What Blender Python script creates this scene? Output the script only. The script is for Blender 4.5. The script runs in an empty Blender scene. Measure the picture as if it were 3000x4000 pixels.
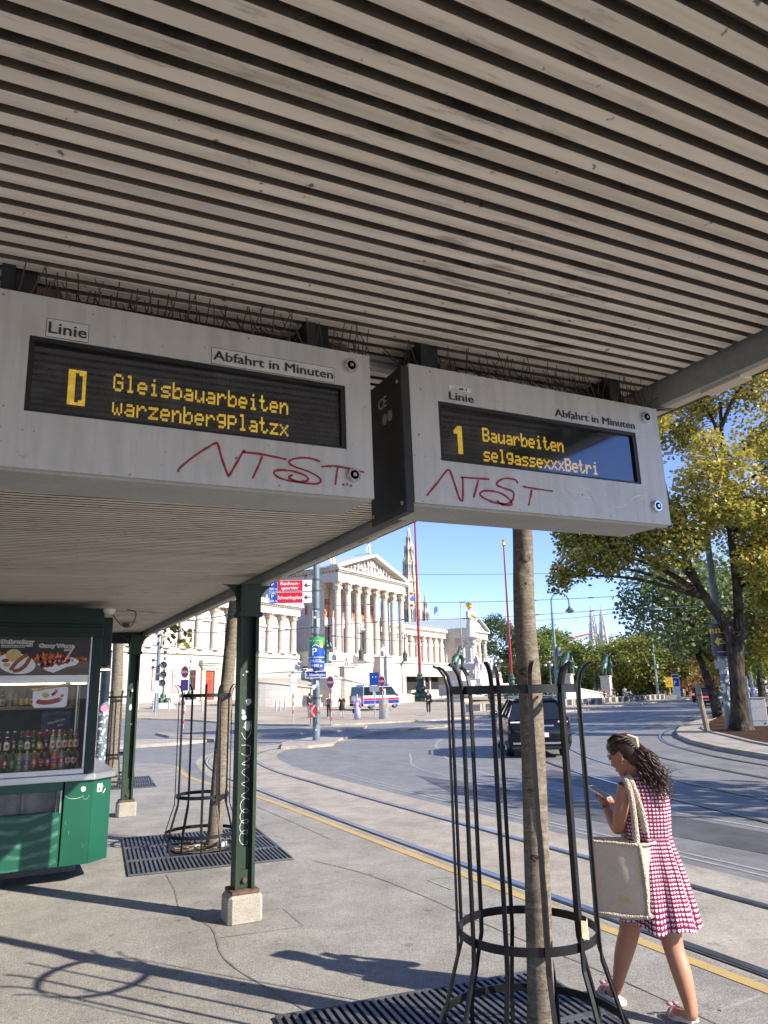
import bpy, bmesh, math, random
from mathutils import Vector, Matrix
from math import sin, cos, pi, radians as rad, sqrt, atan2
S = bpy.context.scene
COL = S.collection
rnd = random.Random(7)

# ---------------------------------------------------------------- camera, sky, sun, exposure
HC = 1.9
AZ, PIT, ROL = rad(27.069), rad(13.7), rad(1.29)
_F0 = Vector((sin(AZ), cos(AZ), 0)); _R0 = Vector((cos(AZ), -sin(AZ), 0)); _U0 = Vector((0, 0, 1))
_F = _F0*cos(PIT) + _U0*sin(PIT); _U = _U0*cos(PIT) - _F0*sin(PIT)
_r = _R0*cos(ROL) - _U*sin(ROL); _u = _U*cos(ROL) + _R0*sin(ROL)
cd = bpy.data.cameras.new('camera'); cam = bpy.data.objects.new('camera', cd); COL.objects.link(cam)
cd.sensor_fit = 'VERTICAL'; cd.sensor_height = 36; cd.sensor_width = 27; cd.lens = 36*2863/4000
cd.clip_start = .05; cd.clip_end = 4000
cam.matrix_world = Matrix(((_r.x, _u.x, -_F.x, 0), (_r.y, _u.y, -_F.y, 0), (_r.z, _u.z, -_F.z, HC), (0, 0, 0, 1)))
S.camera = cam
SUN_AZ, SUN_EL = rad(143.5), rad(31)
w = bpy.data.worlds.new('World'); S.world = w; w.use_nodes = True
nt = w.node_tree; bg = nt.nodes['Background']
sky = nt.nodes.new('ShaderNodeTexSky'); sky.sky_type = 'NISHITA'; sky.sun_disc = False
sky.sun_elevation = SUN_EL; sky.sun_rotation = SUN_AZ; sky.altitude = 1500; sky.air_density = 1.0; sky.dust_density = 0; sky.ozone_density = 4.0
tint = nt.nodes.new('ShaderNodeMixRGB'); tint.blend_type = 'MULTIPLY'; tint.inputs[0].default_value = 1; tint.inputs[2].default_value = (.95, .885, 1.07, 1)
nt.links.new(sky.outputs[0], tint.inputs[1]); nt.links.new(tint.outputs[0], bg.inputs[0]); bg.inputs[1].default_value = .115
sl = bpy.data.lights.new('sun', 'SUN'); sl.energy = 4.2; sl.angle = rad(.53); sl.color = (1, .93, .82)
so = bpy.data.objects.new('sun', sl); COL.objects.link(so); so.location = (30, -40, 40)
_sd = Vector((sin(SUN_AZ)*cos(SUN_EL), cos(SUN_AZ)*cos(SUN_EL), sin(SUN_EL)))
so.rotation_euler = _sd.to_track_quat('Z', 'Y').to_euler()
S.view_settings.view_transform = 'Standard'; S.view_settings.look = 'None'; S.view_settings.exposure = 1.28; S.view_settings.gamma = 1
S.cycles.max_bounces = 7; S.cycles.diffuse_bounces = 4; S.cycles.glossy_bounces = 3; S.cycles.transparent_max_bounces = 12
S.cycles.sample_clamp_indirect = 6

# ---------------------------------------------------------------- materials
MATS = {}
class NG:
    def __init__(s, name):
        s.m = bpy.data.materials.new(name); s.m.use_nodes = True; s.t = s.m.node_tree
        s.b = s.t.nodes['Principled BSDF']; s.out = s.t.nodes['Material Output']; MATS[name] = s.m
    def n(s, ty, **kw):
        nd = s.t.nodes.new('ShaderNode' + ty)
        for k, v in kw.items():
            if k[0] == 'i' and k[1:].isdigit(): nd.inputs[int(k[1:])].default_value = v
            else: setattr(nd, k, v)
        return nd
    def l(s, a, b):
        s.t.links.new(a, b); return b
    def co(s, scale=(1, 1, 1), kind='Object', rot=(0, 0, 0)):
        c = s.n('TexCoord'); mp = s.n('Mapping'); mp.inputs['Scale'].default_value = scale; mp.inputs['Rotation'].default_value = rot
        s.l(c.outputs[kind], mp.inputs[0]); return mp.outputs[0]
    def noise(s, vec, sc, det=4, rough=.55, dist=0):
        nd = s.n('TexNoise'); nd.inputs['Scale'].default_value = sc; nd.inputs['Detail'].default_value = det
        nd.inputs['Roughness'].default_value = rough; nd.inputs['Distortion'].default_value = dist
        s.l(vec, nd.inputs['Vector']); return nd.outputs['Fac']
    def ramp(s, fac, a, b, lo=.35, hi=.65):
        r = s.n('ValToRGB'); e = r.color_ramp.elements; e[0].position = lo; e[1].position = hi
        e[0].color = (*a, 1) if not isinstance(a, (int, float)) else (a, a, a, 1)
        e[1].color = (*b, 1) if not isinstance(b, (int, float)) else (b, b, b, 1)
        s.l(fac, r.inputs[0]); return r.outputs[0]
    def mix(s, fac, a, b, mode='MIX'):
        m = s.n('MixRGB', blend_type=mode)
        for inp, v in ((0, fac), (1, a), (2, b)):
            if hasattr(v, 'is_output'): s.l(v, m.inputs[inp])
            elif isinstance(v, (int, float)): m.inputs[inp].default_value = v if inp == 0 else (v, v, v, 1)
            else: m.inputs[inp].default_value = (*v, 1)
        return m.outputs[0]
    def math(s, op, a, b=None):
        m = s.n('Math', operation=op)
        for i, v in ((0, a), (1, b)):
            if v is None: continue
            if hasattr(v, 'is_output'): s.l(v, m.inputs[i])
            else: m.inputs[i].default_value = v
        return m.outputs[0]
    def bump(s, h, st=.3, d=.01):
        b = s.n('Bump'); b.inputs['Strength'].default_value = st; b.inputs['Distance'].default_value = d
        s.l(h, b.inputs['Height']); s.l(b.outputs[0], s.b.inputs['Normal'])
    def base(s, c):
        if hasattr(c, 'is_output'): s.l(c, s.b.inputs['Base Color'])
        else: s.b.inputs['Base Color'].default_value = (*c, 1)
    def set(s, **kw):
        for k, v in kw.items():
            i = s.b.inputs[{'rough': 'Roughness', 'metal': 'Metallic', 'spec': 'Specular IOR Level', 'coat': 'Coat Weight', 'emit': 'Emission Strength', 'trans': 'Transmission Weight', 'sheen': 'Sheen Weight'}[k]]
            if hasattr(v, 'is_output'): s.l(v, i)
            else: i.default_value = v
        return s

def mat(name, c, c2=None, rough=.6, metal=0, ns=6, lo=.35, hi=.65, bump=0, bs=60, bd=.004, spec=.4, coat=0, stretch=(1, 1, 1), det=5, fine=0):
    g = NG(name); v = g.co(stretch)
    if c2 is None: c2 = tuple(x*.8 for x in c)
    col = g.ramp(g.noise(v, ns, det), c, c2, lo, hi)
    if fine: col = g.mix(fine, col, g.ramp(g.noise(v, ns*14, 2), tuple(x*.45 for x in c), tuple(min(1, x*1.3) for x in c)))
    g.base(col); g.set(rough=rough, metal=metal, spec=spec, coat=coat)
    if bump: g.bump(g.noise(v, bs, 3), bump, bd)
    return g.m

def emit(name, c, st):
    g = NG(name); g.base(c); g.b.inputs['Emission Color'].default_value = (*c, 1); g.set(emit=st, rough=.5); return g.m

# ---------------------------------------------------------------- mesh builder
class MB:
    def __init__(s): s.v = []; s.f = []; s.mi = []; s.m = 0; s.uv = None
    def add(s, vs, fs):
        o = len(s.v); s.v += [tuple(p) for p in vs]
        for f in fs: s.f.append(tuple(i+o for i in f)); s.mi.append(s.m)
        return o
    def box(s, c, d, rz=0, taper=1):
        x, y, z = d[0]/2, d[1]/2, d[2]/2; t = taper
        ps = [(-x, -y, -z), (x, -y, -z), (x, y, -z), (-x, y, -z), (-x*t, -y*t, z), (x*t, -y*t, z), (x*t, y*t, z), (-x*t, y*t, z)]
        cs, sn = cos(rz), sin(rz)
        s.add([(c[0]+p[0]*cs-p[1]*sn, c[1]+p[0]*sn+p[1]*cs, c[2]+p[2]) for p in ps],
              [(0, 3, 2, 1), (4, 5, 6, 7), (0, 1, 5, 4), (1, 2, 6, 5), (2, 3, 7, 6), (3, 0, 4, 7)]); return s
    def bb(s, x0, x1, y0, y1, z0, z1): return s.box(((x0+x1)/2, (y0+y1)/2, (z0+z1)/2), (abs(x1-x0), abs(y1-y0), abs(z1-z0)))
    def frame(s, t):
        t = Vector(t).normalized(); a = Vector((0, 0, 1)) if abs(t.z) < .95 else Vector((1, 0, 0))
        x = t.cross(a).normalized(); return x, x.cross(t).normalized()
    def tube(s, pts, r, n=8, cap=True, flat=None):
        """round (or flat=(w,h) rectangular) tube along a path; r may be a list"""
        P = [Vector(p) for p in pts]; N = len(P); R = r if isinstance(r, (list, tuple)) else [r]*N
        rings = []; px = None
        for i, p in enumerate(P):
            t = (P[min(i+1, N-1)] - P[max(i-1, 0)])
            if t.length < 1e-9: t = Vector((0, 0, 1))
            t.normalize()
            if px is None: x, y = s.frame(t)
            else:
                x = (px - t*px.dot(t))
                if x.length < 1e-6: x, y = s.frame(t)
                x.normalize(); y = x.cross(t).normalized()
            px = x
            if flat:
                k = R[i] if r is not None else 1
                q = [(-1, -1), (1, -1), (1, 1), (-1, 1)]; rings.append([p + x*(a*flat[0]/2*k) + y*(b*flat[1]/2*k) for a, b in q])
            else: rings.append([p + x*(cos(2*pi*k/n)*R[i]) + y*(sin(2*pi*k/n)*R[i]) for k in range(n)])
        s.loft(rings, cap); return s
    def cyl(s, a, b, r0, r1=None, n=12, cap=True): return s.tube([a, b], [r0, r0 if r1 is None else r1], n, cap)
    def loft(s, rings, cap=True, close=False):
        n = len(rings[0]); vs = [p for r in rings for p in r]; fs = []
        for i in range(len(rings)-1):
            for k in range(n):
                j = (k+1) % n
                fs.append((i*n+k, i*n+j, (i+1)*n+j, (i+1)*n+k))
        if cap: fs.append(tuple(range(n-1, -1, -1))); fs.append(tuple(range((len(rings)-1)*n, len(rings)*n)))
        s.add(vs, fs); return s
    def lathe(s, prof, c=(0, 0, 0), n=16, cap=True, sx=1, sy=1):
        s.loft([[(c[0]+r*sx*cos(2*pi*k/n), c[1]+r*sy*sin(2*pi*k/n), c[2]+z) for k in range(n)] for r, z in prof], cap); return s
    def ell(s, c, r, n=12, m=8, M=None):
        """ellipsoid"""
        if isinstance(r, (int, float)): r = (r, r, r)
        rings = []
        for i in range(m+1):
            a = -pi/2 + pi*i/m; cr = max(cos(a), .02); ring = []
            for k in range(n):
                p = Vector((r[0]*cr*cos(2*pi*k/n), r[1]*cr*sin(2*pi*k/n), r[2]*sin(a)))
                if M: p = M @ p
                ring.append(Vector(c)+p)
            rings.append(ring)
        s.loft(rings, True); return s
    def prism(s, poly, o, ax, ay, d):
        """polygon in the (ax, ay) frame at o, extruded by vector d"""
        o = Vector(o); ax = Vector(ax); ay = Vector(ay); d = Vector(d); n = len(poly)
        a = [o + ax*p[0] + ay*p[1] for p in poly]; b = [p + d for p in a]
        fs = [tuple(range(n-1, -1, -1)), tuple(range(n, 2*n))] + [(k, (k+1) % n, n+(k+1) % n, n+k) for k in range(n)]
        s.add(a+b, fs); return s
    def quad(s, a, b, c, d): s.add([a, b, c, d], [(0, 1, 2, 3)]); return s
    def strip(s, L, R):
        """ribbon between two polylines"""
        n = len(L); s.add(list(L)+list(R), [(i, i+1, n+i+1, n+i) for i in range(n-1)]); return s
    def mesh(s, name, mats):
        me = bpy.data.meshes.new(name); me.from_pydata(s.v, [], s.f); me.update()
        ms = mats if isinstance(mats, (list, tuple)) else [mats]
        for m in ms: me.materials.append(MATS[m] if isinstance(m, str) else m)
        if len(ms) > 1: me.polygons.foreach_set('material_index', s.mi)
        return me

W = {}
def root(name, label, cat, loc=(0, 0, 0), rz=0, group=None, rot=None):
    o = bpy.data.objects.new(name, None); COL.objects.link(o); o.empty_display_size = .2
    o.location = loc; o.rotation_euler = rot if rot else (0, 0, rz)
    W[o] = Matrix.LocRotScale(Vector(loc), o.rotation_euler, None); tag(o, label, cat, group); return o
def tag(o, label=None, cat=None, group=None, kind=None):
    if label: o['label'] = label
    if cat: o['category'] = cat
    if group: o['group'] = group
    if kind: o['kind'] = kind
    return o
def put(name, me, parent=None, world=False, label=None, M=None):
    o = bpy.data.objects.new(name, me); COL.objects.link(o)
    if M is not None: o.matrix_world = M
    if parent:
        o.parent = parent; Wp = W.get(parent, Matrix.Identity(4))
        if world: o.matrix_parent_inverse = Wp.inverted(); W[o] = Matrix.Identity(4)
        else: W[o] = Wp
    else: W[o] = Matrix.Identity(4)
    if label: o['label'] = label
    return o
def part(name, mb, mats, parent=None, smooth=None, bev=0, world=False, label=None, seg=1, wn=False):
    me = mb.mesh(name, mats)
    if smooth is not None:
        me.polygons.foreach_set('use_smooth', [True]*len(me.polygons))
        if smooth < 179: me.set_sharp_from_angle(angle=rad(smooth))
    if bev:
        bm = bmesh.new(); bm.from_mesh(me)
        es = [e for e in bm.edges if e.is_manifold and e.calc_face_angle(0) > rad(25)]
        bmesh.ops.bevel(bm, geom=es, offset=bev, segments=seg, affect='EDGES', clamp_overlap=True); bm.to_mesh(me); bm.free()
    return put(name, me, parent, world, label)
def struct(name, mb, mats, **k): return tag(part(name, mb, mats, **k), kind='structure')
def dup(o, parent=None, loc=None, rz=None, label=None, group=None):
    c = o.copy(); COL.objects.link(c)
    if parent: c.parent = parent
    if loc is not None: c.location = loc
    if rz is not None: c.rotation_euler = (0, 0, rz)
    if label: c['label'] = label
    if group: c['group'] = group
    for ch in list(KIDS.get(o, ())): dup(ch, c)
    return c
KIDS = {}
def index_kids():
    KIDS.clear()
    for o in S.objects:
        if o.parent: KIDS.setdefault(o.parent, []).append(o)

_TC = {}
def text(s, o, right, up, size, m, parent=None, name='lettering', width=None, bold=0, ext=.0008, world=False, align='LEFT', italic=0):
    """lettering as a thin mesh: origin o (baseline), axes right / up"""
    key = (s, italic)
    if key not in _TC:
        cu = bpy.data.curves.new('t', 'FONT'); cu.body = s; cu.size = 1; cu.extrude = .004; cu.resolution_u = 2; cu.shear = italic
        ob = bpy.data.objects.new('t', cu); COL.objects.link(ob); dg = bpy.context.evaluated_depsgraph_get()
        me = bpy.data.meshes.new_from_object(ob.evaluated_get(dg)); bpy.data.objects.remove(ob)
        _TC[key] = [tuple(v.co) for v in me.vertices], [tuple(p.vertices) for p in me.polygons]
    vs, fs = _TC[key]; x0 = min(v[0] for v in vs); x1 = max(v[0] for v in vs)
    k = size; kx = size if width is None else width/(x1-x0)
    off = {'LEFT': -x0, 'CENTER': -(x0+x1)/2, 'RIGHT': -x1}[align]
    R, U_ = Vector(right).normalized(), Vector(up).normalized(); Nn = R.cross(U_); o = Vector(o)
    b = MB(); sh = [(0, 0)] if bold < .004 else [(-bold, 0), (0, 0), (bold, 0)] if bold < .05 else [(bold*cos(q), bold*sin(q)) for q in [pi*j/5 for j in range(10)]]
    for j, (dx, dy) in enumerate(sh): b.add([o + R*((v[0]+off+dx)*kx) + U_*((v[1]+dy)*k) + Nn*(v[2]/.004*ext + ext + j*ext*.06) for v in vs], fs)
    return b if parent is None else part(name, b, m, parent, world=world)
def ribbon(b, pts, wd, o, right, up, lift=.001):
    """hand-drawn stroke: flat ribbon in the (right, up) plane, smoothed"""
    P = [Vector((p[0], p[1])) for p in pts]; Q = []
    for i in range(len(P)-1):
        p0, p1, p2, p3 = P[max(i-1, 0)], P[i], P[i+1], P[min(i+2, len(P)-1)]
        for k in range(4):
            t = k/4; Q.append(.5*((2*p1)+(p2-p0)*t+(2*p0-5*p1+4*p2-p3)*t*t+(3*p1-p0-3*p2+p3)*t**3))
    Q.append(P[-1]); R, U_ = Vector(right), Vector(up); Nn = R.cross(U_).normalized(); o = Vector(o); L = []; Rr = []
    for i, p in enumerate(Q):
        t = Q[min(i+1, len(Q)-1)] - Q[max(i-1, 0)]
        if t.length < 1e-9: t = Vector((1, 0))
        t.normalize(); n = Vector((-t.y, t.x))*wd/2*rnd.uniform(.75, 1.2)
        for A, q in ((L, p+n), (Rr, p-n)): A.append(o + R*q.x + U_*q.y + Nn*lift)
    b.strip(Rr, L)
# ---------------------------------------------------------------- materials of the place
def asphalt(name, a, b, rough, spec, speck=.5, patch=.06, crack=0):
    g = NG(name); v = g.co()
    c = g.ramp(g.noise(v, .35, 6, .6), a, b, .3, .7)
    c = g.mix(.55, c, g.ramp(g.noise(v, 2.3, 5, .65, .4), tuple(x*.85 for x in a), tuple(x*1.06 for x in b), .35, .62))
    fine = g.noise(v, 95, 3, .8)
    c = g.mix(speck, c, g.mix(1, c, g.ramp(fine, .25, 2.0, .3, .72), 'MULTIPLY'))
    c = g.mix(1, c, g.ramp(g.noise(v, 24, 4, .75), .84, 1.12, .3, .68), 'MULTIPLY')
    spots = g.ramp(g.noise(v, 7, 2, .4), 1, .6, .68, .76)
    c = g.mix(.8, c, g.mix(1, c, spots, 'MULTIPLY'))
    if crack:
        vo = g.n('TexVoronoi', feature='DISTANCE_TO_EDGE'); vo.inputs['Scale'].default_value = .38
        wv = g.n('VectorMath', operation='ADD'); nz = g.n('TexNoise'); nz.inputs['Scale'].default_value = 1.1; nz.inputs['Detail'].default_value = 6
        g.l(v, nz.inputs[0]); g.l(v, wv.inputs[0]); g.l(nz.outputs['Color'], wv.inputs[1]); g.l(wv.outputs[0], vo.inputs[0])
        c = g.mix(1, c, g.ramp(vo.outputs['Distance'], .5, 1, .002, .009), 'MULTIPLY')
    gum = g.n('TexVoronoi'); gum.inputs['Scale'].default_value = 5.5; g.l(v, gum.inputs[0]); k = g.math('MULTIPLY', g.math('LESS_THAN', gum.outputs['Distance'], .1), g.math('GREATER_THAN', g.noise(v, 3.1, 1), .56)); c = g.mix(g.math('MULTIPLY', k, .55), c, tuple(x*.45 for x in a))
    st = g.ramp(g.noise(v, .9, 5, .65, .8), .84, 1.06, .34, .6); c = g.mix(1, c, st, 'MULTIPLY')
    g.base(c); g.set(rough=rough, spec=spec); g.bump(fine, .5, .005); return g.m
asphalt('platform_asphalt', (.225, .207, .182), (.27, .252, .222), .88, .25, .9)
asphalt('road_asphalt', (.16, .153, .146), (.205, .198, .188), .6, .4, .45)
asphalt('road_patch', (.075, .072, .07), (.1, .097, .094), .55, .4, .4)
asphalt('concrete_slab', (.28, .242, .195), (.36, .318, .262), .85, .3, .45)
asphalt('pavement', (.27, .245, .21), (.36, .33, .29), .85, .3, .4)
asphalt('kerb_stone', (.3, .26, .2), (.4, .34, .27), .8, .3, .5)
def paving(name, a, b, sc):
    g = NG(name); v = g.co((1, 1, 1), rot=(0, 0, .58)); br = g.n('TexBrick'); g.l(v, br.inputs[0]); br.inputs['Scale'].default_value = sc
    br.inputs['Color1'].default_value = (*a, 1); br.inputs['Color2'].default_value = (*b, 1); br.inputs['Mortar'].default_value = (*[x*.55 for x in a], 1)
    br.inputs['Mortar Size'].default_value = .025
    c = g.mix(.5, br.outputs[0], g.ramp(g.noise(v, .25, 6), tuple(x*.7 for x in a), tuple(min(1, x*1.15) for x in b), .3, .7)); g.base(c); g.set(rough=.85, spec=.25); return g.m
paving('plaza_setts', (.33, .285, .22), (.43, .37, .29), 1.3)
mat('yellow_paint', (.52, .35, .11), (.34, .26, .15), .7, ns=9, fine=.5, lo=.3, hi=.7)
mat('worn_white_paint', (.36, .35, .33), (.17, .165, .16), .75, ns=7, fine=.6, lo=.3, hi=.6)
mat('lime_spray', (.32, .5, .08), (.24, .24, .16), .8, ns=14)
mat('rail_steel', (.62, .63, .66), (.45, .44, .43), .28, 1, ns=3)
mat('rail_groove', (.03, .028, .025), (.07, .06, .05), .8, ns=8)
mat('crack_tar', (.1, .092, .08), (.2, .185, .16), .85, ns=6, lo=.35, hi=.55)
g = NG('bark_mulch'); v = g.co((1, 1, 1)); vo = g.n('TexVoronoi'); vo.inputs['Scale'].default_value = 22; g.l(v, vo.inputs[0])
g.base(g.mix(.6, g.ramp(vo.outputs['Distance'], (.11, .058, .036), (.032, .018, .012), .05, .5), g.ramp(g.noise(v, 6), (.13, .07, .045), (.04, .022, .015)))); g.set(rough=.95, spec=.1); g.bump(vo.outputs['Distance'], .9, .05)

# ---------------------------------------------------------------- ground
PA = rad(57); PU = Vector((sin(PA), cos(PA), 0)); PN = Vector((cos(PA), -sin(PA), 0)); PO = Vector((50.52, 117.61, 0))
def zg(x, y):
    q = (x-PO.x)*PN.x + (y-PO.y)*PN.y
    return max(0, min(1, (40-q)/40))*1.1
def onp(u, n, z=0): return PO + PU*u + PN*n + Vector((0, 0, z))
xs = [-2500, -700, -250, -110] + list(range(-60, 201, 6)) + [260, 420, 900, 2600]
ys = [-1500, -400, -120] + list(range(-40, 201, 6)) + [260, 420, 900, 3000]
b = MB(); nx = len(xs)
b.add([(x, y, zg(x, y)) for y in ys for x in xs], [(j*nx+i, j*nx+i+1, (j+1)*nx+i+1, (j+1)*nx+i) for j in range(len(ys)-1) for i in range(nx-1)])
struct('road', b, 'road_asphalt', smooth=180)

def slab(name, poly, z0, z1, m, **k):
    b = MB(); b.prism(poly, (0, 0, z0), (1, 0, 0), (0, 1, 0), (0, 0, z1-z0)); return struct(name, b, m, **k)
def smooth_line(P, k=5):
    P = [Vector(p) for p in P]; Q = []
    for i in range(len(P)-1):
        p0, p1, p2, p3 = P[max(i-1, 0)], P[i], P[i+1], P[min(i+2, len(P)-1)]
        for j in range(k):
            t = j/k; Q.append(.5*((2*p1)+(p2-p0)*t+(2*p0-5*p1+4*p2-p3)*t*t+(3*p1-p0-3*p2+p3)*t**3))
    return Q + [P[-1]]
def band(b, P, o0, o1, z, zf=None):
    """flat band along a polyline between offsets o0 and o1 to its left"""
    L, R = [], []
    for i, p in enumerate(P):
        t = (P[min(i+1, len(P)-1)] - P[max(i-1, 0)]).to_2d().normalized(); n = Vector((-t.y, t.x))
        for A, o in ((L, o1), (R, o0)):
            q = p.to_2d() + n*o; A.append((q.x, q.y, z + (zf(q.x, q.y) if zf else 0)))
    b.strip(R, L)
plat = [(-14, -8), (4.6, -8), (4.6, 14.6), (4.32, 16.4), (4.22, 18.2), (4.26, 19.4), (4.5, 21.2), (4.4, 22.3), (4.0, 22.9), (3.2, 23.2), (-14, 23.2)]
slab('platform', plat, -.1, .012, 'platform_asphalt')
r1 = smooth_line([(4.72, -8, 0), (4.72, 3.7, 0), (4.73, 8.7, 0), (4.74, 12, 0), (4.79, 15.4, 0), (4.9, 18.6, 0), (5.25, 21.3, 0), (5.7, 23.2, 0), (6.4, 24.9, 0), (7.6, 26.6, 0), (9.2, 28, 0), (12, 30, 0), (18, 34.2, 0), (30, 40.4, 0), (50, 50.6, 0), (90, 72, 0)])
GA = 1.36
b = MB(); band(b, r1, -2.05, .32, .004); struct('track_bed', b, 'concrete_slab')
rail, groove = MB(), MB()
for o in (0, -GA):
    band(rail, r1, o-.035, o+.035, .016); band(groove, r1, o+.036, o+.066, .0125); band(groove, r1, o-.055, o-.036, .0125)
ra = smooth_line([(13.4, 4, 0), (14.9, 9, 0), (16.02, 12.03, 0), (16.95, 14.16, 0), (18.24, 16.34, 0), (19.6, 18.3, 0), (21.5, 20.4, 0), (23.3, 22, 0), (25.4, 23.6, 0), (29.9, 26.5, 0), (36.3, 30.4, 0), (60, 44, 0), (110, 72, 0)])
band(rail, ra, -.035, .035, .016); band(groove, ra, -.085, -.036, .0125)
band(rail, ra, GA-.035, GA+.035, .016); band(groove, ra, GA+.036, GA+.085, .0125)
band(rail, ra, 3.2, 3.27, .016); band(rail, ra, 4.53, 4.6, .016)
struct('tram_rails', rail, 'rail_steel'); struct('rail_grooves', groove, 'rail_groove')
yl = smooth_line([(4.47, -6, 0), (4.47, 3.6, 0), (4.47, 9, 0), (4.45, 14, 0), (4.2, 16.3, 0), (4.1, 18.2, 0), (4.14, 19.2, 0), (4.38, 21.4, 0)])
b = MB(); band(b, yl, -.055, .055, .016); struct('yellow_safety_line', b, 'yellow_paint')
b = MB()
for P, o0, o1 in (([(7.02, -6, 0), (7.02, 5.4, 0), (7.05, 9, 0), (7.1, 13.2, 0), (7.3, 17, 0)], -.03, .03), ([(7.2, -6, 0), (7.2, 5.4, 0), (7.2, 9, 0), (7.25, 13.2, 0), (7.5, 17, 0)], -.03, .03),
                  ([(9.2, 2, 0), (9.25, 7, 0), (9.35, 10.5, 0), (9.6, 12.2, 0), (9.95, 14.5, 0), (10.9, 17.6, 0), (12.15, 20.2, 0), (14.2, 24, 0), (18, 28.5, 0), (26, 34, 0)], -.04, .04),
                  ([(11.2, 3, 0), (11.38, 9.06, 0), (11.8, 10.96, 0), (13, 15, 0)], -.035, .035),
                  ([(8.7, 12, 0), (9.4, 16.8, 0), (10.6, 19.4, 0), (11.4, 20.9, 0)], -.03, .03),
                  ([(-8, 48.5, 0), (2, 45.5, 0), (9, 41.5, 0), (13.3, 39.3, 0)], -.25, .25), ([(-8, 50.5, 0), (2, 47.3, 0), (9, 43.4, 0), (12.6, 41.5, 0)], -.12, .12)):
    band(b, smooth_line(P), o0, o1, .004)
for y in (-1.5, 3.53, 11.05): b.box((4.16, y, .0165), (.4, .022, .002), .06)
struct('lane_markings', b, 'worn_white_paint')
b = MB()
for P in ([(4.03, 7.09), (4.15, 7.1), (4.3, 7.08)], [(4.03, 7.09), (4.04, 6.67)], [(4.03, 6.66), (4.2, 6.65)], [(4.36, 6.65), (4.49, 6.64)]): ribbon(b, P, .016, (0, 0, .0165), (1, 0, 0), (0, 1, 0))
struct('spray_marks', b, 'lime_spray')
b = MB()
for P, wd in (([(3.35, 8.6), (3.6, 7.7), (3.7, 6.6), (3.72, 5.4), (3.8, 4.2), (3.78, 2.5)], .012), ([(1.75, 8.8), (1.7, 8.1), (1.6, 7.3), (1.72, 6.7), (1.62, 5.9), (1.75, 5.1), (1.9, 4.4)], .013), ([(4.02, 9.6), (4.05, 13), (3.9, 16)], .012), ([(1.62, 7.0), (2.4, 6.93)], .006), ([(2.42, 6.92), (2.4, 6.35)], .006), ([(2.4, 6.33), (1.66, 6.4)], .006)):
    ribbon(b, P, wd, (0, 0, .0145), (1, 0, 0), (0, 1, 0))
struct('asphalt_cracks', b, 'crack_tar')
b = MB(); b.prism([(7.9, 6), (9, 6.3), (9.05, 10.8), (8.6, 15.5), (7.7, 12.5)], (0, 0, .003), (1, 0, 0), (0, 1, 0), (0, 0, .001)); b.prism([(10, 10), (11, 10.2), (11.7, 14.5), (10.6, 14.3)], (0, 0, .003), (1, 0, 0), (0, 1, 0), (0, 0, .001)); struct('road_repairs', b, 'road_patch')
# traffic islands and pavements with kerbs
def island(poly, z, m='pavement', kw=.28):
    c = Vector((sum(p[0] for p in poly)/len(poly), sum(p[1] for p in poly)/len(poly)))
    slab('kerb', poly, -.05, z, 'kerb_stone')
    inn = [((Vector(p)-c)*(1-kw/max(.5, (Vector(p)-c).length)) + c) for p in poly]
    slab('pavement', [(p.x, p.y) for p in inn], z-.02, z+.004, m)
island([(8.8, 25.5), (9.7, 25.2), (10.8, 25.6), (12, 28), (14.7, 30.6), (17.8, 32.6), (20.6, 33.6), (20, 34.2), (16, 33), (12, 30.3), (9.6, 27.6)], .1)
island([(11.2, 33), (14.3, 33.9), (16.8, 35.6), (17.8, 37.4), (17, 38.6), (13.8, 38), (7, 39.5), (7, 36)], .1)
island([(-14, 30), (4.85, 30.2), (6.4, 30.6), (8.1, 31.7), (8.4, 33), (7, 33.8), (2, 34.3), (-14, 34.5)], .11)
PE = [(-70, 95), (-10, 66), (8.8, 55.6), (12.7, 48.9), (14.4, 44.2), (17.1, 40.6), (21.6, 40.9), (25.3, 41.4), (33, 43.8), (42, 47.2), (52.7, 54), (66, 61), (80, 69), (120, 92), (220, 146)]
PEs = [p.to_2d() for p in smooth_line([(x, y, 0) for x, y in PE], 3)]
b = MB(); k = MB(); rows = []
for t in (0.3, 3, 7, 12, 18, 25, 34, 45, 60, 90, 150):
    rows.append([(p.x-.2*t, p.y+.98*t, zg(p.x-.2*t, p.y+.98*t)+.1) for p in PEs])
for a, c in zip(rows, rows[1:]): b.strip(a, c)
struct('plaza', b, 'plaza_setts', smooth=180)
e0 = [(p.x, p.y, zg(p.x, p.y)-.02) for p in PEs]; e1 = [(p.x, p.y, zg(p.x, p.y)+.1) for p in PEs]
k.strip(e0, e1); k.strip(e1, [(x, y, z+.003) for x, y, z in rows[0]]); struct('plaza_kerb', k, 'kerb_stone')
# right-hand planted island
isl = [(9, -6), (13.2, 3), (15.4, 8), (17.4, 13), (18.6, 15.4), (20, 17.6), (22, 20), (23.9, 21.8), (27.5, 24.7), (31.8, 27.5), (37.2, 30.9), (60, 44.5), (110, 72.5), (130, 66), (70, 18), (40, -6)]
slab('kerb', isl, -.05, .12, 'kerb_stone')
slab('pavement', [(9.6, -6), (13.6, 3), (15.8, 7.9), (17.7, 12.9), (18.9, 15.2), (20.3, 17.4), (22.3, 19.7), (24.1, 21.4), (27.8, 24.2), (32, 27), (37.4, 30.4), (60, 44), (110, 72), (129, 66), (70, 18.4), (40, -5.8)], .1, .124, 'pavement')
mul = [(17.6, 10.5), (18.6, 13), (20.4, 15.8), (22.2, 18.1), (23.6, 20), (25.4, 21.9), (28.9, 24.6), (34.8, 28.7), (46, 35), (60, 42.5), (62, 39), (48, 31), (38, 24.5), (30, 18.6), (26, 13), (23, 9)]
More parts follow.
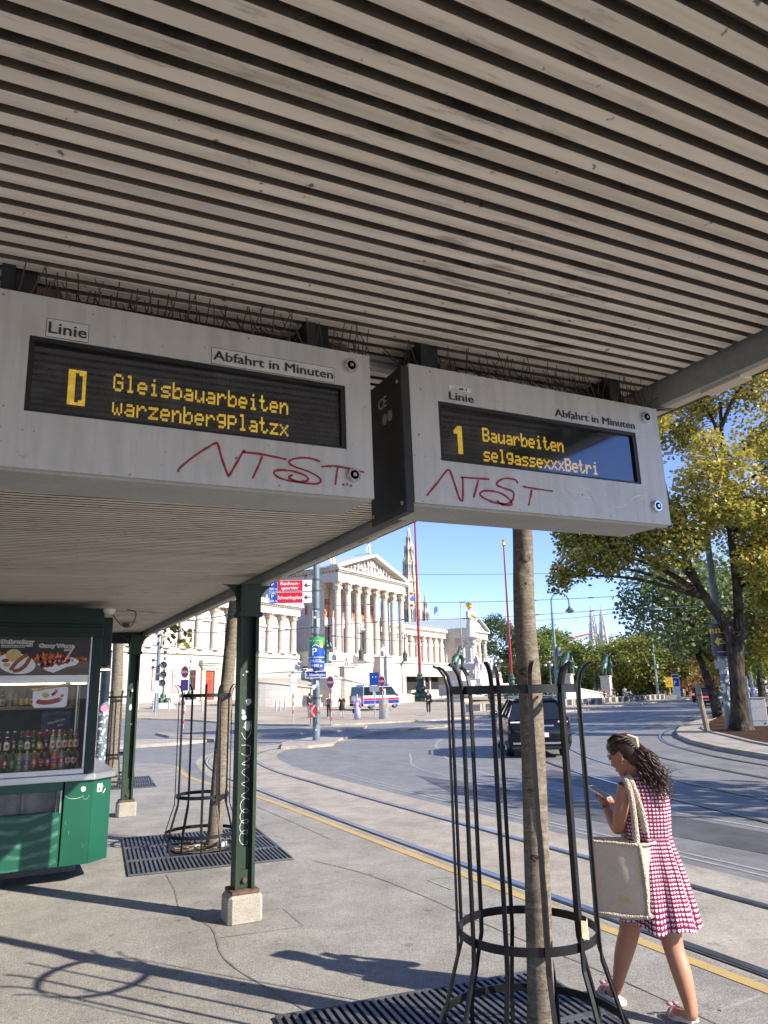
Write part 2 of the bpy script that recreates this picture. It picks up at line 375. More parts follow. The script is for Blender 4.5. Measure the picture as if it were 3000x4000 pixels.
slab('planting_bed_edge', mul, .1, .17, 'kerb_stone')
c = Vector((27, 19.5)); b = MB()
pts = [((Vector(p)-c)*.985+c) for p in mul]; cv = [(p.x, p.y, .165) for p in pts]
grid = []; n = len(pts)
b.add(cv + [((p.x*.55+(31 if p.x > 30 else 26)*.45), (p.y*.55+(24.5 if p.x > 30 else 16.5)*.45), .24) for p in pts], [(i, (i+1) % n, n+(i+1) % n, n+i) for i in range(n)] + [tuple(range(n, 2*n))])
tag(part('bark_mulch', b, 'bark_mulch', smooth=60), 'red brown bark mulch heaped in the planting bed under the trees', 'mulch', kind='stuff')
slab('far_pavement', [(58, 40), (140, 86), (260, 90), (120, -10), (75, 17)], .06, .118, 'pavement')
# ---------------------------------------------------------------- platform roof
def slatmat(name, a, b, dirt, thr):
    g = NG(name); v = g.co((.25, 1, 1)); v2 = g.co((1, 6, 1))
    c = g.ramp(g.noise(v, 1.6, 5), a, b, .3, .7)
    st = g.ramp(g.noise(g.co((.12, 9, 1)), 3, 5), .62, 1.05, .3, .62)
    c = g.mix(.75, c, g.mix(1, c, st, 'MULTIPLY'))
    d = g.math('MULTIPLY', g.ramp(g.noise(v2, 5, 7, .7), 0, 1, thr-.07, thr+.06), g.ramp(g.noise(g.co(), 1.6, 3), .15, 1, .4, .62))
    spots = g.ramp(g.noise(g.co((1, 1, 1)), 34, 2, .5), 0, .8, .7, .76)
    c = g.mix(d, c, dirt); c = g.mix(spots, c, (.03, .027, .024))
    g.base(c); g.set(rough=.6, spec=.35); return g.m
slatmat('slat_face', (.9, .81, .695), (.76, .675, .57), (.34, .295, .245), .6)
slatmat('slat_gap', (.17, .145, .118), (.11, .094, .076), (.04, .035, .03), .54)  # gap tone: dirt plus the shade between slats, put into the colour
mat('fascia_paint', (.29, .3, .28), (.24, .255, .235), .5, ns=4, fine=.15)
mat('fascia_cream', (.62, .54, .4), (.5, .42, .3), .6, ns=6)
mat('black_steel', (.016, .017, .018), (.03, .03, .03), .55, ns=10)
mat('roof_dark', (.05, .05, .05), None, .8)
mat('graffiti_orange', (.55, .2, .1), (.55, .45, .35), .7, ns=3); mat('graffiti_blue', (.08, .2, .3), (.5, .45, .38), .7, ns=3)
def zc(x): return 3.0 - .03*(2.1-x)
roof = root('platform_roof', 'long low tram stop roof with ribbed cream ceiling over the platform', 'roof', (2, 6.5, 0))
b = MB(); p = .0565; y = -3.5; X0, X1 = -4.2, 2.075
while y < 13.55:
    for x0, x1 in ((X0, X1),):
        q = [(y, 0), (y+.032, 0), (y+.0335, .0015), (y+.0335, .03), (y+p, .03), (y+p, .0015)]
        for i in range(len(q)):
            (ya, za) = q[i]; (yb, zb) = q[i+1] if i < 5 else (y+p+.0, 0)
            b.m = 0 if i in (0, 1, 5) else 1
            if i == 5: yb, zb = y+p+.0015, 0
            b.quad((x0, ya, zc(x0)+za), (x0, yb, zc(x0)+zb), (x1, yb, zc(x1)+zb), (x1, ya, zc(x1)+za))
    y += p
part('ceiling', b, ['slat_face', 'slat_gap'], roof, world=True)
b = MB(); b.bb(2.1, 2.135, -3.6, 13.56, 2.914, 3.06); part('fascia', b, 'fascia_paint', roof, world=True)
b = MB(); b.bb(2.136, 2.185, -3.6, 13.56, 2.917, 2.96)
for y in (1.5, 4.4, 6.2, 9.5, 12.5): b.bb(2.13, 2.19, y, y+.16, 2.905, 2.93)
part('light_channel', b, 'fascia_cream', roof, world=True)
b = MB()
for y0, y1 in ((-3.6, 3.2), (4.1, 9.6), (10.4, 13.6)):
    b.add([(2.19, y0, 2.93), (2.19, y1, 2.93), (3.1, y1, 3.35), (3.1, y0, 3.35), (2.19, y0, 3.08), (2.19, y1, 3.08), (3.1, y1, 3.40), (3.1, y0, 3.40)], [(0, 1, 2, 3), (7, 6, 5, 4), (0, 3, 7, 4), (1, 5, 6, 2), (2, 6, 7, 3), (0, 4, 5, 1)])
    b.bb(3.1, 3.13, y0, y1, 3.345, 3.43)
b.bb(2.186, 2.26, -3.6, 13.6, 2.99, 3.08)
part('eaves', b, 'black_steel', roof, world=True)
b = MB(); b.add([(X0, -3.6, zc(X0)+.034), (2.12, -3.6, zc(2.12)+.04), (2.12, 13.6, zc(2.12)+.04), (X0, 13.6, zc(X0)+.034)], [(0, 3, 2, 1)]); b.bb(X0, 2.12, -3.6, 13.6, 3.062, 3.16); b.bb(X0-.1, 2.12, 13.565, 13.7, 2.8, 3.15)
part('roof_deck', b, 'roof_dark', roof, world=True)
b = MB()
for P in ([(-.2, 11.3), (.5, 11.7), (1.2, 11.2), (1.7, 11.8)], [(.1, 10.6), (.8, 10.9), (1.5, 10.4)]): ribbon(b, P, .3, (0, 0, zc(1)-.012), (1, 0, 0), (0, 1, 0), 0)
b2 = MB(); b2.v = [(x, y, zc(x)-.0008) for x, y, z in b.v]; b2.f = [f[::-1] for f in b.f]; b2.mi = b.mi
part('ceiling_graffiti', b2, 'graffiti_orange', roof, world=True)
b = MB()
for P in ([(.6, 12.5), (1.1, 12.1), (1.6, 12.6)], [(.9, 10.2), (1.4, 10.0), (1.8, 10.3)]): ribbon(b, P, .2, (0, 0, 0), (1, 0, 0), (0, 1, 0), 0)
b2 = MB(); b2.v = [(x, y, zc(x)-.0008) for x, y, z in b.v]; b2.f = [f[::-1] for f in b.f]; b2.mi = b.mi
part('ceiling_tag', b2, 'graffiti_blue', roof, world=True)
# green H-section posts on stone blocks
g = NG('green_post_paint'); v = g.co((1, 1, .4)); c = g.ramp(g.noise(v, 3, 6), (.012, .027, .014), (.022, .043, .022)); chips = g.ramp(g.noise(g.co(), 26, 4, .6), 0, 1, .66, .72)
g.base(g.mix(chips, c, (.1, .12, .08))); g.set(rough=.55, spec=.4)
mat('stone_block', (.36, .325, .27), (.25, .225, .18), .9, ns=7, fine=.4, bump=.3, bs=40)
mat('white_scrawl', (.75, .76, .74), (.5, .52, .5), .7, ns=30); mat('sticker_white', (.7, .7, .68), (.45, .5, .5), .5, ns=25, lo=.45, hi=.55)
mat('rusty', (.16, .09, .05), (.08, .05, .035), .9, ns=20)
def post(x, y, tagged):
    b = MB(); z0, z1 = .27, 2.9
    # web across, flanges left and right, seen from the platform: H section with web facing the camera
    b.bb(x-.085, x-.06, y-.075, y+.075, z0, z1); b.bb(x+.055, x+.085, y-.085, y+.085, z0, z1); b.bb(x-.06, x+.055, y-.008, y+.008, z0, z1)
    p_ = part('post', b, 'green_post_paint', roof, world=True, bev=.002)
    c = MB(); c.add([], [])
    prof = [(0, 0), (.12, 0), (.135, -.02), (.135, -.05), (.1, -.06), (0, -.06)]
    c = MB(); c.bb(x-.11, x+.11, y-.1, y+.1, 2.60, 2.64); c.bb(x-.095, x+.095, y-.092, y+.092, 2.64, 2.905)
    # curved bracket reaching out under the fascia
    arc = [(.095+.16*(1-cos(a)), 2.655+.25*sin(a)) for a in [i*pi/2/8 for i in range(9)]] + [(.095, 2.905)]
    c.prism(arc, (x, y+.02, 0), (1, 0, 0), (0, 0, 1), (0, -.04, 0)); c.prism([(-q[0], q[1]) for q in arc][::-1], (x, y+.02, 0), (1, 0, 0), (0, 0, 1), (0, -.04, 0))
    part('bracket', c, 'green_post_paint', p_, world=True)
    d = MB(); d.box((x, y, .115), (.3, .27, .25), 0); part('base_block', d, 'stone_block', p_, world=True, bev=.03)
    e = MB(); e.bb(x-.058, x+.058, y-.03, y-.009, .27, .60); e.bb(x-.058, x+.058, y-.05, y-.031, .275, .42); part('foot_plate', e, 'green_post_paint', p_, world=True)
    f = MB(); f.cyl((x, y-.05, .34), (x, y-.075, .34), .022, n=6); part('bolt', f, 'rusty', p_, world=True)
    g = MB(); g.bb(x-.12, x+.12, y-.12, y+.12, .241, .268); part('rust_stain', g, 'rusty', p_, world=True)
    if tagged:
        o = (x-.06, y-.0085, 0); R, Uz = (1, 0, 0), (0, 0, 1)
        h = MB()
        ribbon(h, [(.03, 1.60), (.1, 1.66), (.105, 1.56), (.06, 1.5), (.02, 1.56)], .005, o, R, Uz); ribbon(h, [(.02, 1.45), (.1, 1.44), (.1, 1.36), (.03, 1.37)], .005, o, R, Uz); ribbon(h, [(.02, 1.38), (.1, 1.33), (.03, 1.29), (.1, 1.27)], .005, o, R, Uz)
        zz_ = [1.25-.08*i for i in range(10)]; ribbon(h, [((.03 if i % 2 else .1), z) for i, z in enumerate([1.26, 1.22, 1.15, 1.12, 1.07, 1.02, .99])], .004, o, R, Uz)
        loop = []
        for i in range(44):
            a = i*pi/5.2; loop.append((.06+.036*cos(a), .98-.0085*i+.035*sin(a)))
        ribbon(h, loop, .004, o, R, Uz)
        part('graffiti', h, 'white_scrawl', p_, world=True)
    h = MB()
    for (a, z, w_, hh) in ((-.03, 1.74, .05, .05), (.02, 1.83, .06, .08), (-.02, 1.69, .06, .05), (.015, 1.62, .07, .1), (.0, 2.1, .03, .02), (-.035, 2.07, .02, .015)) if tagged else ((-.02, 1.72, .05, .12), (.0, 2.0, .04, .06), (.01, 1.45, .03, .04)):
        pl = [(a + w_/2*cos(t)*rnd.uniform(.7, 1.1), z + hh/2*sin(t)*rnd.uniform(.7, 1.1)) for t in [i*2*pi/9 for i in range(9)]]
        h.prism(pl, (x, y-.0085, 0), (1, 0, 0), (0, 0, 1), (0, -.001, 0))
    part('sticker_remains', h, 'sticker_white', p_, world=True)
    return p_
post(2.0, 6.78, True); post(1.95, 13.3, False)
# small ceiling fittings
def fitting(x, y, lab, big):
    t = root('ceiling_lamp', lab, 'lamp', (x, y, zc(x)))
    b = MB(); b.lathe([(.1 if big else .07, 0), (.1 if big else .07, -.012), (.06, -.02)], n=20); part('collar', b, 'fascia_paint', t, smooth=40)
    b = MB(); b.lathe([(.055, -.02), (.05, -.06 if big else -.03), (.03, -.085 if big else -.045)], n=16); part('lamp_body', b, 'rusty' if big else 'black_steel', t, smooth=40)
fitting(1.55, 11.6, 'round rusty lamp fitting hanging from the ribbed ceiling near the roof edge', True)
fitting(.55, 10.35, 'small dark lamp fitting in the ceiling above the sausage stand window', False)

# ---------------------------------------------------------------- departure displays
g = NG('brushed_alu'); v = g.co((1, 1, 1)); c = g.ramp(g.noise(v, 2.5, 5), (.4, .39, .365), (.48, .465, .44)); c = g.mix(.5, c, g.ramp(g.noise(g.co((1, 1, .25)), 9, 6, .7), (.34, .325, .3), (.54, .525, .5), .3, .52))
sp = g.ramp(g.noise(g.co(), 60, 2, .5), 0, .85, .69, .74); dp = g.ramp(g.noise(g.co((14, 14, .9)), 2.2, 4, .6), .88, 1.03, .3, .55); c = g.mix(1, c, dp, 'MULTIPLY'); big = g.ramp(g.noise(g.co(), 11, 7, .75), 0, .7, .66, .74); c = g.mix(big, c, (.2, .17, .14)); g.base(g.mix(sp, c, (.09, .07, .06))); g.set(rough=.5, metal=.15, spec=.4)
mat('alu_grey', (.33, .335, .32), (.4, .4, .385), .5, metal=.1, ns=5, fine=.15)
mat('bezel_black', (.012, .012, .014), None, .5)
g = NG('screen_face'); v = g.co(); wv = g.n('TexWave', bands_direction='Z'); wv.inputs['Scale'].default_value = 26; g.l(v, wv.inputs[0])
g.base(g.ramp(wv.outputs['Fac'], (.003, .0045, .005), (.008, .011, .009))); g.set(rough=.5)
g = NG('display_glass'); tr = g.n('BsdfTransparent'); gl = g.n('BsdfGlossy'); gl.inputs['Roughness'].default_value = .06; fr = g.n('Fresnel'); fr.inputs[0].default_value = 1.95; mx = g.n('MixShader')
tr.inputs[0].default_value = (.92, .93, .95, 1); gl.inputs[0].default_value = (.8, .85, 1, 1)
g.l(fr.outputs[0], mx.inputs[0]); g.l(tr.outputs[0], mx.inputs[1]); g.l(gl.outputs[0], mx.inputs[2])
df = g.n('BsdfDiffuse'); df.inputs[0].default_value = (.6, .6, .62, 1); m2 = g.n('MixShader'); g.l(g.ramp(g.noise(g.co(), 14, 8, .75), .0, .12, .5, .75), m2.inputs[0]); g.l(mx.outputs[0], m2.inputs[1]); g.l(df.outputs[0], m2.inputs[2]); g.l(m2.outputs[0], g.out.inputs[0])
g = NG('led_amber'); v = g.co(); ns_ = g.ramp(g.noise(v, 130, 2), (.6, .36, .02), (.85, .58, .06)); g.base((.3, .2, .02)); g.l(ns_, g.b.inputs['Emission Color']); g.set(emit=.3, rough=.5)
mat('print_black', (.03, .03, .032), None, .5); mat('label_grey', (.5, .49, .46), (.42, .41, .39), .5, ns=20); mat('label_pale', (.56, .55, .52), (.48, .47, .44), .5, ns=20)
mat('marker_red', (.32, .025, .035), (.24, .03, .035), .6, ns=40); mat('scratch_white', (.75, .76, .75), None, .6)
mat('chrome', (.75, .75, .76), (.6, .6, .6), .2, 1); mat('wire_dark', (.05, .035, .03), (.09, .06, .045), .7, ns=20)
F57 = {'G': '01110100011000010111100011000101110', 'l': '01100001000010000100001000010001110', 'e': '00000000000111010001111111000001110', 'i': '00100000000110000100001000010001110', 's': '00000000000111110000011100000111110', 'b': '10000100001011011001100011000111110', 'a': '00000000000111000001011111000101111', 'u': '00000000001000110001100011001101101', 'r': '00000000001011011001100001000010000', 't': '01000010001110001000010000100100110', 'n': '00000000001011011001100011000110001', 'w': '00000000001000110001101011010101010', 'z': '00000000001111100010001000100011111', 'p': '00000111101000110001111101000010000', 'g': '00000011111000110001011110000101110', 'x': '00000000001000101010001000101010001', 'B': '11110100011000111110100011000111110'}
def dots(b, s, x0, z0, x1, h, pitch=None):
    n = len(s); adv = (x1-x0)/n; cw = adv/6.0; ch = h/7
    for k, c in enumerate(s):
        bits = F57.get(c)
        if not bits: continue
        for i, q in enumerate(bits):
            if q == '1':
                r, cc = divmod(i, 5); X = x0+k*adv+cc*cw; Z = z0+h-(r+1)*ch
                b.bb(X+cw*.06, X+cw*.86, .026, .03, Z+ch*.05, Z+ch*.95)
def display(loc, lab, sx, first):
    t = root('departure_display', lab, 'display', loc, rot=(0, -.0165, 0)); Wd, Hh, Dp = 1.04, .437, .235; s0, s1, q0, q1 = sx, sx+.822, .138, .33
    b = MB(); T = .018
    ring_o = [(0, 0), (Wd, 0), (Wd, Hh), (0, Hh)]; ring_i = [(s0, q0), (s1, q0), (s1, q1), (s0, q1)]
    vo = [(x, 0, z) for x, z in ring_o]; vi = [(x, 0, z) for x, z in ring_i]; vo2 = [(x, T, z) for x, z in ring_o]; vi2 = [(x, .05, z) for x, z in ring_i]
    fs = []
    for i in range(4):
        j = (i+1) % 4; fs += [(i, j, 4+j, 4+i), (8+j, 8+i, i, j)[::1], (4+i, 4+j, 12+j, 12+i)]
    b.add(vo+vi+vo2+vi2, fs); part('front_panel', b, 'brushed_alu', t, bev=0)
    b = MB(); b.bb(0, Wd, T+.002, Dp, .002, .012); b.bb(0, Wd, .014, .04, -.006, .004); b.bb(0, Wd, T+.004, Dp, Hh-.012, Hh-.001); b.bb(0.01, Wd-.01, Dp-.01, Dp, .012, Hh-.012); b.bb(.002, .012, T+.003, Dp-.01, .012, Hh-.012); b.bb(Wd-.012, Wd-.002, T+.003, Dp-.01, .012, Hh-.012)
    part('housing', b, 'alu_grey', t, bev=.003)
    b = MB()
    for x0, x1, z0, z1 in ((s0, s1, q1-.012, q1), (s0, s1, q0, q0+.008), (s0, s0+.012, q0+.008, q1-.012), (s1-.014, s1, q0+.008, q1-.012)): b.bb(x0+.0005, x1-.0005, .003, .045, z0+.0005, z1-.0005)
    part('bezel', b, 'bezel_black', t)
    b = MB(); b.bb(s0, s1, .032, .04, q0, q1); scr = part('screen', b, 'screen_face', t)
    b = MB(); b.quad((s0+.012, .012, q0+.008), (s1-.014, .012, q0+.008), (s1-.014, .012, q1-.012), (s0+.012, .012, q1-.012)); part('glass', b, 'display_glass', scr)
    d = MB()
    if first:
        for i in range(5):
            for j in range(14):
                if i in (0, 4) or j in (0, 13) or (i == 3 and False): d.bb(.229+i*.0082, .229+i*.0082+.0078, .026, .03, .178+j*.0065, .178+j*.0065+.0062)
        for j in range(14): d.bb(.2372, .245, .026, .03, .178+j*.0065, .178+j*.0065+.0062); d.bb(.2536, .2614, .026, .03, .178+j*.0065, .178+j*.0065+.0062) if j in (1, 12) else None
        lines = (('Gleisbauarbeiten', .333, .229, .8), ('warzenbergplatzx', .333, .165, .8))
    else:
        for j in range(14): d.bb(.181, .1965, .026, .03, .177+j*.0065, .177+j*.0065+.0062)
        d.bb(.168, .181, .026, .03, .242, .2535); d.bb(.1735, .181, .026, .03, .2535, .261)
        lines = (('Bauarbeiten', .276, .229, .61), ('selgassexxxBetri', .274, .163, .756))
    part('line_number', d, 'led_amber', scr)
    for q_ in lines: d = MB(); dots(d, *q_, .046); part('dot_matrix_text', d, 'led_amber', scr)
    R, Uz = (1, 0, 0), (0, 0, 1)
    b = MB()
    if first:
        for x0, x1, z0, z1 in ((.172, .266, .334, .38), (.572, .924, .333, .378)): b = MB(); b.bb(x0-.0015, x1+.0015, -.0005, -.0001, z0-.0015, z1+.0015); ls_ = part('label_rim', b, 'print_black', t); b = MB(); b.bb(x0, x1, -.0008, -.0006, z0, z1); part('label_strip', b, 'label_pale', ls_)
        text('Linie', (.177, -.001, .343), R, Uz, .042, 'print_black', t, width=.085, bold=.014); text('Abfahrt in Minuten', (.577, -.001, .344), R, Uz, .038, 'print_black', t, width=.343, bold=.014)
    else:
        text('Linie', (.14, -.0003, .341), R, Uz, .037, 'print_black', t, width=.09, bold=.014); text('Abfahrt in Minuten', (.557, -.0003, .343), R, Uz, .038, 'print_black', t, width=.362, bold=.014)
        b.bb(.141, .223, -.001, -.0002, .374, .39); st = part('sticker', b, 'sticker_white', t); text('49.1', (.175, -.0012, .376), R, Uz, .013, 'print_black', st, width=.03, bold=.01)
        c = MB(); c.bb(-.052, -.001, -.004, .24, -.045, .44) if False else None
    for z in (.393, .062):
        b = MB(); b.lathe([(.0, 0), (.021, 0), (.021, .008), (.018, .012), (.013, .012)], n=24); b.v = [(.976+x, -z_, z+y) for x, y, z_ in b.v]; L = part('lock', b, 'chrome', t, smooth=40)
        b = MB(); b.lathe([(.013, .0125), (.0, .0125)], n=20); b.v = [(.976+x, -z_, z+y) for x, y, z_ in b.v]; part('keyhole', b, 'bezel_black', L)
        b = MB(); b.bb(.971, .981, -.0145, -.0128, z-.005, z+.005); part('key_pin', b, 'chrome', L)
    gr = MB(); o = (0, 0, 0)
    if first:
        for P in ([(.493, .024), (.498, .036), (.537, .074), (.584, .11), (.593, .106), (.603, .072), (.619, .03), (.625, .031), (.658, .094), (.664, .098)], [(.658, .095), (.708, .095), (.779, .088)], [(.711, .09), (.702, .064), (.685, .026)], [(.877, .092), (.846, .099), (.806, .094), (.786, .082), (.799, .071), (.846, .059), (.877, .042), (.866, .028), (.819, .027), (.767, .032), (.744, .045), (.754, .055), (.793, .057), (.833, .048), (.839, .035), (.813, .029), (.786, .037), (.796, .047)], [(.88, .078), (.929, .084), (1.011, .075)], [(.929, .081), (.925, .057), (.921, .03)], [(.942, .031), (.948, .034)], [(.953, .036), (.96, .034)], [(.965, .03), (.972, .033)]): ribbon(gr, P, .0062, o, R, Uz)
        part('graffiti', gr, 'marker_red', t)
    else:
        for P in ([(.04, .022), (.083, .07), (.12, .11), (.134, .087), (.155, .023), (.166, .024), (.171, .085), (.173, .091), (.27, .095)], [(.228, .089), (.219, .064), (.206, .031)], [(.377, .091), (.37, .102), (.335, .104), (.307, .094), (.295, .08), (.317, .072), (.355, .063), (.355, .04), (.333, .022), (.283, .021), (.236, .036), (.233, .049), (.256, .057), (.301, .055), (.334, .041), (.348, .02), (.313, .017), (.291, .028)], [(.396, .083), (.443, .08), (.517, .078)], [(.431, .076), (.423, .049), (.414, .022)]): ribbon(gr, P, .0068, o, R, Uz)
        part('graffiti', gr, 'marker_red', t)
        gr = MB()
        for P in ([(.601, .103), (.578, .106), (.568, .095), (.588, .079), (.595, .063), (.572, .049), (.543, .052), (.516, .077)], [(.611, .054), (.659, .099), (.701, .042)], [(.609, .074), (.694, .064)], [(.738, .096), (.748, .065), (.782, .047), (.828, .054), (.88, .09), (.944, .101)], [(.944, .101), (.907, .081), (.913, .053)], [(.822, .112), (.823, .096)], [(.841, .112), (.843, .096)]): ribbon(gr, P, .0026, o, R, Uz)
        part('scratched_tag', gr, 'scratch_white', t)
        b = MB(); b.bb(-.03, -.002, .0, .23, -.03, .425); sp_ = part('side_panel', b, 'black_steel', t, bev=.003)
        text('CE', (-.0305, .15, .33), (0, -1, 0), Uz, .05, 'label_grey', sp_, bold=.01)
        b = MB()
        for y in (.11, .075): b = MB(); b.lathe([(.016, 0), (.016, .002), (0, .002)], c=(0, 0, 0), n=14); b.v = [(-.0305-z_, y+x*.9, .29+y_*1.1) for x, y_, z_ in b.v]; part('round_sticker', b, 'alu_grey', sp_)
        for y in (.02, .21):
            for z in (.0, .38): b = MB(); b.cyl((-.0305, y, z), (-.034, y, z), .006, n=8); part('rivet', b, 'alu_grey', sp_)
    for x in (.115, .905):
        b = MB(); b.bb(x-.05, x+.03, .06, .14, Hh, Hh+.12); b.bb(x-.05, x-.02, .03, .2, Hh, Hh+.09); part('hanger', b, 'black_steel', t)
        b = MB(); b.bb(x+.031, x+.085, .05, .11, Hh, Hh+.05); part('junction_box', b, 'rusty', t)
    b = MB(); x = .01; r_ = random.Random(3 if first else 5)
    while x < Wd+.02:
        for (dy, dx) in ((-.02, 0), (.05, .01), (.1, -.008)):
            xx = x+dx+r_.uniform(-.006, .006); a = r_.gauss(0, .22 if r_.random() < .75 else .7); l = r_.uniform(.07, .135)
            yb = .03+r_.uniform(-.02, .03); b.tube([(xx, yb, Hh-.002), (xx+sin(a)*l*(1 if dy else .6), yb+dy*l/.1, Hh+cos(a)*l*(.95 if dy == 0 or True else .8))], .0016, 4)
        x += .023
    for k in range(9):
        if not first: b.tube([(Wd-.03+r_.uniform(-.05, .02), .03, Hh), (Wd+r_.uniform(.04, .14), .0+r_.uniform(-.03, .05), Hh+r_.uniform(.01, .075))], .0014, 4)
    b.bb(.005, Wd-.005, .02, .028, Hh, Hh+.004); part('bird_spikes', b, 'wire_dark', t)
    return t
display((-.15, 1.8, 2.4115), 'grey departure display reading D Gleisbauarbeiten with framed black labels, above the sausage stand', .137, True)
display((1.022, 1.8, 2.4315), 'grey departure display reading 1 Bauarbeiten with scratched white tag, in front of the street trees', .098, False)
b = MB()
b = MB(); b.tube([(-.2, 2.0, 2.955), (2.05, 2.0, 2.985)], .02, 8); b.bb(-.2, 2.05, 1.98, 2.02, 2.93, 2.945)
part('cable_rail', b, 'alu_grey', roof, world=True)
# ---------------------------------------------------------------- sausage stand
g = NG('stand_green'); v = g.co()
c = g.ramp(g.noise(v, 1.4, 5), (.005, .066, .036), (.008, .086, .05), .35, .65)
sx = g.n('SeparateXYZ'); g.l(v, sx.inputs[0])
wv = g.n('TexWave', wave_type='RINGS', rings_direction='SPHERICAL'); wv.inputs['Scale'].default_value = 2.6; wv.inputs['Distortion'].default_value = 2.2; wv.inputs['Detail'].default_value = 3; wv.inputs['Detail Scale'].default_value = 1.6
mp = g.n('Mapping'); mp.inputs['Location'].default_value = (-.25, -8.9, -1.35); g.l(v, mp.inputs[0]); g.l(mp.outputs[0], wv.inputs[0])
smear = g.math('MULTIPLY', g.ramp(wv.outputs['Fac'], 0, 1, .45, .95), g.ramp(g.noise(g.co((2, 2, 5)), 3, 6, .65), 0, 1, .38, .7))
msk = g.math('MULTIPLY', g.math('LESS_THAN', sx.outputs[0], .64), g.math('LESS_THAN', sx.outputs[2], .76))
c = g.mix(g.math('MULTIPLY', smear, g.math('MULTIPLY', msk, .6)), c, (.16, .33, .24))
sp = g.ramp(g.noise(v, 40, 2, .5), 0, .8, .72, .77); g.base(g.mix(sp, c, (.1, .25, .18))); g.set(rough=.38, spec=.45)
mat('stand_dark_green', (.003, .02, .014), (.005, .028, .019), .4, ns=5)
mat('steel_brushed', (.6, .6, .59), (.48, .48, .47), .34, .85, ns=3, stretch=(.3, 1, 8), fine=.1)
mat('niche_metal', (.3, .28, .25), (.16, .145, .125), .6, .3, ns=6, fine=.3)
mat('inside_dark', (.09, .085, .075), (.06, .055, .05), .7); mat('wood_inside', (.3, .24, .17), (.2, .16, .11), .6, ns=4, stretch=(.3, 3, 3))
emit('tube_light', (1, .83, .42), 5)
mat('footing_stone', (.19, .17, .15), (.1, .095, .085), .95, ns=5, fine=.5, bump=.4, bs=30)
g = NG('window_glass'); tr = g.n('BsdfTransparent'); gl = g.n('BsdfGlossy'); gl.inputs['Roughness'].default_value = .015; fr = g.n('Fresnel'); fr.inputs[0].default_value = 1.45; mx = g.n('MixShader')
tr.inputs[0].default_value = (.93, .95, .94, 1); g.l(fr.outputs[0], mx.inputs[0]); g.l(tr.outputs[0], mx.inputs[1]); g.l(gl.outputs[0], mx.inputs[2]); g.l(mx.outputs[0], g.out.inputs[0])
st = root('sausage_stand', 'green sausage stand with lit bottle window and menu board under the platform roof', 'food stand', (0, 9.9, 0))
K = dict(parent=st, world=True)
b = MB(); b.bb(-2.6, .9, 9.58, 10.9, -.02, .2); part('footing', b, 'footing_stone', bev=.03, **K)
b = MB(); b.prism([(-2.6, 9.1), (.9, 9.1), (1.1, 9.25), (1.1, 11), (-2.6, 11)], (0, 0, .21), (1, 0, 0), (0, 1, 0), (0, 0, .82)); part('lower_body', b, 'stand_dark_green', **K)
b = MB(); b.bb(-2.6, .655, 8.9, 8.93, .2, .735); b.bb(-2.6, .655, 8.9, 8.93, .945, 1.035); b.bb(.632, .655, 8.9, 8.93, .735, .945); part('front_panel', b, 'stand_green', bev=.003, **K)
b = MB(); b.bb(.672, .945, 8.9, 8.925, .2, 1.03); part('side_panel', b, 'stand_green', bev=.002, **K)
b = MB(); b.prism([(.9465, 8.9005), (1.16, 9.1), (1.16, 11), (1.12, 11), (1.12, 9.12), (.9465, 8.94)], (0, 0, .2), (1, 0, 0), (0, 1, 0), (0, 0, .83)); part('corner_panel', b, 'stand_green', **K)
b = MB(); b.bb(-2.6, .632, 9.06, 9.08, .71, .96); b.bb(.6, .634, 8.935, 9.06, .72, .95); b.bb(.27, .3, 9.03, 9.05, .735, .945); b.bb(-2.6, .63, 8.935, 9.06, .71, .728); ni = part('niche_lining', b, 'niche_metal', **K)
b = MB(); b.bb(.634, .646, 8.892, 8.9, .728, .95); part('niche_trim', b, 'steel_brushed', ni, world=True)
b = MB(); b.prism([(-2.6, 8.86), (.96, 8.86), (1.2, 9.08), (1.2, 11.1), (-2.6, 11.1)], (0, 0, 1.036), (1, 0, 0), (0, 1, 0), (0, 0, .07)); part('counter', b, 'steel_brushed', bev=.006, **K)
b = MB(); b.bb(-2.6, .845, 8.89, 8.95, 1.107, 1.16); b.bb(.826, .845, 8.9, 8.93, 1.16, 2.56); b.bb(-2.6, .825, 8.892, 8.93, 2.065, 2.145); part('window_frame', b, 'steel_brushed', bev=.003, **K)
b = MB(); b.bb(.846, .95, 8.9, 9.02, 1.107, 2.56); b.bb(-2.6, .952, 8.9, 9.02, 2.56, 2.665); b.bb(-2.6, .955, 8.92, 9.0, 2.666, 2.70); b.bb(-2.6, .953, 8.905, 11, 2.70, 2.88); b.bb(-2.6, .845, 8.9, 8.94, 2.6, 2.612); part('upper_frame', b, 'stand_dark_green', bev=.004, **K)
b = MB(); b.bb(.9, .95, 9.03, 11, 1.107, 2.70); b.bb(-2.6, .9, 10.95, 11, 1.107, 2.7); b.bb(-2.6, .9, 9.03, 10.94, 2.6, 2.69); part('cabin_walls', b, 'inside_dark', **K)
b = MB(); b.bb(.956, 1.06, 9.0, 10.6, 2.24, 2.79); b.add([(.956, 8.99, 2.24), (1.06, 8.99, 2.2), (1.06, 10.6, 2.2), (.956, 10.6, 2.24)], [(0, 1, 2, 3)]); part('shutter_box', b, 'stand_dark_green', bev=.006, **K)
b = MB(); b.bb(.958, 1.058, 8.995, 9.03, 2.196, 2.206); part('side_tube', b, 'tube_light', **K)
b = MB(); b.bb(-2.6, .815, 8.95, 8.97, 2.045, 2.06); part('tube_lamp', b, 'tube_light', **K)
b = MB(); b.quad((-2.6, 8.915, 1.16), (.826, 8.915, 1.16), (.826, 8.915, 2.064), (-2.6, 8.915, 2.064)); part('window_pane', b, 'window_glass', **K)
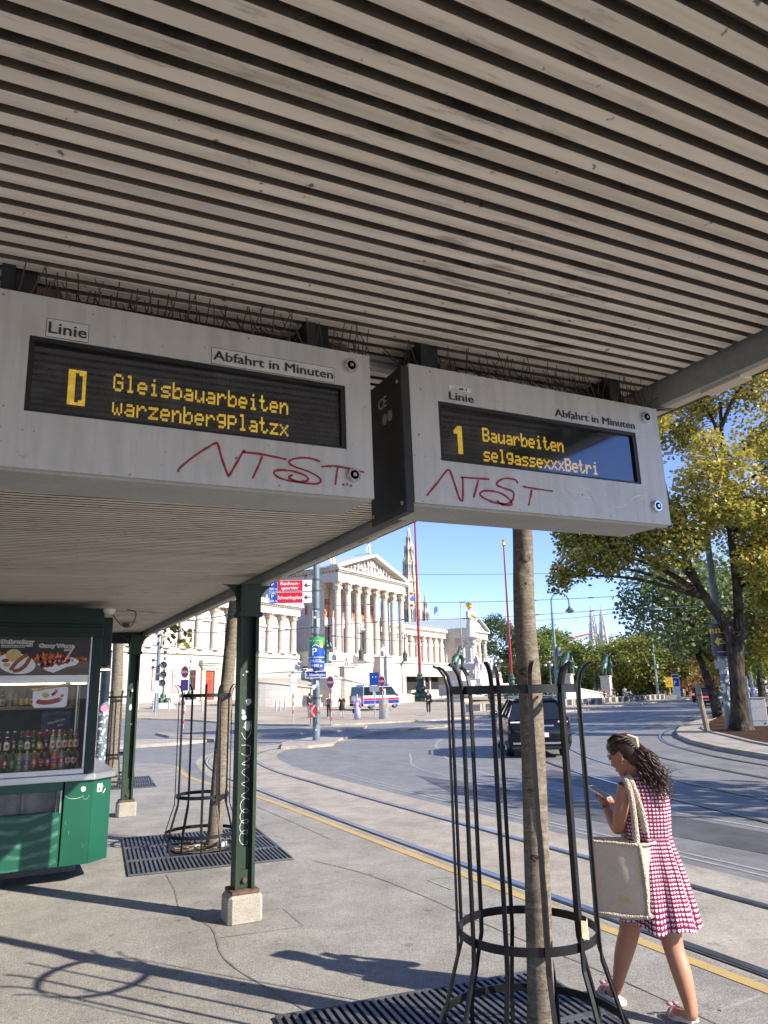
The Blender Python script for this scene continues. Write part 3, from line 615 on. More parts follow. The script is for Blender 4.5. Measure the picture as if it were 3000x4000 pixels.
b = MB(); b.bb(-2.6, .9, 8.97, 9.27, 1.108, 1.148); b.bb(-2.6, .82, 9.28, 9.62, 1.108, 1.318); part('bottle_shelf', b, 'wood_inside', **K)
b = MB()
b.bb(-2.6, .76, 9.95, 9.98, 1.775, 1.815); b.bb(-2.6, .76, 9.95, 9.98, 2.055, 2.1)
for x in (-.5, -.06, .075, .4, .76): b.bb(x-.022, x+.022, 9.945, 9.978, 1.816, 2.054)
b.bb(-2.6, .78, 10.2, 10.22, 1.78, 2.1); b.bb(-2.6, .78, 9.98, 10.2, 1.78, 1.795); part('wall_cabinet', b, 'wood_inside', **K)
b = MB(); b.bb(.8, .84, 9.9, 10.1, 1.11, 2.5); b.cyl((.79, 9.6, 1.11), (.79, 9.6, 2.5), .012); part('side_post', b, 'steel_brushed', **K)
b = MB(); b.lathe([(.075, 0), (.06, -.05), (.045, -.06)], c=(1.0, 8.93, 2.875), n=16); part('camera_dome', b, 'sticker_white', smooth=40, **K)
b = MB(); b.tube(smooth_line([(1.02, 8.95, 2.85), (1.15, 8.97, 2.7), (1.3, 9.3, 2.72), (1.38, 9.5, 2.9), (1.3, 9.7, 2.96)]), .006, 6); part('loose_cable', b, 'black_steel', **K)
# menu board
mat('board_black', (.028, .027, .026), (.045, .042, .04), .45); mat('board_table', (.15, .12, .1), (.1, .085, .07), .5, ns=3, stretch=(.5, 1, 6)); mat('board_flame', (.75, .2, .02), (.3, .05, .01), .5, ns=30, lo=.4, hi=.6)
mat('print_white', (.78, .77, .74), None, .4); mat('bun_brown', (.55, .36, .15), (.65, .47, .24), .5, ns=14); mat('sausage_brown', (.3, .085, .03), (.22, .06, .02), .35, ns=12); mat('sausage_red', (.34, .035, .025), (.22, .02, .015), .25, ns=20); mat('sausage_cut', (.62, .3, .22), (.5, .2, .14), .4, ns=40); mat('mustard', (.62, .42, .08), None, .4); mat('paper_plate', (.78, .78, .78), (.7, .7, .71), .5); mat('fork_wood', (.7, .54, .34), (.62, .46, .28), .6, ns=10)
mb = MB(); mb.bb(-.9, .822, 8.905, 8.93, 2.147, 2.556); board = part('menu_board', mb, 'board_black', **K)
YB = 8.9045
def fl(name, polys, m, lift, par=None):
    b = MB()
    for q in polys: b.prism(q, (0, YB-lift, 0), (1, 0, 0), (0, 0, 1), (0, -.0004, 0))
    return part(name, b, m, par or board, world=True)
def oval(cx, cz, a, h, n=22, rot=0): return [(cx+a*cos(t)*cos(rot)-h*sin(t)*sin(rot), cz+a*cos(t)*sin(rot)+h*sin(t)*cos(rot)) for t in [2*pi*i/n for i in range(n)]]
def sausage(P, wd):
    P = smooth_line([(x, z, 0) for x, z in P], 5); L, R = [], []
    for i, p in enumerate(P):
        t = (P[min(i+1, len(P)-1)]-P[max(i-1, 0)]).to_2d().normalized(); n = Vector((-t.y, t.x)); s_ = i/(len(P)-1); k = wd/2*min(1, (1-(2*s_-1)**8)**.5+.25)
        L.append(tuple(p.to_2d()+n*k)); R.append(tuple(p.to_2d()-n*k))
    return L + R[::-1]
fl('printed_table', [[(-.9, 2.148), (.82, 2.148), (.82, 2.29), (-.9, 2.3)]], 'board_table', .0003)
fp = []
for x0, k in ((-.06, 1.2), (.30, .9), (.36, 1.1), (.43, 1.15), (.5, 1.1), (.56, .7), (.70, .5), (.76, .5)):
    fp.append([(x0-.045, 2.3), (x0-.04, 2.3+.04*k), (x0-.02, 2.3+.03*k), (x0-.01, 2.3+.09*k), (x0+.012, 2.3+.05*k), (x0+.03, 2.3+.075*k), (x0+.045, 2.3)])
fl('printed_flames', fp, 'board_flame', .0006)
fl('printed_plate', [oval(.1, 2.268, .188, .107, rot=-.18), [(.297, 2.262), (.33, 2.27), (.5, 2.345), (.66, 2.33), (.72, 2.29), (.69, 2.25), (.6, 2.23), (.465, 2.168), (.4, 2.19)]], 'paper_plate', .0009)
fl('printed_bun', [oval(.062, 2.355, .075, .066)], 'bun_brown', .0013)
fl('printed_sausages', [sausage([(.045, 2.195), (.09, 2.27), (.15, 2.33), (.2, 2.365)], .04), sausage([(.07, 2.192), (.13, 2.2), (.19, 2.255), (.225, 2.335)], .04)], 'sausage_brown', .0016)
fl('printed_dips', [oval(-.01, 2.3, .035, .02)], 'sausage_red', .0016); fl('printed_mustard', [oval(.005, 2.255, .034, .022)], 'mustard', .0018)
r_ = random.Random(4)
fl('printed_slices', [oval(.36+.03*(i % 6)*1.6+r_.uniform(-.01, .01), 2.235+.026*(i//6)+.012*(i % 6)*.9, .03, .022, 9, r_.uniform(0, 3)) for i in range(18)], 'sausage_red', .0016)
fl('printed_sauce', [oval(.38+.045*i, 2.26+.01*i+r_.uniform(-.02, .02), .018, .014, 8, r_.uniform(0, 3)) for i in range(7)], 'sausage_cut', .002)
fl('printed_fork', [[(.562, 2.292), (.578, 2.286), (.668, 2.45), (.66, 2.46), (.648, 2.455)]], 'fork_wood', .0024)
Rx, Uz = (1, 0, 0), (0, 0, 1)
for s, x, z, wd, h in (('Debreziner', -.064, 2.482, .305, .052), ('mit Senf, Ketchup & Brot', -.064, 2.453, .232, .02), ('6,50€', .178, 2.45, .06, .032), ('with mustard, ketchup & bread', -.064, 2.437, .22, .014), ('Curry Wurst', .306, 2.44, .335, .052), ('6,50€', .558, 2.404, .062, .032)):
    text(s, (x, YB-.0006, z), Rx, Uz, h, 'print_white', board, width=wd*1.02, bold=.11, world=True, ext=.0002); text(s, (x, YB-.0014, z), Rx, Uz, h, 'print_black', board, width=wd, bold=.0, world=True, ext=.0002)
# picture stuck on the glass
mb = MB(); q = [(.29, 1.83), (.31, 1.805), (.6, 1.802), (.626, 1.82), (.632, 2.0), (.61, 2.022), (.3, 1.985), (.283, 1.96)]
mb.prism(q, (0, 8.9125, 0), (1, 0, 0), (0, 0, 1), (0, -.0012, 0)); stk = part('window_sticker', mb, 'paper_plate', **K); YB = 8.911
fl('printed_sausages', [sausage([(.325, 1.872), (.39, 1.858), (.47, 1.862), (.565, 1.887)], .048), sausage([(.47, 1.93), (.5, 1.955), (.52, 1.985)], .03)], 'sausage_red', .0004, stk)
fl('printed_slices', [oval(.56, 1.886, .016, .02), oval(.575, 1.925, .02, .018), oval(.51, 1.975, .014, .02, rot=.4)], 'sausage_cut', .0007, stk)
fl('printed_mustard', [oval(.41, 1.933, .034, .028)], 'mustard', .0004, stk)
fl('printed_fork', [[(.264, 1.975), (.3, 1.985), (.268, 1.99), (.268, 2.005), (.34, 2.01), (.4, 2.022), (.62, 2.062), (.648, 2.062), (.655, 2.045), (.64, 2.035), (.4, 1.99), (.34, 1.972)]], 'fork_wood', .0006, stk)
text('30. April: Welttag der Käsekrainer', (.335, YB-.0014, 1.987), (1, 0, .135), (-.135, 0, 1), .026, 'print_black', stk, width=.29, bold=.01, world=True, ext=.0002)
# stickers and scratches on the green panels
b = MB(); b.prism(oval(.857, .948, .024, .026), (0, 8.8995, 0), (1, 0, 0), (0, 0, 1), (0, -.0008, 0)); s_ = part('round_sticker', b, 'print_white', **K); text('pots', (.84, 8.8985, .942), Rx, Uz, .02, 'print_black', s_, width=.034, world=True)
cdir = Vector((.215, .2, 0)).normalized(); cn = Vector((.2, -.215, 0)).normalized()
b = MB(); o = Vector((.9465, 8.9, 0)) + cn*.0012
b.prism([(.075, .9), (.15, .9), (.15, .985), (.075, .985)], o, cdir, (0, 0, 1), cn*.0006); s_ = part('paw_sticker', b, 'print_white', **K)
b = MB(); [b.prism(oval(x, z, r, r*1.3, 9), o+cn*.001, cdir, (0, 0, 1), cn*.0004) for x, z, r in ((.112, .925, .013), (.095, .945, .006), (.106, .957, .006), (.119, .957, .006), (.13, .945, .006))]; part('paw_print', b, 'print_black', s_, world=True)
b = MB(); ribbon(b, [(.675, .9), (.72, .865), (.79, .857), (.85, .872), (.86, .885)], .003, (0, 8.8995, 0), Rx, Uz); ribbon(b, [(.855, .865), (.875, .845), (.9, .845), (.905, .86)], .0018, (0, 8.8995, 0), Rx, Uz)
for i in range(4): x, z = rnd.uniform(.69, .93), rnd.uniform(.3, .9); ribbon(b, [(x, z), (x+rnd.uniform(-.01, .01), z-.03)], .001, (0, 8.8995, 0), Rx, Uz)
part('paint_scratches', b, 'lime_spray' if False else 'sticker_white', **K)
b = MB(); b.prism([(.16, .87), (.2, .9), (.205, .93), (.19, .91)], o, cdir, (0, 0, 1), cn*.0006); b.prism([(.155, .93), (.17, .955), (.165, .96)], o, cdir, (0, 0, 1), cn*.0006); part('peeled_sticker', b, 'sticker_white', **K)
# bottles in the window
def gm(n, c, r=.12): return mat(n, c, tuple(x*.8 for x in c), r, spec=.7, coat=.3)
GL = {'brown': gm('bottle_brown', (.035, .014, .006)), 'green': gm('bottle_green', (.012, .09, .03)), 'clear': gm('bottle_clear', (.35, .36, .34)), 'cola': gm('bottle_cola', (.015, .008, .006)), 'orange': gm('bottle_orange', (.85, .22, .015)), 'amber': gm('bottle_amber', (.3, .08, .02)), 'red': gm('bottle_red', (.35, .02, .02))}
LC = {'white': (.72, .7, .66), 'red': (.6, .03, .03), 'green': (.03, .25, .08), 'blue': (.08, .12, .5), 'gold': (.6, .42, .12), 'black': (.03, .03, .03), 'purple': (.4, .03, .3), 'pink': (.7, .15, .15), 'cream': (.7, .6, .42), 'yellow': (.75, .6, .05)}
for k_, v_ in LC.items(): mat('print_'+k_ if k_ not in ('white', 'black') else 'paper_'+k_, v_, None, .4)
LM = {k_: ('print_'+k_ if k_ not in ('white', 'black') else 'paper_'+k_) for k_ in LC}
def bottle(x, y, z, h, r, gc, lc, cc, lab, word=None, group=None, soft=False, wm='paper_black'):
    t = root('bottle', lab, 'bottle', (x, y, z), 0, group)
    b = MB()
    if soft: b.lathe([(r*.8, 0), (r, .01), (r, h*.28), (r*.86, h*.36), (r, h*.5), (r*.95, h*.62), (r*.5, h*.82), (r*.36, h*.88), (r*.36, h*.93)], n=14)
    else: b.lathe([(r*.92, 0), (r, .006), (r, h*.56), (r*.9, h*.64), (r*.48, h*.78), (r*.4, h*.95)], n=14)
    part('glass', b, GL[gc], t, smooth=50)
    b = MB(); b.lathe([(r*.46, h*.93 if soft else h*.95), (r*.46, h), (r*.3, h*1.002)], n=12); part('cap', b, LM[cc], t, smooth=40)
    b = MB(); z0, z1 = (h*.3, h*.56) if soft else (h*.16, h*.5); n = 12
    a = [(-pi/2 - 1.25 + 2.5*i/n) for i in range(n+1)]
    b.strip([(r*1.02*cos(q), r*1.02*sin(q), z0) for q in a], [(r*1.02*cos(q), r*1.02*sin(q), z1) for q in a]); L = part('label', b, LM[lc], t, smooth=180)
    if not soft and lc in ('white', 'green', 'red'):
        b = MB(); b.strip([(r*.8*cos(q), r*.8*sin(q), h*.66) for q in a], [(r*.55*cos(q), r*.55*sin(q), h*.76) for q in a]); part('neck_label', b, LM[lc], t, smooth=180)
    if word: text(word, (-r*.72, -r*1.06, (z0+z1)/2-.008), Rx, Uz, .026, wm, L, width=r*1.45, bold=.02, ext=.0003)
    else:
        b = MB(); b.prism(oval(0, (z0+z1)/2, r*.42, h*.09, 10), (0, -r*1.05, 0), (1, 0, 0), (0, 0, 1), (0, -.0004, 0)); part('emblem', b, LM['gold' if lc in ('black', 'green', 'blue', 'purple') else 'red' if lc in ('white', 'cream') else 'white'], L)
G1, G2 = 'beer bottles in the back row of the stand window', 'soft drink bottles in the front row of the stand window'
for x, gc, lc, cc, lab, wd in ((.0, 'brown', 'white', 'gold', 'brown bottle at the picture edge end of the back row of the stand', None), (.084, 'brown', 'white', 'white', 'brown bottle with white and red label, first full one in the back row', None), (.154, 'brown', 'black', 'white', 'brown bottle with dark slanted label beside the green labelled one', None), (.225, 'brown', 'green', 'green', 'brown bottle with round green label in the back row of the stand', 'Gösser'), (.289, 'green', 'white', 'green', 'green bottle with plain white label right of the green labelled one', None), (.35, 'green', 'black', 'green', 'green bottle with black oval label in the stand window', None), (.411, 'brown', 'gold', 'white', 'short brown bottle with gold label under the blue crate', None), (.48, 'brown', 'black', 'white', 'brown bottle with black round emblem label right of the gold one', None), (.546, 'clear', 'white', 'white', 'tall clear bottle with white lettered label in the back row', None), (.612, 'clear', 'white', 'white', 'clear bottle with wide white label next to the dark green one', None), (.671, 'green', 'white', 'black', 'green bottle with white label beneath a blue tag', None), (.734, 'green', 'cream', 'gold', 'dark green bottle with cream label near the window frame', None), (.79, 'red', 'white', 'red', 'red bottle standing last by the window frame', None)):
    bottle(x, 9.4, 1.319, .235 if lc != 'gold' else .21, .03, gc, lc, cc, lab, wd, G1, wm='paper_white')
for x, gc, lc, cc, lab, wd in ((.0, 'green', 'white', 'green', 'green soft drink bottle cut by the picture edge in the front row', None), (.079, 'green', 'red', 'green', 'green soft drink bottle with dark red label, front row', None), (.148, 'green', 'green', 'green', 'plain green soft drink bottle with green label, front row', None), (.216, 'clear', 'green', 'green', 'clear bottle with bright green label in the front row', None), (.289, 'clear', 'blue', 'yellow', 'clear bottle with blue label and yellow cap', None), (.359, 'amber', 'pink', 'yellow', 'amber bottle with pink label and yellow cap', None), (.43, 'cola', 'red', 'red', 'cola bottle with red cap and red lettered label', 'Coca-Cola'), (.493, 'cola', 'red', 'black', 'cola bottle with dark cap and red label', None), (.561, 'orange', 'purple', 'yellow', 'orange drink bottle with purple label and yellow cap', 'urvo'), (.629, 'clear', 'red', 'red', 'clear bottle with red cap and red label', None), (.694, 'green', 'cream', 'yellow', 'pale green bottle with cream label and yellow cap', None), (.755, 'brown', 'white', 'black', 'brown bottle with white label at the right end of the front row', None)):
    bottle(x, 9.12, 1.149, .205, .03, gc, lc, cc, lab, wd, G2, True, 'paper_white')
GB = 'jars and bottles in the wall cabinet of the stand'
for i, (x, gc, lc) in enumerate(((.0, 'brown', 'white'), (.14, 'clear', 'gold'), (.2, 'amber', 'gold'), (.26, 'brown', 'gold'), (.32, 'brown', 'cream'))):
    bottle(x, 10.08, 1.796, .2, .032, gc, lc, 'black', ('dark wine bottle with white label in the left wall cabinet', 'clear jar with gold label first in the right wall cabinet', 'amber bottle with gold label second in the right wall cabinet', 'brown bottle with gold label third in the right wall cabinet', 'brown bottle with cream label behind the paper plate picture')[i], None, GB)
mat('crate_blue', (.03, .045, .16), (.022, .035, .13), .45, ns=5); mat('crate_red', (.4, .03, .035), None, .5)
t = root('beer_crate', 'dark blue beer crate with white slanted lettering behind the bottles', 'crate', (.6, 10.1, 1.53))
b = MB()
for z0, z1 in ((0, .05), (.17, .215)): b.bb(-.16, .16, -.12, -.11, z0, z1)
b.bb(-.16, -.1, -.12, -.11, .05, .17); b.bb(.1, .16, -.12, -.11, .05, .17); b.bb(-.1, .1, -.12, -.11, .05, .135); b.bb(-.16, -.15, -.11, .12, 0, .215); b.bb(.15, .16, -.11, .12, 0, .215); b.bb(-.15, .15, .11, .12, 0, .215); b.bb(-.15, .15, -.11, .11, 0, .01)
part('crate_body', b, 'crate_blue', t)
text('Wieselburger', (-.09, -.1205, .06), (1, 0, .28), (-.1, 0, 1), .045, 'print_white', t, width=.2, bold=.01, italic=.2); text('Bier', (.02, -.1205, .035), (1, 0, .28), (-.1, 0, 1), .04, 'print_white', t, width=.07, bold=.01, italic=.2)
t = root('beer_crate', 'red crate under the dark blue beer crate in the stand', 'crate', (.52, 10.1, 1.3)); b = MB(); b.bb(-.3, .26, -.13, .12, .0, .06); b.bb(-.3, .26, -.13, -.12, .06, .09); b.bb(-.3, .26, -.13, -.12, .16, .228); b.bb(-.3, -.2, -.13, -.12, .09, .16); b.bb(.16, .26, -.13, -.12, .09, .16); part('crate_body', b, 'crate_red', t)
b = MB(); b.bb(-.1, .06, -.131, -.13, .02, .06); part('crate_badge', b, 'print_white', t)
t = root('shelf_rack', 'dark steel rack carrying the crates inside the stand', 'rack', (.5, 10.1, 1.1)); b = MB(); b.bb(-.5, .35, -.14, .14, .17, .196)
for x in (-.48, .33): b.bb(x-.015, x+.015, -.13, -.1, 0.0, .17)
part('shelf_board', b, 'steel_brushed', t)
# ---------------------------------------------------------------- the columned parliament building
def ashlar(name, a, b, w_, h_, mort=.7):
    g = NG(name); c = g.n('TexCoord'); s_ = g.n('SeparateXYZ'); g.l(c.outputs['Object'], s_.inputs[0]); cb = g.n('CombineXYZ'); g.l(g.math('ADD', s_.outputs[0], s_.outputs[1]), cb.inputs[0]); g.l(s_.outputs[2], cb.inputs[1])
    br = g.n('TexBrick'); g.l(cb.outputs[0], br.inputs[0]); br.inputs['Scale'].default_value = 1; br.inputs['Brick Width'].default_value = w_; br.inputs['Row Height'].default_value = h_; br.inputs['Mortar Size'].default_value = .018
    br.inputs['Color1'].default_value = (*a, 1); br.inputs['Color2'].default_value = (*b, 1); br.inputs['Mortar'].default_value = (*[x*mort for x in a], 1)
    c = g.mix(.4, br.outputs[0], g.ramp(g.noise(g.co(), .5, 6), tuple(x*.75 for x in a), b, .3, .7)); g.base(c); g.set(rough=.85, spec=.2); return g.m
ashlar('ashlar_cream', (.5, .445, .365), (.57, .515, .43), 1.9, .62, .75); ashlar('ashlar_grey', (.46, .43, .38), (.54, .5, .45), 2.2, .75, .72)
mat('stone_white', (.56, .51, .435), (.46, .415, .35), .8, ns=1.5, fine=.1); mat('stone_shaded', (.44, .36, .32), (.52, .44, .38), .85, ns=.8); mat('marble', (.6, .575, .53), (.46, .435, .4), .55, ns=3, fine=.1)  # second mat: pinkish shade of the flank walls put into its colour
mat('capital_stone', (.66, .58, .46), (.36, .3, .24), .9, ns=5, lo=.42, hi=.58)
mat('zinc_roof', (.42, .47, .48), (.36, .42, .43), .6, ns=2, stretch=(4, .3, 1)); mat('mosaic', (.55, .25, .06), (.25, .06, .05), .5, ns=1.6, lo=.45, hi=.55)
mat('window_wood', (.24, .035, .025), (.3, .06, .03), .5); mat('door_wood', (.42, .11, .03), (.3, .07, .02), .5, ns=4); mat('dark_gap', (.02, .02, .02), None, .7)
mat('pane_reflection_white', (.75, .76, .78), (.66, .68, .72), .25, spec=.6); mat('pane_dark', (.03, .035, .04), None, .12, spec=.7)  # first mat: white window reflection put into the pane colour
mat('bronze_green', (.09, .17, .13), (.03, .05, .045), .5, .35, ns=3, lo=.4, hi=.6); mat('gold_leaf', (.85, .5, .08), (.75, .42, .06), .3, .75)
par = root('parliament_building', 'white parliament building with columned temple portico and long pilastered wings', 'building', (PO.x, PO.y, 0), rad(33))
def P_(name, b, m, p=None, **k): return part(name, b, m, p or par, **k)
def fluted(b, x, y, z0, z1, r, n=20):
    def ring(z, rr): return [(x+rr*(1 if k % 2 else .9)*cos(pi*k/n), y+rr*(1 if k % 2 else .9)*sin(pi*k/n), z) for k in range(2*n)]
    b.loft([ring(z0, r), ring(z0+(z1-z0)*.4, r*.97), ring(z1, r*.84)], True)
def capital(b, x, y, z0, z1, r):
    h = z1-z0
    b.lathe([(r*.85, z0), (r*1.0, z0+h*.05), (r*.88, z0+h*.1), (r*1.15, z0+h*.32), (r*.95, z0+h*.36), (r*1.25, z0+h*.62), (r*1.05, z0+h*.66), (r*1.45, z0+h*.9)], (x, y, 0), 10); b.bb(x-r*1.5, x+r*1.5, y-r*1.5, y+r*1.5, z0+h*.9, z1)
    for k in range(8): a = k*pi/4; b.ell((x+r*1.2*cos(a), y+r*1.2*sin(a), z0+h*(.4 if k % 2 else .72)), (r*.28, r*.28, h*.16), 6, 4)
def column(x, y, z0, z1, r, cap=1.9, name='column'):
    b = MB(); fluted(b, x, y, z0+.35, z1-cap, r); c = P_(name, b, 'stone_white', smooth=None)
    b = MB(); capital(b, x, y, z1-cap, z1, r); P_('capital', b, 'capital_stone', c)
    b = MB(); b.lathe([(r*1.35, z0), (r*1.4, z0+.15), (r*1.2, z0+.22), (r*1.15, z0+.35)], (x, y, 0), 18); P_('column_base', b, 'stone_white', c, smooth=50)
for i in range(8): column(.15+i*3.27, 0, 8.25, 20.7, .62)
for u in (.15, 23.04): column(u, 3.4, 8.25, 20.7, .62)
b = MB(); b.bb(-.6, 23.8, -.7, .7, 20.71, 22.3); b.bb(-.6, .6, .7, 6, 20.71, 22.3); b.bb(22.6, 23.8, .7, 6, 20.71, 22.3); b.bb(-.66, 23.86, -.76, .75, 21.35, 21.42); P_('architrave', b, 'stone_white')
b = MB(); b.bb(.6, 22.6, .7, 6, 21.9, 22.25); P_('portico_ceiling', b, 'stone_shaded')
b = MB(); b.bb(-1.2, 24.4, -1.3, 45, 22.62, 23.02); P_('cornice', b, 'stone_white')
b = MB(); x = -.8
while x < 24.1: b.bb(x, x+.3, -1.1, -.7, 22.31, 22.6); x += .62
y = -.2
while y < 44: b.bb(-1.05, -.6, y, y+.3, 22.31, 22.6); y += .62
P_('dentils', b, 'stone_white')
b = MB(); A, B_, T_ = (-.9, 23.03), (24.1, 23.03), (11.6, 26.6)
b.prism([A, B_, T_], (0, .4, 0), (1, 0, 0), (0, 0, 1), (0, 44, 0)); P_('gable', b, 'stone_white')
b = MB()
for p, q in ((A, T_), (B_, T_)):
    d = Vector((q[0]-p[0], 0, q[1]-p[1])); e = d.normalized(); up = Vector((-e.z, 0, e.x)) if e.x > 0 else Vector((e.z, 0, -e.x)); s_ = Vector((p[0], -1.2, p[1]+.02)) - e*.5; q2 = s_ + d + e*.55
    c4 = [s_, q2, q2+up*.62, s_+up*.62]; b.add(c4+[v+Vector((0, 1.7, 0)) for v in c4], [(0, 1, 2, 3), (7, 6, 5, 4), (0, 4, 5, 1), (1, 5, 6, 2), (2, 6, 7, 3), (3, 7, 4, 0)])
P_('raking_cornice', b, 'stone_white')
b = MB()
for s_ in (-1, 1): b.add([(11.6+s_*13.4, -1.0, 22.95), (11.6, -1.0, 27.3), (11.6, 45, 27.3), (11.6+s_*13.4, 45, 22.95), (11.6+s_*13.4, -1.0, 23.03), (11.6, -1.0, 27.42), (11.6, 45, 27.42), (11.6+s_*13.4, 45, 23.03)], [(4, 5, 6, 7) if s_ < 0 else (7, 6, 5, 4), (0, 4, 7, 3) if s_ < 0 else (3, 7, 4, 0)])
for k in range(30): b.bb(-1.4, -1.3, k*1.5, k*1.5+.08, 22.9, 23.3)
P_('roof', b, 'zinc_roof')
def statue_fig(b, x, y, z, h, seat=False, ang=0, arm=1):
    """draped figure of height h"""
    M = Matrix.Rotation(ang, 3, 'Z'); V = lambda a, c, d: Vector((x, y, z)) + M @ Vector((a*h, c*h, d*h))
    if seat:
        b.tube([V(0, .05, .02), V(0, .03, .2), V(0, 0, .42)], [h*.2, h*.2, h*.16], 10); b.tube([V(.08, 0, .36), V(.09, -.24, .36), V(.09, -.27, .05)], [h*.1, h*.085, h*.06], 8); b.tube([V(-.08, 0, .36), V(-.09, -.24, .34), V(-.11, -.25, .03)], [h*.1, h*.085, h*.06], 8)
        b.tube([V(0, 0, .38), V(0, .02, .6), V(0, 0, .78)], [h*.15, h*.14, h*.07], 10); hz = .88
    else:
        b.tube([V(0, 0, 0), V(0, 0, .3), V(.01, 0, .55), V(0, 0, .7), V(0, 0, .82), V(0, 0, .86)], [h*.13, h*.11, h*.1, h*.12, h*.11, h*.04], 10); hz = .93
    b.ell(V(0, -.01, hz), (h*.055, h*.06, h*.075), 8, 6)
    s_ = .62 if seat else .8
    b.tube([V(.13, 0, s_+.08), V(.2, -.04, s_-.12), V(.13*arm, -.2, s_-.12+.1*arm)], [h*.05, h*.042, h*.03], 6); b.tube([V(-.13, 0, s_+.08), V(-.2, 0, s_-.14), V(-.12, -.12, s_-.28)], [h*.05, h*.042, h*.03], 6)
r_ = random.Random(12)
for i in range(17):
    u = 2.4+i*1.15; top = 23.1+min((u+.9), (24.1-u))*.27; h = max(.5, top-23.12)*.92
    b = MB(); statue_fig(b, u, .02, 23.05, h, r_.random() < .4 and h > 1, r_.uniform(-1, 1), r_.choice((-1, 1))); P_('pediment_figure', b, 'marble', smooth=60)
for u, z, h in ((11.6, 27.2, 1.9), (-.6, 23.4, 1.7), (23.9, 23.4, 1.7)):
    b = MB(); b.box((u, .3, z+.15), (.9, .9, .3)); statue_fig(b, u, .3, z+.3, h); b.ell((u-.45, .5, z+.9), (.35, .15, .7), 8, 5); b.ell((u+.45, .5, z+.9), (.35, .15, .7), 8, 5); P_('roof_statue', b, 'marble', smooth=60)
b = MB(); b.bb(-.3, 23.5, 6, 6.6, 8.2, 15.2); b.bb(-.3, 23.5, 6, 6.6, 18.6, 22.2); P_('portico_wall', b, 'stone_white')
b = MB(); b.bb(-.3, 23.5, 6, 6.6, 15.2, 18.6); P_('mosaic_frieze', b, 'mosaic')
b = MB()
for u in (5.2, 11.6, 18): b.bb(u-1.1, u+1.1, 5.9, 6, 8.3, 13.6)
P_('portico_doors', b, 'dark_gap')
for k in range(8):
    b = MB(); b.bb(.15+3.27*k-.5, .15+3.27*k+.5, 5.6, 6, 8.25, 20.6); P_('pilaster', b, 'stone_shaded')
b = MB(); b.bb(-.5, 23.7, 6.6, 45, 7, 22.3); P_('central_block', b, 'stone_shaded')
for u in (-20, 60): pass
# central base, steps
b = MB(); b.bb(-11, 26, -2.2, 6, 5.9, 8.2)
for k in range(9): b.bb(1.5, 21.7, -2.2-.55*(9-k), -2.2, 5.95+k*.25-.25, 5.95+k*.25)
P_('portico_steps', b, 'stone_white')
# wings
def wing(u0, u1, y, zb, cols, r, zc0, tall, deep=18, low=None):
    b = MB(); b.bb(u0, u1, y, y+deep, zb, 15.0 if tall else 15.0); w_ = P_('wing_wall', b, 'stone_white')
    b = MB(); b.bb(u0-.05, u1+.05, y-.75, y+deep, 13.65, 14.7); b.bb(u0-.35, u1+.35, y-1.3, y+deep, 15.0, 15.45); x = u0
    while x < u1: b.bb(x, x+.22, y-1.1, y-.4, 14.72, 14.98); x += .55
    P_('wing_cornice', b, 'stone_white')
    b = MB(); b.bb(u0-.3, u1+.3, y-1.2, y+deep, 15.46, 15.75); x = u0
    while x < u1: b.lathe([(.12, 15.75), (.2, 16.0), (.05, 16.35)], (x, y-1, 0), 6); x += 1.3
    P_('parapet', b, 'zinc_roof')
    for u in cols: column(u, y-.35, 7.72, 13.65, r, .95, 'wing_column')
    for u in cols:
        if u+2.9 > u1: continue
        c = u+1.48
        b = MB(); b.bb(c-.56, c-.5, y-.05, y, 8.3, 11.02); b.bb(c+.47, c+.56, y-.05, y, 8.3, 11.02); b.bb(c-.5, c+.5, y-.045, y, 9.95, 10.1); b.bb(c-.025, c+.025, y-.045, y, 8.3, 9.95); f = P_('window', b, 'window_wood')
        b = MB(); b.bb(c-.5, c+.5, y-.03, y-.005, 8.3, 11.0); P_('pane', b, 'pane_reflection_white', f)
        b = MB(); b.bb(c-.9, c+.9, y-.3, y, 11.6, 11.78); b.prism([(-.95, 11.78), (.95, 11.78), (0, 12.45)], (c, y-.3, 0), (1, 0, 0), (0, 0, 1), (0, .3, 0)); b.prism([(-.6, 11.86), (.6, 11.86), (0, 12.25)], (c, y-.305, 0), (1, 0, 0), (0, 0, 1), (0, .004, 0)); b.bb(c-.72, c+.72, y-.2, y, 8.05, 8.28); P_('window_pediment', b, 'stone_white', f)
wing(-62, -11.7, 0, 7.7, [-12.95-2.95*k for k in range(16)], .5, 0, True)
wing(24, 56, 6, 7.5, [25.2+3.02*k for k in range(11)], .45, 0, True)
b = MB(); b.bb(-62.2, -11.6, -.35, 18, .5, 7.05); P_('basement_wall', b, 'ashlar_cream')
b = MB(); b.bb(-62.3, -11.5, -.6, 18, 7.06, 7.7); P_('string_course', b, 'stone_white')
b = MB(); b.bb(26, 72, 2, 24, .5, 7.4); P_('basement_wall', b, 'ashlar_cream')
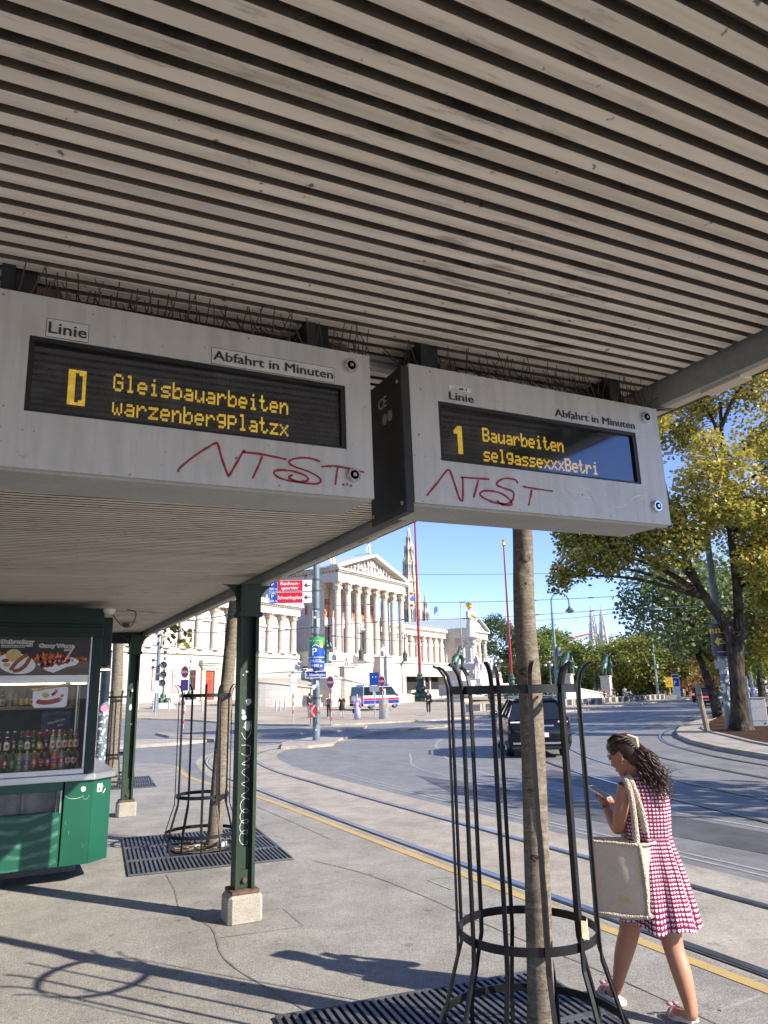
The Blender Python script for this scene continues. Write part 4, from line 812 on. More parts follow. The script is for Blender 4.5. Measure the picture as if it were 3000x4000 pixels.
for c, z0, z1, w_ in [(-52.5, 2.6, 5, .8), (-46.8, 2.6, 5, .8), (-40.85, 2.6, 5, .8), (-37.5, 2.6, 5, .8), (-34.4, 2.6, 5, .8), (-28.4, 2.6, 5, .9), (-25, 2.6, 5, .9), (-22.4, 4.2, 4.95, .9), (-19.4, 4.2, 4.95, .9), (-16.4, 4.2, 4.95, .9)]:
    b = MB(); b.bb(c-w_/2-.1, c+w_/2+.1, -.42, -.36, z0-.1, z1+.1); f = P_('window', b, 'window_wood')
    b = MB(); b.bb(c-w_/2, c-.05, -.44, -.425, z0, z1-.8); b.bb(c+.05, c+w_/2, -.44, -.425, z0, z1-.8); b.bb(c-w_/2, c-.05, -.44, -.425, z1-.7, z1); b.bb(c+.05, c+w_/2, -.44, -.425, z1-.7, z1); P_('pane', b, 'pane_reflection_white' if c < -36 else 'pane_dark', f)
    b = MB(); b.bb(c-w_/2-.3, c+w_/2+.3, -.5, -.36, z0-.3, z0-.11); P_('sill', b, 'stone_white', f)
b = MB(); b.bb(-32.35, -30.7, -.44, -.36, 1.1, 5.0); d = P_('door', b, 'door_wood')
b = MB(); b.bb(-32.2, -30.95, -.46, -.445, 1.1, 3.9); P_('door_leaf', b, 'window_wood', d); b = MB()
for k in range(6): ribbon(b, [(-32.2+.2*k, 4.05), (-31.95+.2*k, 4.9)], .05, (0, -.45, 0), (1, 0, 0), (0, 0, 1)); ribbon(b, [(-31.95+.2*k, 4.05), (-32.2+.2*k, 4.9)], .05, (0, -.45, 0), (1, 0, 0), (0, 0, 1))
P_('door_lattice', b, 'window_wood', d)
b = MB(); b.bb(-33.0, -32.4, -.7, -.36, 1.0, 5.4); b.bb(-30.65, -30.05, -.7, -.36, 1.0, 5.4); b.bb(-33.0, -30.05, -.7, -.36, 5.05, 5.7); b.bb(-33.4, -29.7, -1.1, -.36, 6.0, 6.35); b.bb(-33.2, -29.9, -.9, -.36, 5.7, 6.0); P_('door_surround', b, 'stone_white', d)
b = MB(); [b.bb(-33.3+.1*k, -29.8-.1*k, -2.2+.4*k, -.36, .9, 1.0+.1*k) for k in range(3)]; P_('door_steps', b, 'stone_white', d)
# end pavilion with its own pediment
b = MB(); b.bb(55.3, 67.4, 3.2, 24, 7.5, 14.1); P_('pavilion_wall', b, 'stone_shaded')
b = MB(); b.bb(55.2, 67.5, -.2, 24, 13.7, 15.2); b.bb(54.8, 67.9, -.7, 24, 15.2, 15.6); P_('pavilion_cornice', b, 'stone_white')
b = MB(); b.prism([(55.4, 15.61), (67.3, 15.61), (61.35, 18.2)], (0, .1, 0), (1, 0, 0), (0, 0, 1), (0, .3, 0)); P_('gable', b, 'stone_white')
b = MB()
for s_ in (-1, 1): b.add([(61.35+s_*6.7, -.7, 15.6), (61.35, -.7, 18.6), (61.35, 24, 18.6), (61.35+s_*6.7, 24, 15.6), (61.35+s_*6.7, -.7, 15.95), (61.35, -.7, 18.95), (61.35, 24, 18.95), (61.35+s_*6.7, 24, 15.95)], [(0, 1, 5, 4), (4, 5, 6, 7), (0, 3, 2, 1), (0, 4, 7, 3)])
P_('roof', b, 'zinc_roof')
b = MB()
for k in range(15): b.bb(54.75, 54.9, .5+k*1.5, .6+k*1.5, 15.9, 16.25)
P_('roof_ribs', b, 'zinc_roof')
for u in (56, 59.6, 63.1, 66.7): column(u, .5, 7.7, 13.7, .55, 1.1)
for u in (58.4, 60.0, 61.4, 62.8, 64.3): b = MB(); statue_fig(b, u, .0, 15.62, 1.0 if abs(u-61.4) > 1.5 else 1.9); P_('pediment_figure', b, 'marble', smooth=60)
b = MB(); statue_fig(b, 61.35, .3, 18.9, 1.7); P_('roof_statue', b, 'marble', smooth=60)
b = MB(); b.bb(55.3, 67.5, -.6, 3.2, 7, 7.7); P_('pavilion_base', b, 'stone_white')
b = MB(); b.tube([(2, 20, 27), (2, 20, 31)], .08, 6); b.tube([(4, 14, 26), (4, 14, 29)], .05, 5)
for x in (-.5, 1, 2.5): b.tube([(x, 12, 26), (x, 12, 28.3)], .04, 4)
b.tube([(-.5, 12, 28.3), (2.5, 12, 28.3)], .03, 4); b.tube([(-.5, 12, 27.3), (2.5, 12, 27.3)], .03, 4); P_('roof_railing', b, 'alu_grey')

# terrace and ramp walls in front of it
def local(p): return PO + PU*p[0] - PN*p[1]
ter = root('entrance_terrace', 'long white ashlar terrace wall with a dark garage style entrance below the portico', 'wall', (PO.x, PO.y, 0), rad(33))
b = MB(); b.bb(-1.3, 13, -14, -9, 4.05, 6.1); b.bb(-8, -1.3, -14, 0, .4, 6.1); b.bb(13, 60, -14, 0, .4, 6.1); b.bb(-1.3, 13, -9, 0, 4.0, 6.1); b.bb(-1.3, 13, -8, 0, .4, 4); part('terrace_wall', b, 'ashlar_cream', ter)
b = MB(); b.bb(-8.1, 60, -14.2, -13.8, 6.1, 6.35); b.bb(-8, 60, -13.8, -.2, 6.1, 6.2); part('terrace_coping', b, 'stone_white', ter)
b = MB(); b.bb(-1.25, 12.9, -12.6, -12.4, .6, 4.04); e = part('entrance_shade_panel', b, 'dark_gap', ter)  # dark sheet added across the opening for the shade inside
b = MB(); [b.bb(u-.2, u+.2, -12.9, -12.65, .9, 4) for u in (5.6, 7.2, 9.3)]; part('entrance_pillar', b, 'stone_shaded', e)
b = MB(); b.bb(-6.6, -4.0, -14.06, -14.01, 2.2, 3.3); sg = part('entrance_sign', b, 'print_white', ter); b = MB(); b.bb(-6.4, -5.9, -14.08, -14.062, 2.5, 3.1); part('sign_emblem', b, 'bronze_green', sg); text('Eingang', (-5.7, -14.065, 2.8), (1, 0, 0), (0, 0, 1), .35, 'print_black', sg)
b = MB(); b.prism([(-24, .5), (-8.01, .5), (-8.01, 6.1), (-24, 4.6)], (0, -12, 0), (1, 0, 0), (0, 0, 1), (0, 8, 0)); part('ramp_flank', b, 'ashlar_cream', ter)
lw = root('low_wall', 'low white stone wall in front of the first flagpole', 'wall', (PO.x, PO.y, 0), rad(33)); b = MB(); b.bb(-11.9, 46, -20.5, -20, .4, 1.75); part('wall_body', b, 'ashlar_cream', lw); b = MB(); b.bb(-12, 46.1, -20.6, -19.9, 1.75, 1.9); part('coping', b, 'stone_white', lw)
def curved_wall(name, lab, P, hs, m, th=.6):
    P = smooth_line([(x, y, 0) for x, y in P], 4); n = len(P); b = MB(); L = []; R = []
    for i, p in enumerate(P):
        t = (P[min(i+1, n-1)]-P[max(i-1, 0)]).to_2d().normalized(); q = Vector((-t.y, t.x))*th/2; s_ = i/(n-1)*(len(hs)-1); k = min(int(s_), len(hs)-2); h = hs[k]+(hs[k+1]-hs[k])*(s_-k)
        L.append((p.x+q.x, p.y+q.y, h)); R.append((p.x-q.x, p.y-q.y, h))
    o = root(name, lab, 'wall'); g0 = lambda v: (v[0], v[1], zg(v[0], v[1])-.05)
    b.strip([g0(v) for v in R], R); b.strip(L, [g0(v) for v in L]); b.strip(R, L); i = 0; b.quad(g0(L[0]), g0(R[0]), R[0], L[0]); b.quad(g0(R[-1]), g0(L[-1]), L[-1], R[-1]); part('wall_body', b, m, o)
    b = MB(); b.strip([(x, y, z+.16) for x, y, z in R], [(x, y, z+.16) for x, y, z in L]); b.strip([(x*1.0005-.0005*30, y-.12, z) for x, y, z in R], [(x, y-.12, z+.16) for x, y, z in R]); part('coping', b, 'stone_white', o); return o
curved_wall('ramp_wall', 'curved grey stone ramp wall sweeping down to the white pier', [(24, 78.8), (22.6, 77.6), (22.3, 76), (23.4, 74.5), (26, 73.5), (29.2, 72.8)], [3.9, 3.6, 3.2, 2.8, 2.2], 'ashlar_grey')
curved_wall('ramp_wall', 'low white parapet on the far side of the curved ramp', [(24.2, 78.9), (26.2, 79.1), (30, 78.5)], [3.95, 4.1, 4.3], 'stone_white', .4)
curved_wall('ramp_wall', 'white curved ramp parapet winding down behind the police van', [(31.5, 79), (31.8, 77), (34, 75.3), (38, 76.5), (42, 79.8), (46, 83.3)], [4.3, 3.9, 3.0, 2.2, 1.5, 1.1], 'stone_white', .5)
b = MB(); b.add([(22.9, 77.3, 3.3), (22.7, 76.1, 3.0), (23.7, 74.9, 2.6), (26.2, 73.9, 2.2), (29.2, 73.2, 1.7), (31, 78, 3.4), (26, 78.6, 3.6), (24.1, 78.4, 3.5)], [(0, 1, 2, 3, 4, 5, 6, 7)]); struct('ramp', b, 'plaza_setts')
def pier(lab, x, y, w_, d, z1, rz=rad(33), m='ashlar_cream', cat='pedestal', name='stone_pier'):
    o = root(name, lab, cat, (x, y, zg(x, y)), rz); b = MB(); z1 -= zg(x, y); b.box((0, 0, z1/2-.05), (w_, d, z1)); part('shaft', b, m, o, bev=.03); b = MB(); b.box((0, 0, z1+.04), (w_+.25, d+.25, .18)); part('cap', b, 'stone_white', o, bev=.03); b = MB(); b.box((0, 0, .2), (w_+.3, d+.3, .5)); part('plinth', b, m, o, bev=.03); return o
curved_wall('ramp_wall', 'low white wall falling along the ramp right of the curved lamp post', [(60.5, 71.6), (64, 73), (68, 75.2), (72, 77.2)], [1.75, 1.5, 1.15, .75], 'stone_white', .5)
pier('big white block pier at the foot of the curved ramp', 30.2, 73.4, 1.6, 2.6, 3.2)
pier('grey stepped block at the end of the curved ramp wall', 28.4, 72.8, 1.3, 1.3, 1.5, m='ashlar_grey')
def stat(lab, x, y, z, h, seat, m='marble', ped=None, ang=.5, name='statue', zb=None):
    o = root(name, lab, 'statue', (x, y, z)); b = MB(); statue_fig(b, 0, 0, 0, h, seat, ang); part('figure', b, m, o, smooth=60)
    if ped: b = MB(); z0 = (zb if zb is not None else z-1.2)-z; b.bb(-ped, ped, -ped, ped, z0, -.14); b.bb(-ped-.12, ped+.12, -ped-.12, ped+.12, -.14, 0); part('pedestal', b, 'stone_white', o, bev=.03)
    return o
stat('seated white statue on the ramp parapet right of the left wing', 29.05, 78.8, 4.2, 1.7, True, ped=.6, zb=.5)
stat('seated white statue low on the right of the dark bronze figure', 35, 78.6, 4.7, 1.35, True, ped=.7, zb=.5, ang=-.4)
stat('seated white statue beside the first portico column', 36, 84.6, 5.6, 1.75, True, ped=.8, zb=.5)
stat('seated white statue in front of the sixth portico column', 45, 89.3, 6.35, 1.7, True, ped=.9, zb=.5, ang=.2)
stat('dark green standing bronze statue behind the blue parking panel', 31.3, 75.8, 4.9, 2.55, False, 'bronze_green', .6, zb=.5, ang=-.6)
# ---------------------------------------------------------------- trees, guards, street furniture
def leafmat(name, a, b, c3, sc=.4):
    g = NG(name); v = g.co(); col = g.ramp(g.noise(v, sc, 3), a, b, .38, .62); oi = g.n('ObjectInfo')
    gm_ = g.n('NewGeometry'); col = g.mix(g.ramp(gm_.outputs['Random Per Island'], 0, 1, .45, .95), col, c3)
    df = g.n('BsdfDiffuse'); tl = g.n('BsdfTranslucent'); mx = g.n('MixShader'); mx.inputs[0].default_value = .44; gl = g.n('BsdfGlossy'); gl.inputs['Roughness'].default_value = .45; gl.inputs[0].default_value = (.6, .6, .6, 1); m2 = g.n('MixShader'); m2.inputs[0].default_value = .05
    g.l(col, df.inputs[0]); g.l(col, tl.inputs[0]); g.l(df.outputs[0], mx.inputs[1]); g.l(tl.outputs[0], mx.inputs[2]); g.l(mx.outputs[0], m2.inputs[1]); g.l(gl.outputs[0], m2.inputs[2]); g.l(m2.outputs[0], g.out.inputs[0])
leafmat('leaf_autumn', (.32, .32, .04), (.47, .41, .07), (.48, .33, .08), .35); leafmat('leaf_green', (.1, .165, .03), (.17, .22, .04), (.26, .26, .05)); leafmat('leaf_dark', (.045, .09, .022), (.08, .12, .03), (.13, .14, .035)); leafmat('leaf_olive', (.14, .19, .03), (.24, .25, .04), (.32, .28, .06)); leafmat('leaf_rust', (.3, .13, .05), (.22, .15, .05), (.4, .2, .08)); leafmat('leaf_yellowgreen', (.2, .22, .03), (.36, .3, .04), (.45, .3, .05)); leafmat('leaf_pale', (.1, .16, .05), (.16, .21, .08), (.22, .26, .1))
def barkmat(name, a, b, sc, st=(1, 1, .22), bump=1):
    g = NG(name); v = g.co(st); n1 = g.noise(v, sc, 6, .7, 1.2); vo = g.n('TexVoronoi', feature='DISTANCE_TO_EDGE'); vo.inputs['Scale'].default_value = sc*1.2; g.l(v, vo.inputs[0])
    h = g.math('MULTIPLY', g.ramp(vo.outputs['Distance'], 0, 1, 0, .35), n1); g.base(g.mix(.6, g.ramp(h, b, a, .1, .55), g.ramp(g.noise(g.co(), sc*.4, 5), b, a))); g.set(rough=.95, spec=.1); g.bump(h, bump, .03); return g.m
barkmat('bark_rough', (.12, .093, .066), (.018, .014, .01), 6)
def smoothbark(name):
    g = NG(name); v = g.co((1, 1, 5)); v2 = g.co(); n1 = g.noise(v, 9, 5, .7); n2 = g.noise(v2, 45, 4, .7)
    c = g.ramp(n1, (.12, .096, .07), (.25, .21, .155), .35, .65); c = g.mix(g.ramp(n2, 0, .7, .5, .62), c, (.1, .08, .06)); bl = g.ramp(g.noise(v2, 4, 5, .6), 0, .6, .56, .66); c = g.mix(bl, c, (.13, .11, .085)); g.base(c); g.set(rough=.9, spec=.15); g.bump(g.math('ADD', n1, n2), .55, .008)
smoothbark('bark_smooth')
def leaves(b, centres, n, size, rr, seed=0):
    r = rr or random
    for c, rad_ in centres:
        k = max(4, int(n*rad_**2))
        for i in range(k):
            d = Vector((r.gauss(0, 1), r.gauss(0, 1), r.gauss(0, .8))); d.normalize(); p = Vector(c) + d*rad_*(r.random()**.45)
            s_ = size*r.uniform(.6, 1.25); a = Vector((r.uniform(-1, 1), r.uniform(-1, 1), r.uniform(-.8, .4))).normalized(); x = a.cross(Vector((r.uniform(-1, 1), r.uniform(-1, 1), r.uniform(-1, 1)))).normalized(); m_ = p + a*s_*.55
            o = len(b.v); b.v += [tuple(p), tuple(m_+x*s_*.42), tuple(p+a*s_*1.15), tuple(m_-x*s_*.42)]; b.f.append((o, o+1, o+2, o+3)); b.mi.append(b.m)
def limb(b, P, r0, r1, n=8, wob=.0, rr=None):
    P = smooth_line(P, 4); N = len(P); R_ = [r0+(r1-r0)*i/(N-1) for i in range(N)]
    if wob: P = [p + Vector((rr.uniform(-wob, wob), rr.uniform(-wob, wob), 0)) for p in P]; R_ = [x*rr.uniform(.93, 1.08) for x in R_]
    b.tube(P, R_, n); return P
def tree(lab, x, y, h, cr, lm, tr=.22, clear=.3, nl=26, dens=26, ls=.3, seed=1, lean=(0, 0), name='broadleaf_tree', cat='tree', group=None, flat=.75, bark='bark_rough', z=None):
    r = random.Random(seed); z = zg(x, y) if z is None else z; o = root(name, lab, cat, (x, y, z), 0, group)
    b = MB(); top = Vector((lean[0], lean[1], h*.8)); limb(b, [(0, 0, -.1), (lean[0]*.3, lean[1]*.3, h*clear), top], tr, tr*.25, 9, tr*.06, r); cs = []
    for i in range(nl):
        a = i*2.4+r.uniform(-.4, .4); f = r.uniform(0, 1); zz_ = h*(clear+.1)+(h*(1-clear-.16))*f; w_ = cr*(1-(2*abs(f-.42))**2.2*.55)*r.uniform(.55, 1.0)
        c = Vector((lean[0]*f+w_*cos(a), lean[1]*f+w_*sin(a), zz_)); cs.append((c, cr*r.uniform(.36, .52)*flat**.3))
        if i % 2 == 0: s_ = Vector((lean[0]*f*.6, lean[1]*f*.6, h*(clear+.35*f))); limb(b, [s_, s_.lerp(c, .5)+Vector((0, 0, h*.03)), c], tr*.3, tr*.05, 5)
    cs.append((Vector((lean[0], lean[1], h*.9)), cr*.38)); part('trunk', b, bark, o, smooth=60)
    b = MB(); leaves(b, cs, dens*(4.6 if ls > .32 else 3.0), ls*.95, r); part('crown', b, lm, o); return o
# two guarded street trees on the platform
mat('guard_iron', (.007, .007, .008), (.014, .014, .014), .42, .3, ns=12, fine=.2, spec=.5); mat('grate_iron', (.16, .16, .17), (.1, .095, .09), .5, .6, ns=6, fine=.3); mat('pit_soil', (.06, .05, .04), (.12, .1, .08), .95, ns=15, fine=.5); mat('dry_leaf', (.3, .17, .06), (.4, .27, .12), .8, ns=9); mat('paper_trash', (.6, .6, .58), (.3, .3, .3), .7, ns=12)
def guard(x, y, R, a0, lab):
    o = root('tree_guard', lab, 'tree guard', (x, y, .03), 0, None); N = 12
    for i in range(N):
        a = a0+2*pi*i/N; prof = [(R+.125, 0), (R+.125, .12), (R+.105, .2), (R+.04, .42), (R+.008, .52), (R+.005, .62), (R+.005, 1.8), (R+.008, 1.88), (R+.025, 1.945), (R+.055, 1.985), (R+.085, 2.0)]
        b = MB(); t = Vector((-sin(a), cos(a), 0))
        rings = []
        for k, (r_, z_) in enumerate(prof):
            p = Vector((r_*cos(a), r_*sin(a), z_)); q0, q1 = prof[max(k-1, 0)], prof[min(k+1, len(prof)-1)]; d = Vector(((q1[0]-q0[0])*cos(a), (q1[0]-q0[0])*sin(a), q1[1]-q0[1])).normalized(); n = t.cross(d).normalized()
            rings.append([p+t*.011+n*.006, p-t*.011+n*.006, p-t*.011-n*.006, p+t*.011-n*.006])
        b.loft(rings); part('bar', b, 'guard_iron', o)
    for r_, z_, hh in ((R-.004, 1.84, .045), (R-.004, .6, .042), (R+.115, .16, .04)):
        b = MB(); n = 48; b.loft([[((r_-d)*cos(2*pi*k/n), (r_-d)*sin(2*pi*k/n), z) for k in range(n)] for d, z in ((0, z_), (0, z_+hh), (.008, z_+hh), (.008, z_))] + [[(r_*cos(2*pi*k/n), r_*sin(2*pi*k/n), z_) for k in range(n)]], False); part('ring', b, 'guard_iron', o, smooth=40)
    return o
def grate(x, y, rz, lab, sx=1.82, sy=2.3):
    o = root('tree_grate', lab, 'grate', (x, y, .014), rz); 
    for k, (y0, y1) in enumerate(((-sy/2, -.42), (-.4, .4), (.42, sy/2))):
        for x0, x1 in (((-sx/2, sx/2),) if k != 1 else ((-sx/2, -.42), (.42, sx/2))):
            b = MB(); b.bb(x0, x1, y0, y0+.02, 0, .02); b.bb(x0, x1, y1-.02, y1, 0, .02); b.bb(x0, x0+.02, y0+.02, y1-.02, 0, .02); b.bb(x1-.02, x1, y0+.02, y1-.02, 0, .02); xx = x0+.05
            while xx < x1-.03: b.bb(xx, xx+.024, y0+.02, y1-.02, 0, .018); xx += .05
            part('grate_panel', b, 'grate_iron', o)
    b = MB(); b.bb(-sx/2, sx/2, -sy/2, sy/2, -.001, .003); part('pit', b, 'dark_gap', o); return o
guard(2.6, 3.52, .37, .12, 'black iron tree guard around the front tree beside the woman'); guard(2.4, 10.0, .335, .3, 'black iron tree guard behind the first green post')
guard(2.35, 18.2, .34, .1, 'black iron tree guard behind the second green post')
grate(2.4, 3.5, rad(-6), 'slotted iron grate under the front tree guard'); grate(2.4, 9.98, rad(-6), 'slotted iron grate under the tree guard behind the first post'); grate(2.3, 18.2, rad(-6), 'slotted iron grate beyond the second green post')
def street_tree(lab, P, r0, r1, seed, knots=()):
    r = random.Random(seed); o = root('street_tree', lab, 'tree', (P[0][0], P[0][1], .02)); b = MB(); L = [Vector(p)-Vector((P[0][0], P[0][1], 0)) for p in P]; Q = smooth_line(L, 7); N = len(Q); n = 28; rings = []
    for i, p in enumerate(Q):
        s_ = i/(N-1); rr = r0+(r1-r0)*s_
        if s_ < .06: rr *= 1+.35*(1-s_/.06)
        ring = []
        for k in range(n):
            a = 2*pi*k/n; q = rr*(1+.05*sin(2*a+5*s_)+.03*sin(3*a-9*s_)+r.uniform(-.012, .012)); 
            for za, aa, amp in knots: q += rr*amp*math.exp(-((p.z-za)/.06)**2 - ((((a-aa+pi) % (2*pi))-pi)/.5)**2)
            ring.append((p.x+q*cos(a), p.y+q*sin(a), p.z))
        rings.append(ring)
    b.loft(rings); t = Q[-1]; cs = []
    for i in range(9):
        a = i*2.3; c = t + Vector((1.5*cos(a), 1.5*sin(a), 1.4+i*.28)); limb(b, [t-Vector((0, 0, .2)), t.lerp(c, .5)+Vector((0, 0, .2)), c], .04, .01, 5); cs.append((c, 1.0))
    part('trunk', b, 'bark_smooth', o, smooth=180); b = MB(); leaves(b, cs, 110, .13, r); 
    return o, b
o, b = street_tree('slim grey tree trunk inside the front iron guard', [(2.755, 3.66, -.02), (2.784, 3.66, .63), (2.808, 3.66, 1.2), (2.83, 3.66, 1.8), (2.828, 3.66, 2.3), (2.855, 3.66, 2.8), (2.87, 3.66, 3.6), (2.85, 3.66, 4.4)], .077, .053, 3, ((2.75, 4.2, .25), (2.55, 3.4, .22), (2.45, 4.6, -.12), (2.15, 3.3, .1), (1.95, 4.3, .2), (1.55, 4, .1), (1.0, 4.2, .1), (.7, 4.4, .12)))
part('crown', b, 'leaf_olive', o)
b = MB(); r = random.Random(31)
for z_, aa, w_, h_ in ((2.66, -2.0, .026, .03), (1.97, -2.5, .036, .022), (2.5, -2.6, .03, .014), (1.3, -2.1, .022, .012), (.95, -2.3, .024, .014), (1.55, -1.9, .018, .01), (.55, -2.2, .025, .014)):
    xc = 2.82+(.03 if z_ > 2.4 else .005 if z_ > 1.6 else -.03); rr_ = .077-(.024*z_/4.4)+.001
    for k_ in (1, .62): b.tube([(xc-2.755+rr_*cos(aa+w_*k_*cos(q)/rr_), rr_*sin(aa+w_*k_*cos(q)/rr_), z_+h_*k_*sin(q)*(1.2 if sin(q) > 0 else .8)) for q in [2*pi*j/16 for j in range(13 if k_ < 1 else 17)]], .0028, 5)
part('bark_scars', b, 'bark_rough', o, smooth=180)
o, b = street_tree('slim leaning tree trunk in the guard behind the first green post', [(2.56, 9.96, -.02), (2.585, 9.95, .6), (2.62, 9.95, 1.3), (2.66, 9.94, 2.0), (2.70, 9.93, 2.6), (2.74, 9.92, 3.3), (2.78, 9.9, 4.4)], .095, .07, 5, ((2.9, 3.5, .2), (2.4, 3.5, .2), (2.6, 1, .15), (2.0, 4, .1)))
r = random.Random(9); leaves(b, [(Vector((-.2, 2.3, 2.78)), .3), (Vector((-.05, 2.4, 2.9)), .3)], 330, .11, r); part('crown', b, 'leaf_olive', o)
o, b = street_tree('pale tree trunk between the sausage stand and the second green post', [(2.3, 18.1, -.02), (2.3, 18.1, 1), (2.3, 18.1, 2), (2.28, 18.1, 3), (2.26, 18.1, 4.2)], .14, .11, 6, ((1.9, 3.5, .15), (2.6, 4.5, .2))); part('crown', b, 'leaf_olive', o)
for x, y, lab in ((2.42, 9.82, 'litter and dry leaves at the foot of the tree behind the first post'),):
    o = root('litter', lab, 'litter', (x, y, .02)); b = MB(); b.add([(.36*cos(t)-.02, .36*sin(t)+.15, .013) for t in [i*2*pi/24 for i in range(24)]], [tuple(range(24))]); part('soil', b, 'pit_soil', o)
    b = MB(); r = random.Random(2)
    for i in range(40): a, q = r.uniform(0, 6.28), r.uniform(.02, .33); b.box((q*cos(a)-.02, q*sin(a)+.15, .02+r.uniform(0, .02)), (.05, .03, .004), r.uniform(0, 3))
    part('dry_leaves', b, 'dry_leaf', o); b = MB(); b.box((.2, .0, .05), (.12, .09, .06), .6); b.box((-.05, .2, .03), (.13, .1, .02), .3); part('crumpled_paper', b, 'paper_trash', o, bev=.01)
o = root('paper_scrap', 'brown paper scrap stuck in the front tree guard by the trunk', 'litter', (2.66, 3.15, .72)); b = MB(); b.strip([(-.02, -.015, 0), (.0, -.025, .01), (.025, -.01, 0)], [(-.022, -.02, .06), (.002, -.03, .055), (.022, -.015, .07)]); b.strip([(-.02, -.015, -.02), (.012, -.03, -.03)], [(-.02, -.018, .0), (.02, -.02, .012)]); part('paper', b, 'fork_wood', o)

# ---- big autumn tree and the trees of the right-hand side
r = random.Random(21); o = root('autumn_tree', 'big forked tree with yellow autumn leaves on the mulch bed', 'tree', (24.25, 19.15, .17)); b = MB()
def flare(b):
    n = 30; rings = []
    for z_, rr in ((-.05, .56), (.08, .46), (.25, .37), (.6, .31), (1.2, .28), (2.0, .27), (2.7, .29), (3.2, .33), (3.6, .34)):
        rings.append([(rr*(1+.12*sin(5*t+z_)*max(.25, 1-z_)+.03*sin(9*t+2*z_))*cos(t)+.078*z_*.89, -.078*z_*.45+rr*(1+.12*sin(5*t+z_)*max(.25, 1-z_))*sin(t), z_) for t in [2*pi*k/n for k in range(n)]])
    b.loft(rings, True)
flare(b); cv = Vector((.89, -.45, 0)); dv = Vector((.45, .89, 0))  # across the view, away from the camera
def V3(a, d, z): return cv*a + dv*d + Vector((0, 0, z))
L1 = limb(b, [V3(.22, 0, 3.25), V3(-.05, .1, 4.0), V3(-.55, .2, 4.9), V3(-.9, .3, 5.9), V3(-1.4, .3, 8.0), V3(-1.8, .4, 11)], .22, .08, 10)
L2 = limb(b, [V3(.4, 0, 3.3), V3(.55, 0, 4.5), V3(.62, 0, 6), V3(.75, .2, 8), V3(.9, .3, 10.5), V3(1.1, .3, 13)], .21, .06, 10)
cs = []
def twig(s_, c, r0): limb(b, [s_, s_.lerp(c, .5)+Vector((0, 0, .35)), c], r0, .03, 6)
for (s_, a, d, z, q) in ((L1[10], -3.0, .3, 7.6, 1.2), (L1[8], -4.3, -.2, 6.7, .85), (L1[8], -5.5, -.3, 6.3, .65), (L1[8], -6.2, -.2, 5.85, .45), (L1[9], -5.0, .6, 7.5, .85), (L1[12], -3.6, 1.6, 8.3, 1.3), (L1[14], -4.3, -.8, 8.9, 1.1), (L1[16], -3.2, .5, 10.8, 1.3), (L1[18], -1.6, 1.2, 12.2, 1.4), (L1[15], -1.2, -1.8, 8.2, 1.2), (L1[12], -2.2, -1.6, 6.9, 1.0), (L2[8], 2.3, -.5, 6.6, 1.2), (L2[9], 3.6, .4, 7.4, 1.3), (L2[10], 1.8, 1.6, 8.3, 1.4), (L2[11], 4.6, -.6, 9.0, 1.4), (L2[13], 2.9, -1.3, 10.2, 1.4), (L2[13], 1.2, -1.9, 8.0, 1.0), (L2[15], 3.6, 1.2, 11.9, 1.5), (L2[17], .6, 1.0, 13.4, 1.4), (L2[18], 2.2, -.4, 13.8, 1.4), (L2[12], -.5, -2.2, 9.4, 1.2), (L1[17], -2.6, -1.0, 12.4, 1.1), (L2[12], 5.6, .6, 7.6, 1.1), (L2[9], 4.5, -1.2, 6.4, .9), (L2[8], .9, -1.5, 5.9, .8), (L2[7], 3.3, -1.0, 5.2, .7), (L1[18], -3.8, .2, 12.0, .8), (L1[14], -5.0, .2, 8.0, .6), (L2[6], 1.9, .3, 5.0, .6)):
    c = V3(a, d, z); twig(s_, c, .09); cs.append((c, q*1.02))
    for k in range(4): c2 = c + Vector((r.uniform(-1, 1), r.uniform(-1, 1), r.uniform(-.7, .7)))*q*1.0; twig(c, c2, .03); cs.append((c2, q*.45))
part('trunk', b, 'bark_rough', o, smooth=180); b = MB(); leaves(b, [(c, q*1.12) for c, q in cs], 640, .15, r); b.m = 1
leaves(b, [(c-Vector((0, 0, .3)), q) for c, q in cs if c.z < 8.2], 420, .15, r); part('crown', b, ['leaf_autumn', 'leaf_olive'], o)  # olive lower leaves: shade of the crown put into their colour
